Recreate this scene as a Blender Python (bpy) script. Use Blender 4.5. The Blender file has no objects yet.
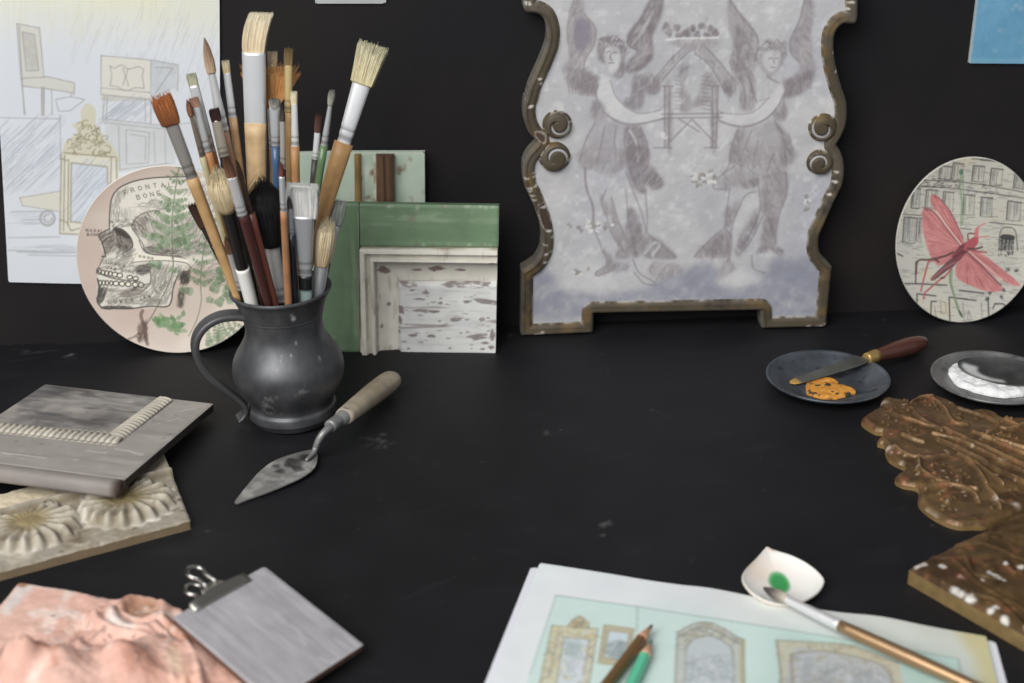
import bpy, math, random
import numpy as np
from mathutils import Matrix, Vector
from mathutils.kdtree import KDTree
from mathutils.geometry import tessellate_polygon

SC = bpy.context.scene
COL = SC.collection
random.seed(7)
RNG = np.random.default_rng(11)

# ------------------------------------------------------------------ camera
F = 1600.0                                  # focal length in pixels of a 1024 px wide frame
PITCH = math.atan(F / 3600.0)
YAW = math.radians(5.6)
FWD = np.array([math.sin(YAW) * math.cos(PITCH), math.cos(YAW) * math.cos(PITCH), -math.sin(PITCH)])
RIGHT = np.array([math.cos(YAW), -math.sin(YAW), 0.0])
UP = np.cross(RIGHT, FWD)
POS = -FWD * 1.45

def ray(x, y):
    return FWD + RIGHT * (x - 512) / F - UP * (y - 341.5) / F

def on_z(x, y, z=0.0):
    d = ray(x, y)
    return POS + d * ((z - POS[2]) / d[2])

POS = POS - np.array([0, on_z(435, 328)[1], 0])   # wall plane becomes y = 0

def on_y(x, y, w=0.0):
    d = ray(x, y)
    return POS + d * ((w - POS[1]) / d[1])

def on_plane(x, y, o, n):
    d = ray(x, y)
    return POS + d * (np.dot(np.asarray(o) - POS, n) / np.dot(d, n))

def proj(p):
    v = np.asarray(p) - POS
    z = v @ FWD
    return 512 + F * (v @ RIGHT) / z, 341.5 - F * (v @ UP) / z

def mpp(p):                                  # metres per photo pixel at a point
    return float((np.asarray(p) - POS) @ FWD) / F

cd = bpy.data.cameras.new('camera')
cam = bpy.data.objects.new('camera', cd)
COL.objects.link(cam)
cam.matrix_world = Matrix(((RIGHT[0], UP[0], -FWD[0], POS[0]), (RIGHT[1], UP[1], -FWD[1], POS[1]),
                           (RIGHT[2], UP[2], -FWD[2], POS[2]), (0, 0, 0, 1)))
cd.sensor_width = 36.0
cd.lens = F / 1024 * 36.0
cd.clip_start = 0.05
cd.dof.use_dof = True
cd.dof.focus_distance = float((on_z(420, 352, 0.05) - POS) @ FWD)
cd.dof.aperture_fstop = 5.6
SC.camera = cam

# ------------------------------------------------------------------ light and exposure
SC.view_settings.view_transform = 'Standard'
SC.view_settings.look = 'None'
SC.view_settings.exposure = 0.0
SC.view_settings.gamma = 1.0
SC.view_settings.use_curve_mapping = False
wd = bpy.data.worlds.new('room_light')
SC.world = wd
wd.use_nodes = True
wd.node_tree.nodes['Background'].inputs[0].default_value = (0.90, 0.95, 1.0, 1)
wd.node_tree.nodes['Background'].inputs[1].default_value = 0.30

def window_light(name, loc, target, sx, sy, power, col):
    l = bpy.data.lights.new(name, 'AREA')
    l.shape = 'RECTANGLE'
    l.size, l.size_y, l.energy, l.color = sx, sy, power, col
    o = bpy.data.objects.new(name, l)
    COL.objects.link(o)
    o.location = loc
    o.rotation_euler = (Vector(target) - Vector(loc)).to_track_quat('-Z', 'Y').to_euler()
window_light('window_daylight', (-1.35, -2.2, 1.95), (0.05, -0.2, 0.05), 2.3, 2.0, 108, (1.0, 0.985, 0.955))

# ------------------------------------------------------------------ colour helpers
KALB = 1.15
def lin(c):
    c = np.asarray(c, float) / 255.0
    return np.where(c <= 0.04045, c / 12.92, ((c + 0.055) / 1.055) ** 2.4)
def alb(c):
    l = lin(c) * KALB
    g = (l * np.array([.2126, .7152, .0722])).sum(-1, keepdims=True)
    return np.clip(l * .88 + g * .12, 0, 0.88)

# ------------------------------------------------------------------ materials
def nodes_of(m):
    m.use_nodes = True
    return m.node_tree, m.node_tree.nodes['Principled BSDF']

def vmat(name, rough=0.6, metal=0.0, spec=0.4, bump=0.0, bscale=300.0, mottle=0.0, mscale=40.0, bdist=0.001, trans=0.0):
    """surface whose colour is the mesh's own colour layer, with procedural mottling and bump"""
    m = bpy.data.materials.new(name)
    t, b = nodes_of(m)
    a = t.nodes.new('ShaderNodeAttribute')
    a.attribute_name = 'Col'
    out = a.outputs['Color']
    tc = t.nodes.new('ShaderNodeTexCoord')
    if mottle:
        n = t.nodes.new('ShaderNodeTexNoise')
        n.inputs['Scale'].default_value = mscale
        n.inputs['Detail'].default_value = 6
        t.links.new(tc.outputs['Object'], n.inputs['Vector'])
        mr = t.nodes.new('ShaderNodeMapRange')
        mr.inputs['From Min'].default_value, mr.inputs['From Max'].default_value = 0.3, 0.7
        mr.inputs['To Min'].default_value, mr.inputs['To Max'].default_value = 1 - mottle, 1 + mottle
        t.links.new(n.outputs['Fac'], mr.inputs['Value'])
        mx = t.nodes.new('ShaderNodeVectorMath')
        mx.operation = 'SCALE'
        t.links.new(out, mx.inputs[0])
        t.links.new(mr.outputs[0], mx.inputs['Scale'])
        out = mx.outputs[0]
    t.links.new(out, b.inputs['Base Color'])
    b.inputs['Roughness'].default_value = rough
    b.inputs['Metallic'].default_value = metal
    b.inputs['Specular IOR Level'].default_value = spec
    if bump:
        n2 = t.nodes.new('ShaderNodeTexNoise')
        n2.inputs['Scale'].default_value = bscale
        n2.inputs['Detail'].default_value = 5
        t.links.new(tc.outputs['Object'], n2.inputs['Vector'])
        bp = t.nodes.new('ShaderNodeBump')
        bp.inputs['Strength'].default_value = bump
        bp.inputs['Distance'].default_value = bdist
        t.links.new(n2.outputs['Fac'], bp.inputs['Height'])
        t.links.new(bp.outputs[0], b.inputs['Normal'])
    return m

M_PAPER = vmat('paper', 0.85, spec=0.15, bump=0.05, bscale=500)
M_PAINT = vmat('chalky_paint', 0.75, spec=0.25, bump=0.35, bscale=260, mottle=0.05, mscale=60, bdist=0.0006)
M_CHIP = vmat('chipped_paint', 0.55, spec=0.35, bump=0.3, bscale=220, mottle=0.06, mscale=90, bdist=0.0006)
M_GLAZE = vmat('glazed_ceramic', 0.18, spec=0.5)
M_PLASTER = vmat('plaster', 0.8, spec=0.2, bump=0.4, bscale=350, mottle=0.08, mscale=120, bdist=0.0006)
M_GILT = vmat('worn_gilding', 0.34, metal=0.35, spec=0.4, bump=0.4, bscale=320, mottle=0.2, mscale=110, bdist=0.0007)
M_PEWTER = vmat('pewter', 0.48, metal=0.55, spec=0.5, bump=0.12, bscale=160, mottle=0.18, mscale=26, bdist=0.0005)
M_DULLMETAL = vmat('tarnished_metal', 0.45, metal=0.5, spec=0.5, bump=0.15, bscale=200, mottle=0.2, mscale=50, bdist=0.0005)
M_FERRULE = vmat('ferrule_metal', 0.32, metal=0.5, spec=0.6)
M_CHROME = vmat('bright_metal', 0.2, metal=1.0, spec=0.5)
M_WOOD = vmat('varnished_wood', 0.45, spec=0.4, mottle=0.16, mscale=90)
M_LACQ = vmat('lacquered_wood', 0.25, spec=0.5)
M_HAIR = vmat('brush_hair', 0.65, spec=0.25)
M_TABLE = vmat('black_painted_board', 0.58, spec=0.22, bump=0.15, bscale=120, mottle=0.15, mscale=18, bdist=0.0005)
M_PIGMENT = vmat('dry_pigment', 0.9, spec=0.1, bump=0.5, bscale=500, mottle=0.1, mscale=200, bdist=0.0008)

def wall_material():
    m = bpy.data.materials.new('black_wall_paint')
    t, b = nodes_of(m)
    tc = t.nodes.new('ShaderNodeTexCoord')
    n = t.nodes.new('ShaderNodeTexNoise')
    n.inputs['Scale'].default_value = 5
    n.inputs['Detail'].default_value = 8
    t.links.new(tc.outputs['Object'], n.inputs['Vector'])
    r = t.nodes.new('ShaderNodeValToRGB')
    r.color_ramp.elements[0].position = 0.4
    r.color_ramp.elements[1].position = 0.75
    r.color_ramp.elements[0].color = (*alb((26, 25, 28)), 1)
    r.color_ramp.elements[1].color = (*alb((37, 32, 31)), 1)
    t.links.new(n.outputs['Fac'], r.inputs[0])
    t.links.new(r.outputs[0], b.inputs['Base Color'])
    b.inputs['Roughness'].default_value = 0.7
    b.inputs['Specular IOR Level'].default_value = 0.2
    n2 = t.nodes.new('ShaderNodeTexNoise')
    n2.inputs['Scale'].default_value = 90
    n2.inputs['Detail'].default_value = 6
    t.links.new(tc.outputs['Object'], n2.inputs['Vector'])
    bp = t.nodes.new('ShaderNodeBump')
    bp.inputs['Strength'].default_value = 0.2
    bp.inputs['Distance'].default_value = 0.001
    t.links.new(n2.outputs['Fac'], bp.inputs['Height'])
    t.links.new(bp.outputs[0], b.inputs['Normal'])
    return m

# ------------------------------------------------------------------ object helpers
def thing(name, label, cat, loc, group=None):
    o = bpy.data.objects.new(name, None)
    COL.objects.link(o)
    o.empty_display_size = 0.02
    o.location = tuple(float(v) for v in loc)
    o['label'], o['category'] = label, cat
    if group:
        o['group'] = group
    return o

def tag(o, label, cat, group=None):
    o['label'], o['category'] = label, cat
    if group:
        o['group'] = group
    return o

def attach(o, root):
    o.parent = root
    m = Matrix.Translation(root.location) if root.type == 'EMPTY' else WORLD[root.name]
    o.matrix_parent_inverse = m.inverted()

WORLD = {}
def mesh_obj(name, V, faces, mat, C=None, smooth=True, root=None, mw=None, quads=None):
    """faces: list of tuples, quads: (N,4) array"""
    V = np.asarray(V, np.float32)
    me = bpy.data.meshes.new(name)
    fl = []
    if quads is not None and len(quads):
        fl.append((np.asarray(quads, np.int32).ravel(), np.full(len(quads), 4, np.int32)))
    if faces:
        fl.append((np.array([i for f in faces for i in f], np.int32), np.array([len(f) for f in faces], np.int32)))
    loops = np.concatenate([a for a, _ in fl])
    tot = np.concatenate([b for _, b in fl])
    me.vertices.add(len(V))
    me.vertices.foreach_set('co', V.ravel())
    me.loops.add(len(loops))
    me.loops.foreach_set('vertex_index', loops)
    me.polygons.add(len(tot))
    st = np.concatenate([[0], np.cumsum(tot)[:-1]]).astype(np.int32)
    me.polygons.foreach_set('loop_start', st)
    me.polygons.foreach_set('loop_total', tot)
    me.polygons.foreach_set('use_smooth', np.full(len(tot), bool(smooth)))
    me.update(calc_edges=True)
    me.validate()
    if C is not None:
        C = np.asarray(C, np.float32)
        if C.ndim == 1:
            C = np.tile(C, (len(V), 1))
        a = me.color_attributes.new('Col', 'FLOAT_COLOR', 'POINT')
        a.data.foreach_set('color', np.hstack([C[:, :3], np.ones((len(V), 1), np.float32)]).astype(np.float32).ravel())
    me.materials.append(mat)
    o = bpy.data.objects.new(name, me)
    COL.objects.link(o)
    w = mw if mw is not None else Matrix.Identity(4)
    o.matrix_basis = w
    WORLD[o.name] = w.copy()
    if root is not None:
        attach(o, root)
    return o

class Frame:
    """a plane in the place: origin, u and v axes; n = u x v faces the viewer"""
    def __init__(s, o, u, v):
        s.o = np.asarray(o, float)
        s.u = np.asarray(u, float) / np.linalg.norm(u)
        v = np.asarray(v, float)
        v = v - s.u * (v @ s.u)
        s.v = v / np.linalg.norm(v)
        s.n = np.cross(s.u, s.v)
    def loc(s, x, y):                        # photo point on this plane, in plane metres
        p = on_plane(x, y, s.o, s.n) - s.o
        return np.array([p @ s.u, p @ s.v])
    def locs(s, pts):
        return np.array([s.loc(x, y) for x, y in pts])
    def world(s, u, v, h=0.0):
        return s.o + s.u * u + s.v * v + s.n * h
    def mat(s):
        return Matrix(((s.u[0], s.v[0], s.n[0], s.o[0]), (s.u[1], s.v[1], s.n[1], s.o[1]),
                       (s.u[2], s.v[2], s.n[2], s.o[2]), (0, 0, 0, 1)))

def Z(scale, ox, oy):
    return lambda pts: [(ox + x / scale, oy + y / scale) for x, y in pts]

# ------------------------------------------------------------------ noise
def vnoise(U, V, seed=0):
    r = np.random.default_rng(seed)
    T = r.random((64, 64))
    iu, iv = np.floor(U).astype(int), np.floor(V).astype(int)
    fu, fv = U - iu, V - iv
    fu, fv = fu * fu * (3 - 2 * fu), fv * fv * (3 - 2 * fv)
    g = lambda a, b: T[a % 64, b % 64]
    return (g(iu, iv) * (1 - fu) + g(iu + 1, iv) * fu) * (1 - fv) + (g(iu, iv + 1) * (1 - fu) + g(iu + 1, iv + 1) * fu) * fv

def fbm(U, V, scale, octv=4, seed=0):
    s = np.zeros(np.shape(U))
    a, t = 1.0, 0.0
    for k in range(octv):
        s = s + a * vnoise(U * scale * 2 ** k + 13.7 * k, V * scale * 2 ** k + 7.1 * k, seed + k)
        t += a
        a *= 0.55
    return s / t

# ------------------------------------------------------------------ painting in plane metres
def smooth_path(P, n=8, closed=False):
    P = np.asarray(P, float)
    if len(P) < 3:
        return P
    Q = np.vstack([P[-1], P, P[0], P[1]]) if closed else np.vstack([2 * P[0] - P[1], P, 2 * P[-1] - P[-2]])
    out = []
    for i in range(1, len(Q) - 2):
        p0, p1, p2, p3 = Q[i - 1], Q[i], Q[i + 1], Q[i + 2]
        for t in np.linspace(0, 1, n, endpoint=False):
            out.append(0.5 * (2 * p1 + (p2 - p0) * t + (2 * p0 - 5 * p1 + 4 * p2 - p3) * t * t + (3 * p1 - p0 - 3 * p2 + p3) * t ** 3))
    if not closed:
        out.append(P[-1])
    return np.array(out)

def pip(P, U, V):
    P = np.asarray(P)
    ins = np.zeros(U.shape, bool)
    x1, y1 = P[-1]
    for x2, y2 in P:
        if y1 != y2:
            c = ((y1 > V) != (y2 > V)) & (U < (x2 - x1) * (V - y1) / (y2 - y1) + x1)
            ins ^= c
        x1, y1 = x2, y2
    return ins

def blur2(A, s):
    if s < 0.3:
        return A
    r = int(max(1, math.ceil(s * 2.5)))
    k = np.exp(-0.5 * (np.arange(-r, r + 1) / s) ** 2)
    k /= k.sum()
    A = np.apply_along_axis(lambda m: np.convolve(np.pad(m, r, 'edge'), k, 'valid'), 0, A)
    return np.apply_along_axis(lambda m: np.convolve(np.pad(m, r, 'edge'), k, 'valid'), 1, A)

class Canvas:
    def __init__(s, fr, lo, hi, res, col):
        s.fr, s.res = fr, res
        s.lo = np.asarray(lo, float)
        n = np.ceil((np.asarray(hi) - s.lo) / res).astype(int) + 2
        s.W, s.H = int(n[0]), int(n[1])
        s.A = np.tile(np.asarray(col, float), (s.H, s.W, 1))
        s.U, s.V = np.meshgrid(s.lo[0] + np.arange(s.W) * res, s.lo[1] + np.arange(s.H) * res)
    def pts(s, pts, px=True):
        return s.fr.locs(pts) if px else np.asarray(pts, float)
    def _box(s, P, m):
        a = np.floor((P.min(0) - m - s.lo) / s.res).astype(int)
        b = np.ceil((P.max(0) + m - s.lo) / s.res).astype(int) + 1
        a = np.maximum(a, 0)
        b = np.minimum(b, [s.W, s.H])
        if (b <= a).any():
            return None
        return slice(a[1], b[1]), slice(a[0], b[0])
    def dist(s, P, bx):
        U, V = s.U[bx], s.V[bx]
        D = np.full(U.shape, 1e9)
        for (x1, y1), (x2, y2) in zip(P[:-1], P[1:]):
            dx, dy = x2 - x1, y2 - y1
            L = dx * dx + dy * dy + 1e-18
            t = np.clip(((U - x1) * dx + (V - y1) * dy) / L, 0, 1)
            D = np.minimum(D, (U - x1 - t * dx) ** 2 + (V - y1 - t * dy) ** 2)
        return np.sqrt(D)
    def line(s, pts, w, col, a=1.0, px=True, curve=False, soft=0.5):
        """w in metres"""
        P = s.pts(pts, px)
        if curve:
            P = smooth_path(P, 6)
        bx = s._box(P, w + 3 * s.res)
        if bx is None:
            return
        D = s.dist(P, bx)
        cov = np.clip((w / 2 - D) / (s.res * (0.5 + soft)) + 0.5, 0, 1) * a
        if w < s.res:
            cov *= max(0.35, w / s.res)
        s.A[bx] = s.A[bx] * (1 - cov[..., None]) + np.asarray(col) * cov[..., None]
    def poly(s, pts, col, a=1.0, px=True, curve=True, soft=0.0, noise=0.0, ns=200, seed=1):
        P = s.pts(pts, px)
        if curve:
            P = smooth_path(P, 5, True)
        bx = s._box(P, 3 * soft + 3 * s.res)
        if bx is None:
            return
        U, V = s.U[bx], s.V[bx]
        cov = np.zeros(U.shape)
        for ou, ov in ((-.25, -.25), (.25, -.25), (-.25, .25), (.25, .25)):
            cov += pip(P, U + ou * s.res, V + ov * s.res)
        cov = blur2(cov / 4, soft / s.res)
        if noise:
            cov = cov * np.clip(1 - noise + 2 * noise * fbm(U, V, ns, 3, seed), 0, 1.2)
        cov = np.clip(cov * a, 0, 1)[..., None]
        s.A[bx] = s.A[bx] * (1 - cov) + np.asarray(col) * cov
    def ridge(s, pts, w, h, px=True, curve=True):
        P = s.pts(pts, px)
        if curve:
            P = smooth_path(P, 5)
        bx = s._box(P, 2.6 * w)
        if bx is None:
            return
        D = s.dist(P, bx)
        s.A[bx] = np.maximum(s.A[bx], (h * np.exp(-(D / w) ** 2))[..., None]) if h > 0 else s.A[bx] + (h * np.exp(-(D / w) ** 2))[..., None]
    def bump(s, c, r, h, px=True, add=False, e=1.0, ang=0.0, power=1.0):
        P = s.pts([c], px)
        bx = s._box(P, 2.8 * r * max(1, e))
        if bx is None:
            return
        du, dv = s.U[bx] - P[0, 0], s.V[bx] - P[0, 1]
        ca, sa = math.cos(ang), math.sin(ang)
        d2 = ((du * ca + dv * sa) / (r * e)) ** 2 + ((-du * sa + dv * ca) / r) ** 2
        g = (h * np.exp(-d2 ** power))[..., None]
        if add:
            s.A[bx] += g
        else:
            s.A[bx] = np.maximum(s.A[bx], g)
    def grain(s, amp, scale, octv=4, seed=0, su=1.0, sv=1.0):
        n = fbm(s.U * su, s.V * sv, scale, octv, seed) - 0.5
        s.A += (amp * 2 * n)[..., None]
    def tint(s, mask, col, a=1.0):
        c = np.clip(mask * a, 0, 1)[..., None]
        s.A = s.A * (1 - c) + np.asarray(col) * c
    def sample(s, U, V):
        x = np.clip((np.asarray(U) - s.lo[0]) / s.res, 0, s.W - 1.001)
        y = np.clip((np.asarray(V) - s.lo[1]) / s.res, 0, s.H - 1.001)
        i, j = x.astype(int), y.astype(int)
        f, g = (x - i)[:, None], (y - j)[:, None]
        A = s.A
        return (A[j, i] * (1 - f) + A[j, i + 1] * f) * (1 - g) + (A[j + 1, i] * (1 - f) + A[j + 1, i + 1] * f) * g
    def rgb(s, U, V):
        return alb(np.clip(s.sample(U, V), 0, 255))
    def hgt(s, U, V):
        return s.sample(U, V)[:, 0]

def bounds(P, m=0.0):
    P = np.asarray(P)
    return P.min(0) - m, P.max(0) + m

GLYPH = {'A': [[(0, 0), (.5, 1), (1, 0)], [(.2, .4), (.8, .4)]], 'B': [[(0, 0), (0, 1), (.7, 1), (.9, .8), (.7, .55), (0, .55)], [(.7, .55), (1, .3), (.8, 0), (0, 0)]],
         'E': [[(1, 0), (0, 0), (0, 1), (1, 1)], [(0, .5), (.8, .5)]], 'F': [[(0, 0), (0, 1), (1, 1)], [(0, .5), (.8, .5)]],
         'J': [[(.8, 1), (.8, .2), (.5, 0), (.1, .15)]], 'L': [[(0, 1), (0, 0), (1, 0)]], 'M': [[(0, 0), (0, 1), (.5, .4), (1, 1), (1, 0)]],
         'N': [[(0, 0), (0, 1), (1, 0), (1, 1)]], 'O': [[(.5, 0), (0, .3), (0, .7), (.5, 1), (1, .7), (1, .3), (.5, 0)]],
         'P': [[(0, 0), (0, 1), (.8, 1), (1, .75), (.8, .5), (0, .5)]], 'R': [[(0, 0), (0, 1), (.8, 1), (1, .75), (.8, .5), (0, .5)], [(.5, .5), (1, 0)]],
         'S': [[(1, .85), (.6, 1), (.1, .85), (.2, .55), (.8, .45), (.9, .15), (.5, 0), (0, .15)]], 'T': [[(.5, 0), (.5, 1)], [(0, 1), (1, 1)]],
         'U': [[(0, 1), (0, .2), (.5, 0), (1, .2), (1, 1)]], 'W': [[(0, 1), (.25, 0), (.5, .7), (.75, 0), (1, 1)]]}

def text_on(cv, s, path_px, size, col, w, a=0.9):
    """letters spread along a path given in photo points; size is letter height in metres"""
    P = smooth_path(cv.pts(path_px), 8)
    seg = np.linalg.norm(np.diff(P, axis=0), axis=1)
    cum = np.concatenate([[0], np.cumsum(seg)])
    n = len(s)
    for k, ch in enumerate(s):
        if ch == ' ':
            continue
        q = cum[-1] * (k + 0.5) / n
        i = min(np.searchsorted(cum, q) - 1, len(seg) - 1)
        i = max(i, 0)
        d = (P[i + 1] - P[i]) / (seg[i] + 1e-12)
        c = P[i] + d * (q - cum[i])
        nn = np.array([-d[1], d[0]])
        for st in GLYPH[ch]:
            cv.line([c + d * (x - .5) * size * 0.72 + nn * (y - .5) * size for x, y in st], w, col, a, px=False, soft=0.2)

# ------------------------------------------------------------------ relief: a slab with a modelled and painted top
def dense(P, step):
    P = np.asarray(P, float)
    out = []
    for a, b in zip(P, np.roll(P, -1, axis=0)):
        n = max(1, int(np.linalg.norm(b - a) / step))
        out.append(a + (b - a) * (np.arange(n) / n)[:, None])
    return np.vstack(out)

def relief(name, fr, outline, res, mat, cfun, hfun=None, thick=0.003, root=None, edge=0.0, edge_w=0.0, side=None,
           band=None, inset=None, base=None, back=True, smooth=True, edge_pow=2.0, sheet=False):
    P = np.asarray(outline, float)
    lo, hi = bounds(P, res)
    us, vs = np.arange(lo[0], hi[0] + res, res), np.arange(lo[1], hi[1] + res, res)
    U, V = np.meshgrid(us, vs)
    ins = pip(P, U, V)
    need = edge > 0 or band or inset
    D = Q = None
    dn = dense(P, res / 3)
    kd = KDTree(len(dn))
    for i, p in enumerate(dn):
        kd.insert((p[0], p[1], 0), i)
    kd.balance()
    if need:
        lim = max(edge_w, band or 0, inset or 0) + 3 * res
        D = np.full(U.shape, 1e3)
        Q = np.zeros(U.shape + (2,))
        for j, i in zip(*np.nonzero(ins)):
            c, _, d = kd.find((U[j, i], V[j, i], 0))
            D[j, i] = d
            Q[j, i] = c[:2]
        if band:
            ins &= D < band
        if inset:
            ins &= D > inset
    cell = ins[:-1, :-1] & ins[1:, :-1] & ins[:-1, 1:] & ins[1:, 1:]
    # drop vertices not used, index the rest
    used = np.zeros(U.shape, bool)
    full = np.zeros(U.shape, int)
    for a, b in ((0, 0), (1, 0), (0, 1), (1, 1)):
        used[a:a + cell.shape[0], b:b + cell.shape[1]] |= cell
        full[a:a + cell.shape[0], b:b + cell.shape[1]] += cell
    bnd = used & (full < 4)
    idx = np.full(U.shape, -1)
    idx[used] = np.arange(used.sum())
    for j, i in zip(*np.nonzero(bnd)):
        p = np.array([U[j, i], V[j, i]])
        c, _, d = kd.find((p[0], p[1], 0))
        c = np.array(c[:2])
        if band and d > band * 0.6:
            p = c + (p - c) / d * band
        elif inset:
            p = c + (p - c) / d * inset
        elif d < 2.5 * res:
            p = c
        U[j, i], V[j, i] = p
        if D is not None:
            D[j, i] = np.linalg.norm(p - c)
    u, v = U[used], V[used]
    h = np.zeros(len(u)) if hfun is None else np.asarray(hfun(u, v), float)
    if edge > 0:
        d = np.clip(D[used] / edge_w, 0, 1)
        h = h - edge * (1 - d) ** edge_pow
    if base is not None:
        h = h + base(u, v, D[used] if D is not None else None)
    C = np.asarray(cfun(u, v), float)
    if C.ndim == 1:
        C = np.tile(C, (len(u), 1))
    jj, ii = np.nonzero(cell)
    quads = np.stack([idx[jj, ii], idx[jj, ii + 1], idx[jj + 1, ii + 1], idx[jj + 1, ii]], 1)
    # rim edges belong to a single cell
    E = np.concatenate([quads[:, [0, 1]], quads[:, [1, 2]], quads[:, [2, 3]], quads[:, [3, 0]]])
    key = np.minimum(E[:, 0], E[:, 1]).astype(np.int64) * len(u) + np.maximum(E[:, 0], E[:, 1])
    _, first, cnt = np.unique(key, return_index=True, return_counts=True)
    E = E[first[cnt == 1]]
    bv, inv = np.unique(E.ravel(), return_inverse=True)
    inv = inv.reshape(E.shape)
    n0, nb = len(u), len(bv)
    T = np.stack([u, v, h], 1)
    side_top = T[bv]
    side_bot = side_top.copy()
    side_bot[:, 2] = side_bot[:, 2] - thick if sheet else -thick
    sc = C[bv] if side is None else np.tile(np.asarray(side, float), (nb, 1))
    q2 = np.stack([inv[:, 1] + n0, inv[:, 0] + n0, inv[:, 0] + n0 + nb, inv[:, 1] + n0 + nb], 1)
    VV = [T, side_top, side_bot]
    CC = [C, sc, sc]
    faces = []
    under = None
    if sheet:                                                # the underside follows the top
        VV.append(T - np.array([0, 0, thick]))
        CC.append(C)
        under = quads[:, ::-1] + n0 + 2 * nb
    elif back and not band and not inset:
        dp = dense(P, res * 2)
        tri = tessellate_polygon([[Vector((p[0], p[1], 0)) for p in dp]])
        b0 = n0 + 2 * nb
        VV.append(np.column_stack([dp, np.full(len(dp), -thick)]))
        CC.append(np.tile(sc.mean(0), (len(dp), 1)))
        for t in tri:
            a, b, c = [dp[k] for k in t]
            cr = (b[0] - a[0]) * (c[1] - a[1]) - (b[1] - a[1]) * (c[0] - a[0])
            faces.append(tuple(b0 + k for k in (t if cr < 0 else t[::-1])))
    return mesh_obj(name, np.vstack(VV), faces, mat, np.vstack(CC), smooth, root, fr.mat(), np.vstack([quads, q2] + ([under] if under is not None else [])))

# ------------------------------------------------------------------ lofts, tubes, lathes
def loft_data(path, sides, radii, segs=20, power=2.0, cap=True, cols=None, off=0):
    """path (N,3); sides: (s,t) axes per ring or one pair; radii (N,2) half sizes along s and t"""
    N = len(path)
    th = np.arange(segs) * 2 * math.pi / segs
    cx = np.sign(np.cos(th)) * np.abs(np.cos(th)) ** (2 / power)
    cy = np.sign(np.sin(th)) * np.abs(np.sin(th)) ** (2 / power)
    V = []
    for k in range(N):
        s, t = sides[k] if isinstance(sides, list) else sides
        V.append(np.asarray(path[k]) + np.outer(cx * radii[k][0], s) + np.outer(cy * radii[k][1], t))
    V = np.vstack(V)
    q = []
    for k in range(N - 1):
        for i in range(segs):
            j = (i + 1) % segs
            q.append((off + k * segs + i, off + k * segs + j, off + (k + 1) * segs + j, off + (k + 1) * segs + i))
    f = []
    if cap:
        f = [tuple(off + i for i in range(segs))[::-1], tuple(off + (N - 1) * segs + i for i in range(segs))]
    C = None
    if cols is not None:
        C = np.repeat(np.asarray(cols, float).reshape(-1, 3) if np.ndim(cols) > 1 else np.tile(cols, (N, 1)), segs, 0)
    return V, q, f, C

def unit(v):
    v = np.asarray(v, float)
    return v / np.linalg.norm(v)

def path_sides(P, up=(0, 0, 1)):
    P = np.asarray(P, float)
    T = np.gradient(P, axis=0)
    out = []
    for t in T:
        t = unit(t)
        s = unit(np.cross(np.asarray(up, float), t)) if abs(np.dot(unit(up), t)) < .99 else unit(np.cross((0.3, 1, 0), t))
        out.append((s, np.cross(t, s)))
    return out

def tube(name, P, radii, mat, col, root=None, segs=18, up=(0, 0, 1), power=2.0):
    P = np.asarray(P, float)
    R = np.asarray(radii, float)
    if R.ndim == 1:
        R = np.stack([R, R], 1)
    V, q, f, C = loft_data(P, path_sides(P, up), R, segs, power, True, col)
    return mesh_obj(name, V, f, mat, C, True, root, None, np.array(q))

def lathe(name, prof, mat, cfun, root=None, segs=96, mw=None, close=True, sx=1.0, sy=1.0):
    prof = np.asarray(prof, float)
    N = len(prof)
    th = np.arange(segs) * 2 * math.pi / segs
    V = np.vstack([np.column_stack([r * np.cos(th) * sx, r * np.sin(th) * sy, np.full(segs, z)]) for r, z in prof])
    k, i = np.meshgrid(np.arange(N - 1), np.arange(segs), indexing='ij')
    j = (i + 1) % segs
    q = np.stack([k * segs + i, k * segs + j, (k + 1) * segs + j, (k + 1) * segs + i], -1).reshape(-1, 4)
    f = []
    if close:
        f = [tuple(range(segs))[::-1], tuple((N - 1) * segs + a for a in range(segs))]
    C = cfun(V) if callable(cfun) else np.tile(np.asarray(cfun, float), (len(V), 1))
    return mesh_obj(name, V, f, mat, C, True, root, mw, q)

def box(name, lo, hi, mat, C=None, mw=None, root=None, bev=0.0):
    x0, y0, z0 = lo
    x1, y1, z1 = hi
    V = [(x, y, z) for z in (z0, z1) for y in (y0, y1) for x in (x0, x1)]
    q = [(0, 2, 3, 1), (4, 5, 7, 6), (0, 1, 5, 4), (2, 6, 7, 3), (0, 4, 6, 2), (1, 3, 7, 5)]
    o = mesh_obj(name, V, [], mat, C if C is None else np.tile(C, (8, 1)), False, root, mw, np.array(q))
    if bev:
        b = o.modifiers.new('bevel', 'BEVEL')
        b.width, b.segments = bev, 2
    return o

# ================================================================== the setting
wall = box('wall_back', (-2.6, 0.0, -0.75), (2.6, 0.04, 1.6), wall_material())
wall['kind'] = 'structure'
floor = box('floor', (-2.6, -3.0, -0.79), (2.6, 0.04, -0.75), M_TABLE, alb((92, 82, 72)))
floor['kind'] = 'structure'
XV, ZV, YV = np.array([1., 0, 0]), np.array([0, 0, 1.]), np.array([0, 1., 0])
TABLE = Frame((0, 0, 0), XV, YV)

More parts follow.
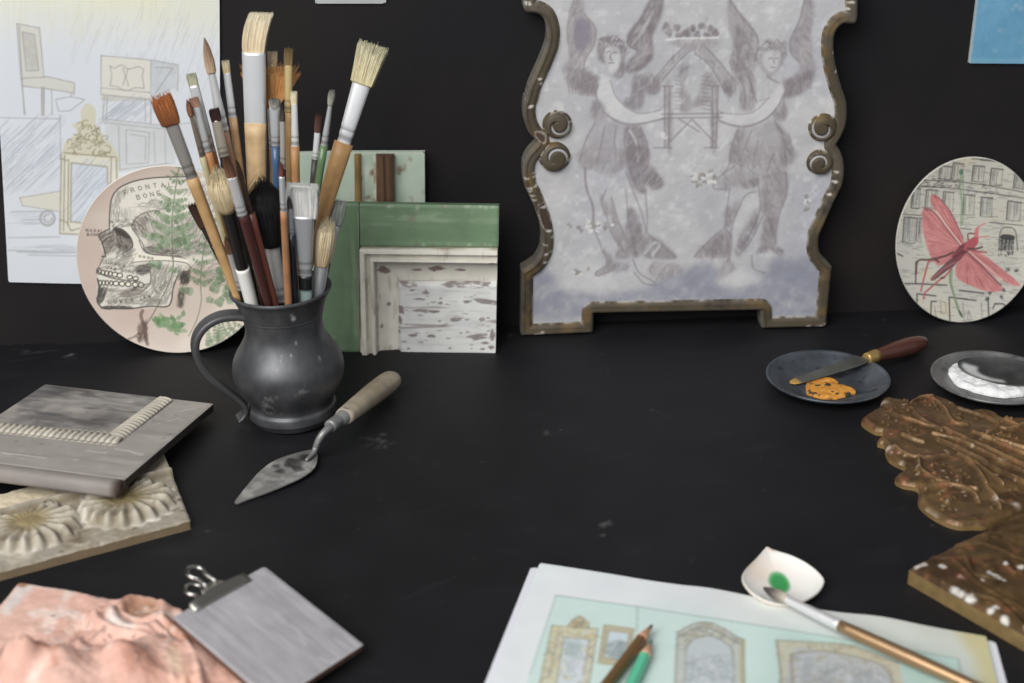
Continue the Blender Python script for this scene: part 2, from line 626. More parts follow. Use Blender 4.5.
def build_table():
    cv = Canvas(TABLE, (-0.95, -0.85), (1.0, 0.0), 0.0016, (25, 25, 28))
    cv.A += (7 * (fbm(cv.U, cv.V, 7, 4, 3) - .5))[..., None]
    st = fbm(cv.U * 0.25, cv.V, 90, 3, 5)                     # worn brush streaks running along the board
    cv.tint(np.clip((st - 0.66) * 5, 0, 1), (44, 44, 48), 0.22)
    rr = random.Random(3)
    chalk = (96, 96, 98)
    for _ in range(230):                                       # specks of dried paint
        x, y = rr.uniform(-.7, .8), rr.uniform(-.7, -.005)
        k = rr.choice((60, 70, 90, 120))
        cv.bump2((x, y), rr.uniform(.0006, .0011), (k, k, k), rr.uniform(.4, .95))
    for (x, y, w, n, k) in ((380, 441, 16, 14, 120), (605, 524, 6, 12, 110), (602, 535, 4, 6, 90), (546, 433, 7, 8, 70), (660, 412, 10, 5, 60), (70, 357, 12, 16, 100),
                            (20, 351, 10, 6, 90), (510, 335, 5, 4, 90), (420, 462, 18, 6, 55), (690, 560, 8, 4, 60), (600, 590, 20, 5, 55), (840, 312, 8, 4, 60), (430, 395, 20, 5, 60), (500, 500, 50, 8, 48)):
        for _ in range(n):
            p = TABLE.loc(x + rr.gauss(0, w * .5), y + rr.gauss(0, w * .2))
            if p[1] < -.004:
                cv.bump2(p, rr.uniform(.0008, .0017), (k, k, k), rr.uniform(.3, .85))
    for (a, b, c) in (((22, 354), (58, 350), 70), ((8, 362), (40, 357), 45), ((60, 343), (118, 341), 60), ((360, 437), (395, 444), 70), ((560, 470), (640, 452), 36), ((690, 440), (760, 428), 38), ((380, 520), (470, 500), 36),
                      ((590, 640), (650, 610), 38), ((400, 600), (460, 575), 38)):
        cv.line([a, b], 0.0016, (c, c, c + 2), 0.7)
    o = relief('work_table', TABLE, [(-0.95, -0.85), (1.0, -0.85), (1.0, -0.001), (-0.95, -0.001)], 0.0024, M_TABLE, cv.rgb, None, 0.03)
    tag(o, 'black painted work table top marked with paint specks and chalky scuffs', 'table')

def bump2(s, p, r, col, a):
    bx = s._box(np.array([p]), 3 * r)
    if bx is None:
        return
    d2 = ((s.U[bx] - p[0]) ** 2 + (s.V[bx] - p[1]) ** 2) / r ** 2
    c = (np.exp(-d2) * a)[..., None]
    s.A[bx] = s.A[bx] * (1 - c) + np.asarray(col) * c
Canvas.bump2 = bump2
build_table()

# ------------------------------------------------------------------ papers on the wall
def tilt_frame(y, px, ang=0.0):
    """vertical plane just in front of the wall, turned by ang degrees clockwise"""
    a = math.radians(ang)
    u = np.array([math.cos(a), 0, -math.sin(a)])
    v = np.array([math.sin(a), 0, math.cos(a)])
    return Frame(on_y(px[0], px[1], y), u, v)

def paper_wave(amp, k, ph):
    return lambda u, v: amp * np.sin(u * k + ph) * np.cos(v * k * .7 + ph)

def build_sketch():
    fr = tilt_frame(-0.0025, (110, 150), 3.4)
    top = fr.locs([(-14, -14), (219.5, -14)])
    out = np.array([fr.loc(8.5, 282), fr.loc(221, 287), fr.loc(219.3, -22), fr.loc(-9, -22)])
    lo, hi = bounds(out, .004)
    cv = Canvas(fr, lo, hi, 0.0006, (203, 207, 214))
    z = Z(3.414, 0, 0)
    y = Z(3.592, 0, 100)
    top_v = fr.loc(110, 0)[1]
    bot_v = fr.loc(110, 60)[1]
    cv.tint(np.clip((cv.V - bot_v) / (top_v - bot_v), 0, 1) ** 1.5 * np.clip(.3 + fbm(cv.U, cv.V, 18, 3, 9), 0, 1), (216, 213, 180), .75)
    cv.A += (8 * (fbm(cv.U, cv.V, 14, 3, 2) - .5))[..., None]
    pc = (150, 148, 146)
    rr = random.Random(5)
    def hatch(poly, n, d, col, a, w=.0007):
        P = cv.pts(poly)
        l, h = bounds(P)
        for k in range(n):
            c = l + (h - l) * np.array([rr.random(), rr.random()])
            if pip(P, np.array([c[0]]), np.array([c[1]]))[0]:
                L = rr.uniform(.005, .014)
                dd = np.array([math.cos(d), math.sin(d)]) * L
                cv.line([c - dd, c + dd], w, col, a * rr.uniform(.4, 1), px=False)
    hatch(z([(250, 60), (740, 40), (730, 330), (250, 200)]), 130, 1.2, (178, 180, 184), .5)
    hatch(z([(10, 20), (700, 10), (700, 110), (10, 110)]), 130, 1.5, (200, 198, 178), .4)
    hatch(z([(0, 405), (205, 405), (205, 640), (0, 640)]), 170, .8, (160, 165, 176), .55)
    # tall backed chair
    wood = (194, 191, 180)
    cv.poly(z([(58, 80), (135, 95), (150, 265), (72, 268)]), wood, .7, curve=False, noise=.3)
    cv.poly(z([(76, 108), (118, 118), (132, 240), (90, 242)]), (168, 166, 160), .5, curve=False, noise=.5)
    cv.poly(z([(72, 266), (165, 262), (255, 283), (252, 318), (180, 306), (78, 294)]), wood, .7, curve=False)
    for l in ([(58, 80), (135, 95)], [(58, 80), (72, 268), (86, 392)], [(135, 95), (150, 265)], [(66, 86), (82, 390)], [(76, 108), (118, 118), (132, 240), (90, 242), (76, 108)], [(72, 268), (165, 262), (255, 283), (252, 325)],
              [(78, 294), (180, 306), (252, 318)], [(142, 298), (142, 395)], [(150, 298), (150, 395)], [(176, 306), (178, 392)], [(242, 318), (243, 328)]):
        cv.line(z(l), .0009, pc, .75)
    cv.poly(z([(142, 298), (152, 299), (152, 395), (141, 395)]), (150, 148, 144), .5, curve=False)
    # carved cabinet on a stand
    cv.poly(z([(345, 190), (515, 205), (512, 335), (345, 322)]), (206, 203, 190), .8, curve=False, noise=.2)
    cv.poly(z([(515, 205), (605, 222), (600, 300), (520, 335)]), (176, 180, 184), .6, curve=False, noise=.4)
    cv.poly(z([(345, 322), (512, 335), (512, 345), (345, 345)]), (180, 176, 165), .6, curve=False)
    for l in ([(345, 190), (515, 205), (608, 222)], [(345, 190), (345, 322), (512, 340)], [(515, 205), (515, 420)], [(495, 338), (497, 415)], [(356, 330), (350, 410)], [(366, 330), (362, 412)], [(345, 300), (512, 316)], [(375, 225), (392, 232), (415, 222), (440, 236), (470, 228), (490, 236)],
              [(376, 226), (382, 255), (376, 292)], [(490, 236), (486, 262), (492, 302)], [(376, 292), (400, 296), (430, 310), (460, 300), (492, 302)], [(420, 232), (428, 262), (420, 290)], [(436, 236), (430, 262), (438, 292)], [(530, 230), (590, 232), (530, 320)], [(608, 222), (606, 310)]):
        cv.line(z(l), .0009, pc, .75, curve=len(l) > 3)
    hatch(z([(365, 345), (495, 350), (495, 412), (365, 408)]), 45, .7, (160, 166, 178), .7)
    # chest below
    cv.poly(z([(355, 408), (562, 428), (600, 440), (600, 560), (400, 590), (365, 480)]), (186, 188, 186), .5, curve=False, noise=.4)
    for l in ([(350, 405), (562, 428), (650, 420)], [(355, 418), (560, 440)], [(562, 428), (566, 560)], [(405, 430), (410, 580)], [(430, 442), (510, 452), (507, 556), (432, 560), (430, 442)], [(445, 458), (498, 466), (496, 548)], [(526, 450), (530, 556)], [(400, 580), (580, 556)]):
        cv.line(z(l), .0009, pc, .6)
    for l in ([(0, 402), (205, 406)], [(205, 392), (206, 545)], [(190, 340), (240, 330), (290, 340), (240, 378), (200, 380), (190, 340)]):
        cv.line(z(l), .0009, (150, 152, 158), .7)
    # gilt mirror with a carved crest
    oc = (196, 191, 166)
    cv.poly(z([(300, 352), (326, 375), (328, 425), (362, 470), (392, 510), (408, 550), (375, 548), (230, 530), (210, 545), (222, 488), (262, 452), (245, 425), (275, 415), (278, 372)]), oc, .85, noise=.25, ns=300)
    for _ in range(60):
        a, b = rr.uniform(235, 375), rr.uniform(380, 535)
        if b > 380 + abs(a - 300) * 1.5:
            r = rr.uniform(5, 14)
            t0 = rr.uniform(0, 6)
            cv.line(z([(a + r * math.cos(t0 + k * .8), b + r * math.sin(t0 + k * .8)) for k in range(5)]), .0009, (138, 130, 104), .8, curve=True)
    cv.poly(y([(218, 196), (418, 208), (432, 290), (400, 480), (215, 480)]), (208, 204, 186), .8, curve=False, noise=.2)
    cv.poly(y([(256, 226), (386, 240), (386, 440), (254, 438)]), (196, 202, 212), 1, curve=False)
    hatch(y([(256, 226), (386, 240), (386, 440), (254, 438)]), 60, .85, (160, 166, 178), .8)
    for l in ([(230, 190), (415, 205)], [(220, 196), (215, 480), (300, 484)], [(232, 200), (228, 470)], [(246, 214), (244, 450)], [(256, 226), (254, 438), (300, 442)], [(256, 226), (386, 240), (386, 300)], [(400, 206), (398, 300)], [(418, 208), (420, 290)], [(215, 430), (240, 440), (255, 470), (290, 460)], [(215, 210), (240, 218)]):
        cv.line(y(l), .0011, (140, 134, 112), .8)
    cv.poly(y([(70, 352), (215, 328), (215, 402), (80, 380)]), (204, 200, 184), .8, curve=False)
    for l in ([(70, 352), (215, 328)], [(80, 380), (215, 402)], [(70, 352), (80, 380)], [(40, 402), (150, 400)], [(30, 495), (215, 492)], [(60, 545), (280, 548)], [(100, 558), (280, 560)], [(30, 540), (130, 542)]):
        cv.line(y(l), .0009, pc, .65)
    hatch(y([(60, 405), (150, 400), (140, 450), (60, 450)]), 26, 0.05, (170, 174, 184), .6)
    hatch(y([(100, 520), (280, 520), (280, 555), (100, 555)]), 40, 0.05, (172, 176, 184), .7)
    cv.line(y([(170 + 26 * math.cos(t), 425 + 26 * math.sin(t)) for t in np.linspace(0, 6.5, 16)]), .0022, (160, 158, 160), .8)
    cv.line(y([(172 + 14 * math.cos(t), 425 + 14 * math.sin(t)) for t in np.linspace(0, 5, 12)]), .0012, (150, 148, 150), .7)
    o = relief('sketch_sheet', fr, out, 0.0009, M_PAPER, cv.rgb, paper_wave(.0006, 30, .4), 0.0016)
    tag(o, 'large pencil sketch of chair, cabinets and gilt mirror pinned to the black wall', 'drawing')
build_sketch()

def build_wall_cards():
    fr = tilt_frame(-0.002, (350, 2), 1.5)
    out = fr.locs([(315.3, 3.6), (386, 3.6), (387, -34), (312, -34)])
    lo, hi = bounds(out, .003)
    cv = Canvas(fr, lo, hi, 0.001, (168, 170, 172))
    cv.A += (16 * (fbm(cv.U, cv.V, 60, 3, 2) - .5))[..., None]
    tag(relief('note_card', fr, out, 0.002, M_PAPER, cv.rgb, None, 0.0015), 'pale grey card on the wall above the brush jug, only its lower edge in view', 'card')
    fr = tilt_frame(-0.003, (1000, 40), 1.1)
    out = fr.locs([(968.5, 63.3), (1066, 64), (1076, -30), (980, -30)])
    lo, hi = bounds(out, .003)
    cv = Canvas(fr, lo, hi, 0.0007, (92, 152, 186))
    cv.A += (26 * (fbm(cv.U, cv.V * .5, 60, 4, 8) - .5))[..., None]
    cv.tint(np.clip((fbm(cv.U, cv.V, 110, 3, 12) - .64) * 6, 0, 1), (142, 176, 200), .6)
    e = fr.locs([(968.5, 63), (1066, 64)])
    cv.line(e, .009, (120, 170, 196), .5, px=False)
    e = fr.locs([(968.8, 63), (980, -30)])
    cv.line(e, .003, (182, 180, 176), .8, px=False)
    tag(relief('blue_card', fr, out, 0.0011, M_PAINT, cv.rgb, None, 0.0022), 'blue painted card on the wall in the top right corner', 'card')
build_wall_cards()

# ------------------------------------------------------------------ leaning things
def lean_frame(a, b, top_h, top_y=-0.004, off=0.0):
    """plane through two photo points on the table, leaning back to the wall at height top_h"""
    p, q = on_z(*a), on_z(*b)
    u = unit(q - p)
    m = (p + q) / 2
    back = np.cross(ZV, u)                               # horizontal, towards the wall
    lean = (top_y - m[1]) / back[1]
    v = unit(ZV * top_h + back * lean)
    return Frame(m, u, v)

def build_plaque():
    fr = lean_frame((521, 335), (826, 326.5), 0.44, -0.018)
    z1, z2, z3 = Z(5.69, 510, 0), Z(6.21, 515, 90), Z(4.267, 510, 180)
    r1, r2, r3 = Z(4.267, 760, 180), Z(6.21, 790, 90), Z(5.69, 780, 0)
    left = z1([(78, 0), (76, 40), (98, 68), (150, 75), (185, 95), (205, 140), (212, 190), (205, 250), (180, 320), (150, 390), (110, 480), (88, 560)]) + \
        z2([(66, 20), (54, 80), (50, 140), (60, 200), (85, 260), (122, 303)])
    left2 = z2([(122, 303), (138, 322), (118, 348), (80, 390), (52, 450), (48, 520), (58, 590)]) + z3([(80, 60), (105, 120), (125, 180), (135, 240), (130, 300), (105, 345), (75, 368)])
    foot = [(521.3, 269.5), (520.5, 335), (593, 332), (593.2, 312.5), (760, 309.5), (761.5, 327.5), (825.5, 326), (831.5, 266)]
    right = r1([(270, 335), (250, 300), (250, 240), (270, 190), (310, 100), (345, 30)]) + r2([(318, 600), (333, 520), (330, 440), (310, 380), (288, 345)])
    right2 = r2([(288, 345), (288, 330), (318, 280), (345, 210), (352, 130), (345, 60)]) + r3([(352, 505), (330, 430), (310, 340), (303, 260), (310, 190), (335, 150), (365, 132)]) + [(856, 22), (857.5, 0)]
    topc = [(858, -12), (838, -40), (800, -62), (740, -80), (690, -86), (640, -80), (585, -62), (545, -40), (523, -12)]
    def cc(p, k=3):
        return smooth_path(fr.locs(p), k)
    out = np.vstack([cc(left), cc(left2)[1:], fr.locs(foot), cc(right), cc(right2)[1:], cc(topc)])
    keep = [0]
    for i in range(1, len(out)):
        if np.linalg.norm(out[i] - out[keep[-1]]) > 1e-4:
            keep.append(i)
    out = out[keep]
    lo, hi = bounds(out, .004)
    cv = Canvas(fr, lo, hi, 0.0006, (180, 179, 181))
    s = 1.0 / 1030
    cv.A += (20 * (fbm(cv.U, cv.V, 12, 4, 21) - .5))[..., None]
    cv.tint(np.clip((fbm(cv.U, cv.V, 22, 4, 4) - .5) * 3, 0, 1), (200, 198, 198), .55)
    cv.tint(np.clip((fbm(cv.U, cv.V, 16, 4, 31) - .5) * 3, 0, 1), (160, 162, 178), .45)
    cv.tint(np.clip((fbm(cv.U, cv.V, 140, 3, 41) - .58) * 5, 0, 1), (206, 206, 208), .5)
    MV, MD, LT, BG = (146, 139, 143), (124, 116, 121), (196, 195, 196), (138, 140, 155)
    A, B, Cc, D = Z(4.269, 560, 0), Z(4.269, 690, 0), Z(4.554, 560, 150), Z(4.554, 690, 150)
    def P(zz, pts, col, a, soft=.0012, noise=.35):
        cv.poly(zz(pts), col, min(1, a * 1.35), soft=soft, noise=min(.9, noise + .2), ns=130, seed=len(pts))
        if col in (MV, MD) and a > .3:                        # dry brush strokes inside the shape
            Q = cv.pts(zz(pts))
            l, h = bounds(Q)
            m = (l + h) / 2
            lean_ = (zz is B or zz is D) and .35 or -.35
            for _ in range(int(np.prod(h - l) * 1e6 / 14) + 4):
                c = np.array([random.uniform(l[0], h[0]), random.uniform(l[1], h[1])])
                if not pip(Q, c[0:1], c[1:2])[0]:
                    continue
                an = math.pi / 2 + lean_ + random.gauss(0, .35)
                d = np.array([math.cos(an), math.sin(an)]) * random.uniform(.0015, .006)
                nn = np.array([-d[1], d[0]]) * random.uniform(-.3, .3)
                cv.line(np.array([c - d, c + nn, c + d]), random.uniform(.0008, .0022), random.choice((MD, MV, LT, LT, (112, 105, 110))), random.uniform(.10, .26), px=False, soft=1.5)
    def L(zz, pts, w=2.0, col=MD, a=.5):
        cv.line(zz(pts), w * s, col, a, curve=True, soft=1.2)
    # bluish edges of the field and the clouds at the feet
    P(Cc, [(-150, 500), (0, 600), (100, 640), (330, 640), (430, 600), (592, 540), (700, 560), (900, 560), (1180, 480), (1190, 760), (-150, 760)], BG, .55, .004, .45)
    P(Cc, [(0, 560), (150, 500), (240, 560), (260, 620), (150, 650), (20, 640)], LT, .6, .003, .3)
    P(D, [(30, 520), (110, 520), (120, 590), (0, 620), (-60, 600)], BG, .5, .003)
    P(D, [(370, 510), (440, 488), (510, 540), (590, 560), (590, 620), (450, 600), (380, 560)], BG, .6, .0025)
    P(D, [(120, 600), (200, 540), (300, 560), (330, 600), (200, 630)], LT, .7, .003, .3)
    P(Cc, [(240, 516), (310, 516), (305, 545), (240, 552)], MD, .4)
    P(Cc, [(400, 520), (520, 515), (560, 560), (430, 590)], MV, .4, .002)
    # left figure: wings, head, arms, robe
    P(A, [(60, -10), (100, -10), (105, 60), (150, 120), (145, 190), (110, 250), (105, 290), (175, 340), (160, 400), (110, 410), (60, 390), (20, 340), (10, 290), (40, 240), (30, 150), (40, 60)], MV, .5)
    P(A, [(70, 80), (125, 90), (125, 180), (80, 220), (58, 150)], (126, 120, 134), .5)
    P(A, [(30, 290), (160, 335), (150, 390), (80, 385)], MD, .4)
    L(A, [(105, 60), (150, 120), (145, 190), (110, 250), (100, 300)], 1.6)
    L(A, [(60, 0), (40, 60), (32, 150), (44, 240)], 1.4, MD, .35)
    for k in range(9):
        L(A, [(30 + 14 * k, 330 + 5 * k), (40 + 14 * k, 395 + 2 * k)], 1.3, MD, .35)
    P(A, [(390, -10), (440, -10), (432, 70), (395, 160), (400, 210), (390, 260), (340, 300), (288, 312), (283, 270), (330, 220), (290, 190), (292, 140), (340, 80)], MD, .62)
    L(A, [(392, 0), (340, 85), (294, 150), (292, 190), (330, 215)], 1.8, MD, .6)
    for k in range(6):
        L(A, [(310 + 10 * k, 190 - 10 * k), (360 + 8 * k, 110 - 14 * k)], 1.2, LT, .3)
        L(A, [(295 + 12 * k, 300 - 6 * k), (330 + 11 * k, 235 - 5 * k)], 1.2, LT, .25)
    P(A, [(158, 195), (170, 165), (205, 153), (250, 158), (284, 205), (276, 260), (274, 320), (236, 335), (225, 280), (190, 272), (162, 240)], MD, .55, .001)
    for k in range(16):
        a, b = random.uniform(165, 275), random.uniform(160, 230)
        L(A, [(a - 10, b + 4), (a, b - 8), (a + 10, b + 2)], 1.3, random.choice((MD, (100, 93, 100), LT)), .5)
    P(A, [(196, 205), (245, 200), (258, 250), (245, 300), (215, 312), (205, 280), (188, 255)], LT, .6, .001, .1)
    for l in ([(200, 222), (212, 219)], [(228, 224), (242, 224)], [(218, 228), (214, 250), (222, 256)], [(210, 268), (230, 268)]):
        L(A, l, 1.3, (110, 103, 110), .6)
    P(A, [(320, 315), (358, 355), (352, 455), (300, 470), (268, 445), (300, 400)], MD, .45)
    P(A, [(165, 345), (215, 335), (245, 420), (330, 480), (440, 466), (455, 500), (320, 528), (215, 500), (162, 430)], LT, .7, .001, .1)
    L(A, [(162, 360), (155, 415), (200, 490), (300, 532), (455, 505)], 1.8, MD, .6)
    L(A, [(215, 345), (245, 420), (330, 482), (430, 470)], 1.5, MD, .45)
    P(A, [(345, 385), (400, 345), (480, 250), (540, 190), (556, 210), (500, 262), (440, 340), (420, 390), (385, 402)], MV, .35)
    L(A, [(400, 340), (475, 252), (540, 190)], 1.5)
    L(A, [(430, 350), (500, 270), (556, 215)], 1.5)
    P(A, [(340, 330), (375, 310), (410, 330), (432, 372), (400, 405), (368, 388)], MD, .5)
    P(A, [(138, 440), (172, 428), (205, 498), (150, 520), (130, 480)], MV, .5)
    P(A, [(150, 520), (110, 600), (82, 690), (378, 690), (370, 600), (345, 540), (300, 528)], MV, .28, .002)
    P(A, [(275, 550), (310, 535), (350, 555), (378, 640), (374, 690), (310, 690), (285, 620)], MD, .42)
    for l in ([(150, 525), (110, 600), (84, 690)], [(190, 540), (180, 600), (160, 690)], [(290, 540), (275, 610), (300, 680)], [(345, 545), (370, 610), (376, 690)], [(240, 540), (232, 600), (236, 660)]):
        L(A, l, 1.6, MD, .45)
    L(A, [(300, 560), (325, 610), (330, 680)], 2.2, LT, .6)
    P(Cc, [(98, 0), (92, 80), (150, 90), (205, 110), (285, 90), (300, 0)], MV, .4, .0015)
    L(Cc, [(113, 80), (120, 170), (150, 260), (150, 345)], 2.2, MD, .6)
    P(Cc, [(300, -8), (400, -8), (412, 60), (475, 150), (425, 187), (398, 160), (390, 200), (330, 165)], MD, .5)
    P(Cc, [(320, 255), (360, 310), (378, 400), (372, 470), (332, 485), (300, 380), (302, 320)], MD, .48)
    P(Cc, [(228, 215), (262, 320), (312, 420), (322, 490), (250, 492), (268, 440), (240, 380)], MV, .55)
    P(Cc, [(178, 190), (222, 260), (215, 305), (190, 250)], MD, .35)
    P(Cc, [(380, 390), (440, 402), (534, 490), (400, 492), (373, 450)], MD, .42)
    L(Cc, [(388, 470), (425, 425), (455, 430), (420, 480)], 2.6, LT, .7)
    for l in ([(300, 100), (330, 180), (370, 280), (400, 380), (450, 420), (530, 490)], [(235, 215), (265, 320), (320, 440)], [(300, 180), (310, 300), (330, 400), (345, 480)], [(150, 350), (180, 420), (195, 470)], [(210, 180), (190, 240), (215, 310), (240, 390), (300, 470)], [(390, 200), (398, 330), (385, 390)]):
        L(Cc, l, 1.7, MD, .42)
    P(Cc, [(200, 455), (245, 500), (236, 548), (170, 572), (162, 558), (210, 525)], MV, .5)
    L(Cc, [(200, 455), (212, 520), (165, 556), (175, 572), (236, 548)], 1.5, MD, .5)
    L(Cc, [(332, 500), (362, 560), (425, 600), (430, 616), (380, 605), (340, 560)], 1.6, MD, .5)
    # right figure
    P(B, [(165, -8), (200, 40), (280, 140), (290, 200), (280, 290), (240, 335), (190, 335), (170, 260), (190, 200), (163, 100)], MV, .5)
    P(B, [(195, 120), (252, 170), (245, 285), (190, 305), (185, 240)], MD, .42)
    L(B, [(170, 0), (205, 50), (280, 145), (290, 200), (278, 260)], 1.8, MD, .55)
    for k in range(8):
        L(B, [(175 + 10 * k, 250 + 6 * k), (185 + 12 * k, 320)], 1.2, MD, .35)
    P(B, [(490, -8), (532, 20), (520, 120), (522, 230), (540, 300), (500, 385), (410, 422), (382, 360), (440, 320), (470, 280), (430, 220), (428, 170), (470, 80)], MV, .55)
    P(B, [(410, 350), (500, 300), (530, 320), (490, 385), (420, 410)], MD, .4)
    L(B, [(490, 0), (468, 85), (430, 170), (432, 225), (470, 265)], 1.6, MD, .5)
    for k in range(9):
        L(B, [(400 + 14 * k, 345 - 4 * k), (405 + 14 * k, 415 - 5 * k)], 1.2, MD, .35)
    P(B, [(288, 225), (300, 190), (330, 170), (405, 185), (412, 240), (372, 302), (340, 322), (290, 275)], MV, .55, .001)
    for k in range(16):
        a, b = random.uniform(295, 405), random.uniform(176, 235)
        L(B, [(a - 10, b + 4), (a, b - 8), (a + 10, b + 2)], 1.3, random.choice((MD, (104, 97, 104), LT)), .45)
    P(B, [(322, 222), (380, 220), (384, 250), (368, 292), (340, 310), (312, 272)], LT, .55, .001, .1)
    for l in ([(335, 250), (350, 248)], [(362, 250), (376, 248)], [(356, 252), (360, 272)], [(345, 288), (362, 288)], [(330, 320), (345, 330)]):
        L(B, l, 1.3, (112, 105, 112), .5)
    P(B, [(20, 230), (58, 190), (130, 270), (192, 350), (186, 402), (150, 392), (110, 320), (60, 252)], MV, .4)
    L(B, [(58, 190), (130, 270), (190, 345)], 1.5)
    L(B, [(25, 232), (75, 268), (115, 330), (150, 390)], 1.5)
    P(B, [(140, 360), (190, 330), (195, 395), (160, 412)], MD, .45)
    P(B, [(195, 330), (270, 320), (282, 420), (270, 472), (210, 462), (215, 400)], MV, .5)
    for l in ([(215, 335), (235, 400), (232, 460)], [(250, 330), (272, 400), (290, 450)], [(330, 330), (400, 370), (400, 440)], [(300, 430), (335, 418)]):
        L(B, l, 1.8, MD, .5)
    P(B, [(285, 440), (350, 400), (388, 350), (402, 405), (350, 490), (270, 532), (140, 515), (118, 490), (262, 480)], LT, .65, .001, .1)
    L(B, [(118, 490), (135, 520), (230, 541), (320, 510), (375, 455), (402, 400)], 2.0, MD, .6)
    L(B, [(110, 380), (112, 440), (135, 480), (260, 482), (340, 415)], 1.4, MD, .4)
    P(B, [(352, 490), (402, 440), (416, 490), (392, 520)], MD, .48)
    P(B, [(200, 552), (168, 690), (445, 690), (420, 590), (362, 510), (280, 540)], MV, .3, .002)
    P(B, [(360, 518), (420, 590), (442, 690), (382, 690), (390, 600)], MD, .4)
    P(B, [(200, 560), (232, 558), (200, 690), (168, 690)], MD, .38)
    for l in ([(205, 552), (180, 620), (168, 690)], [(262, 560), (230, 640), (210, 690)], [(290, 600), (270, 690)], [(362, 515), (400, 590), (412, 690)], [(420, 570), (440, 640)]):
        L(B, l, 1.6, MD, .45)
    P(D, [(230, -8), (200, 80), (130, 130), (118, 160), (180, 182), (320, 142), (430, 102), (472, -8)], MV, .36, .002)
    P(D, [(240, 150), (312, 128), (300, 167), (250, 177)], MD, .45)
    P(D, [(340, 120), (442, 100), (440, 200), (402, 300), (390, 442), (320, 432), (340, 330), (318, 250)], MV, .52)
    P(D, [(340, 310), (380, 320), (382, 400), (328, 412)], MD, .45)
    P(D, [(160, 268), (230, 228), (202, 320), (158, 362)], MV, .5)
    P(D, [(250, 330), (302, 268), (304, 350), (250, 450), (218, 492), (208, 430)], MD, .42)
    P(D, [(20, 480), (100, 400), (175, 370), (176, 482), (60, 492)], MV, .55)
    P(D, [(110, 400), (170, 390), (165, 470), (100, 470)], MD, .35)
    P(D, [(205, 300), (290, 220), (300, 270), (240, 370), (200, 450), (190, 380)], LT, .4, .001, .1)
    P(D, [(165, 500), (205, 540), (150, 582), (128, 592)], MV, .5)
    P(D, [(366, 440), (420, 450), (428, 476), (388, 470)], MD, .48)
    P(D, [(320, 440), (350, 432), (350, 460), (300, 470)], MD, .42)
    for l in ([(185, 0), (178, 70), (118, 142), (108, 175), (160, 178)], [(205, 70), (150, 110)], [(180, 180), (170, 260), (158, 350), (100, 400), (20, 485)], [(300, 190), (250, 210), (200, 320), (180, 420), (172, 500)], [(310, 150), (320, 260), (290, 350), (240, 440)], [(435, 100), (440, 200), (402, 310), (385, 430)],
              [(330, 300), (290, 390), (250, 450)], [(160, 360), (190, 400), (180, 500)], [(280, 480), (290, 540), (340, 560)], [(380, 20), (350, 100)], [(430, 0), (440, 60)]):
        L(D, l, 1.7, MD, .45)
    # wreath and the stand between them
    w = Z(3.938, 560, 0)
    for (x, yy) in ((415, 105), (430, 130), (460, 108), (492, 128), (522, 114), (560, 102), (590, 110), (612, 130), (540, 140), (470, 145), (505, 140), (580, 140)):
        P(w, [(x + 16 * math.cos(t) * random.uniform(.6, 1.2), yy + 17 * math.sin(t) * random.uniform(.6, 1.2)) for t in np.linspace(0, 5.6, 8)], MD, .6, .0006)
    L(w, [(418, 158), (470, 152), (560, 150), (622, 148)], 1.8, (212, 210, 208), .9)
    P(w, [(430, 165), (620, 158), (600, 190), (560, 180), (530, 200), (480, 190)], MV, .4)
    for q in ([(412, 340), (440, 340), (440, 580), (420, 580)], [(592, 340), (622, 340), (616, 580), (596, 580)]):
        P(w, q, MV, .4, .001)
    for l in ([(412, 340), (412, 580)], [(432, 345), (428, 580)], [(622, 340), (614, 580)], [(600, 345), (600, 580)], [(370, 582), (440, 582)], [(570, 582), (622, 582)], [(405, 340), (445, 340)], [(570, 340), (625, 338)], [(400, 450), (640, 446)], [(400, 466), (640, 462)], [(430, 560), (520, 470), (608, 560)], [(470, 470), (550, 520)]):
        cv.line(w(l), 1.6 * s, MD, .5)
    for q in ([(466, 262), (500, 250), (505, 300), (485, 330), (505, 380), (470, 384), (478, 320)], [(568, 290), (596, 285), (600, 330), (575, 350), (590, 400), (520, 420), (550, 360)], [(500, 380), (520, 400), (510, 440), (470, 430)]):
        P(w, q, MV, .5)
    for yy in range(300, 440, 16):
        cv.line(w([(560, yy), (592, yy + 4)]), 1.2 * s, MD, .4)
        cv.line(w([(452, yy), (478, yy + 3)]), 1.2 * s, MD, .3)
    # losses in the paint
    t3 = Z(3.254, 560, 130)
    for (cx, cy, rx, ry, n, seed) in ((460, 155, 55, 22, 26, 1), (100, 315, 70, 22, 22, 2), (800, 240, 14, 30, 6, 3), (60, 460, 40, 20, 10, 4), (340, 20, 14, 10, 3, 5)):
        rr = random.Random(seed)
        for _ in range(n):
            c = fr.loc(*t3([(cx + rr.gauss(0, rx * .45), cy + rr.gauss(0, ry * .45))])[0])
            g = rr.choice(((214, 212, 209), (204, 203, 202), (156, 152, 148), (140, 136, 132)))
            pts = [c + np.array([math.cos(t), math.sin(t)]) * rr.uniform(.0008, .0032) for t in np.linspace(0, 5.5, 7)]
            cv.poly(pts, g, .85, px=False)
    root = thing('painted_plaque', 'tall scalloped wooden plaque painted in grey with two winged figures, leaning on the wall', 'plaque', (fr.o[0], fr.o[1], 0))
    hc = Canvas(fr, lo, hi, 0.0015, (0,))
    hc.grain(0.0003, 120, 4, 2)
    TH = .016
    relief('panel', fr, out, 0.00075, M_PAINT, cv.rgb, hc.hgt, TH, root, inset=.006)
    # moulded rim
    fc = Canvas(fr, lo, hi, 0.0007, (76, 66, 50))
    fc.tint(np.clip((fbm(fc.U, fc.V, 30, 4, 6) - .45) * 3, 0, 1), (96, 88, 78), .7)
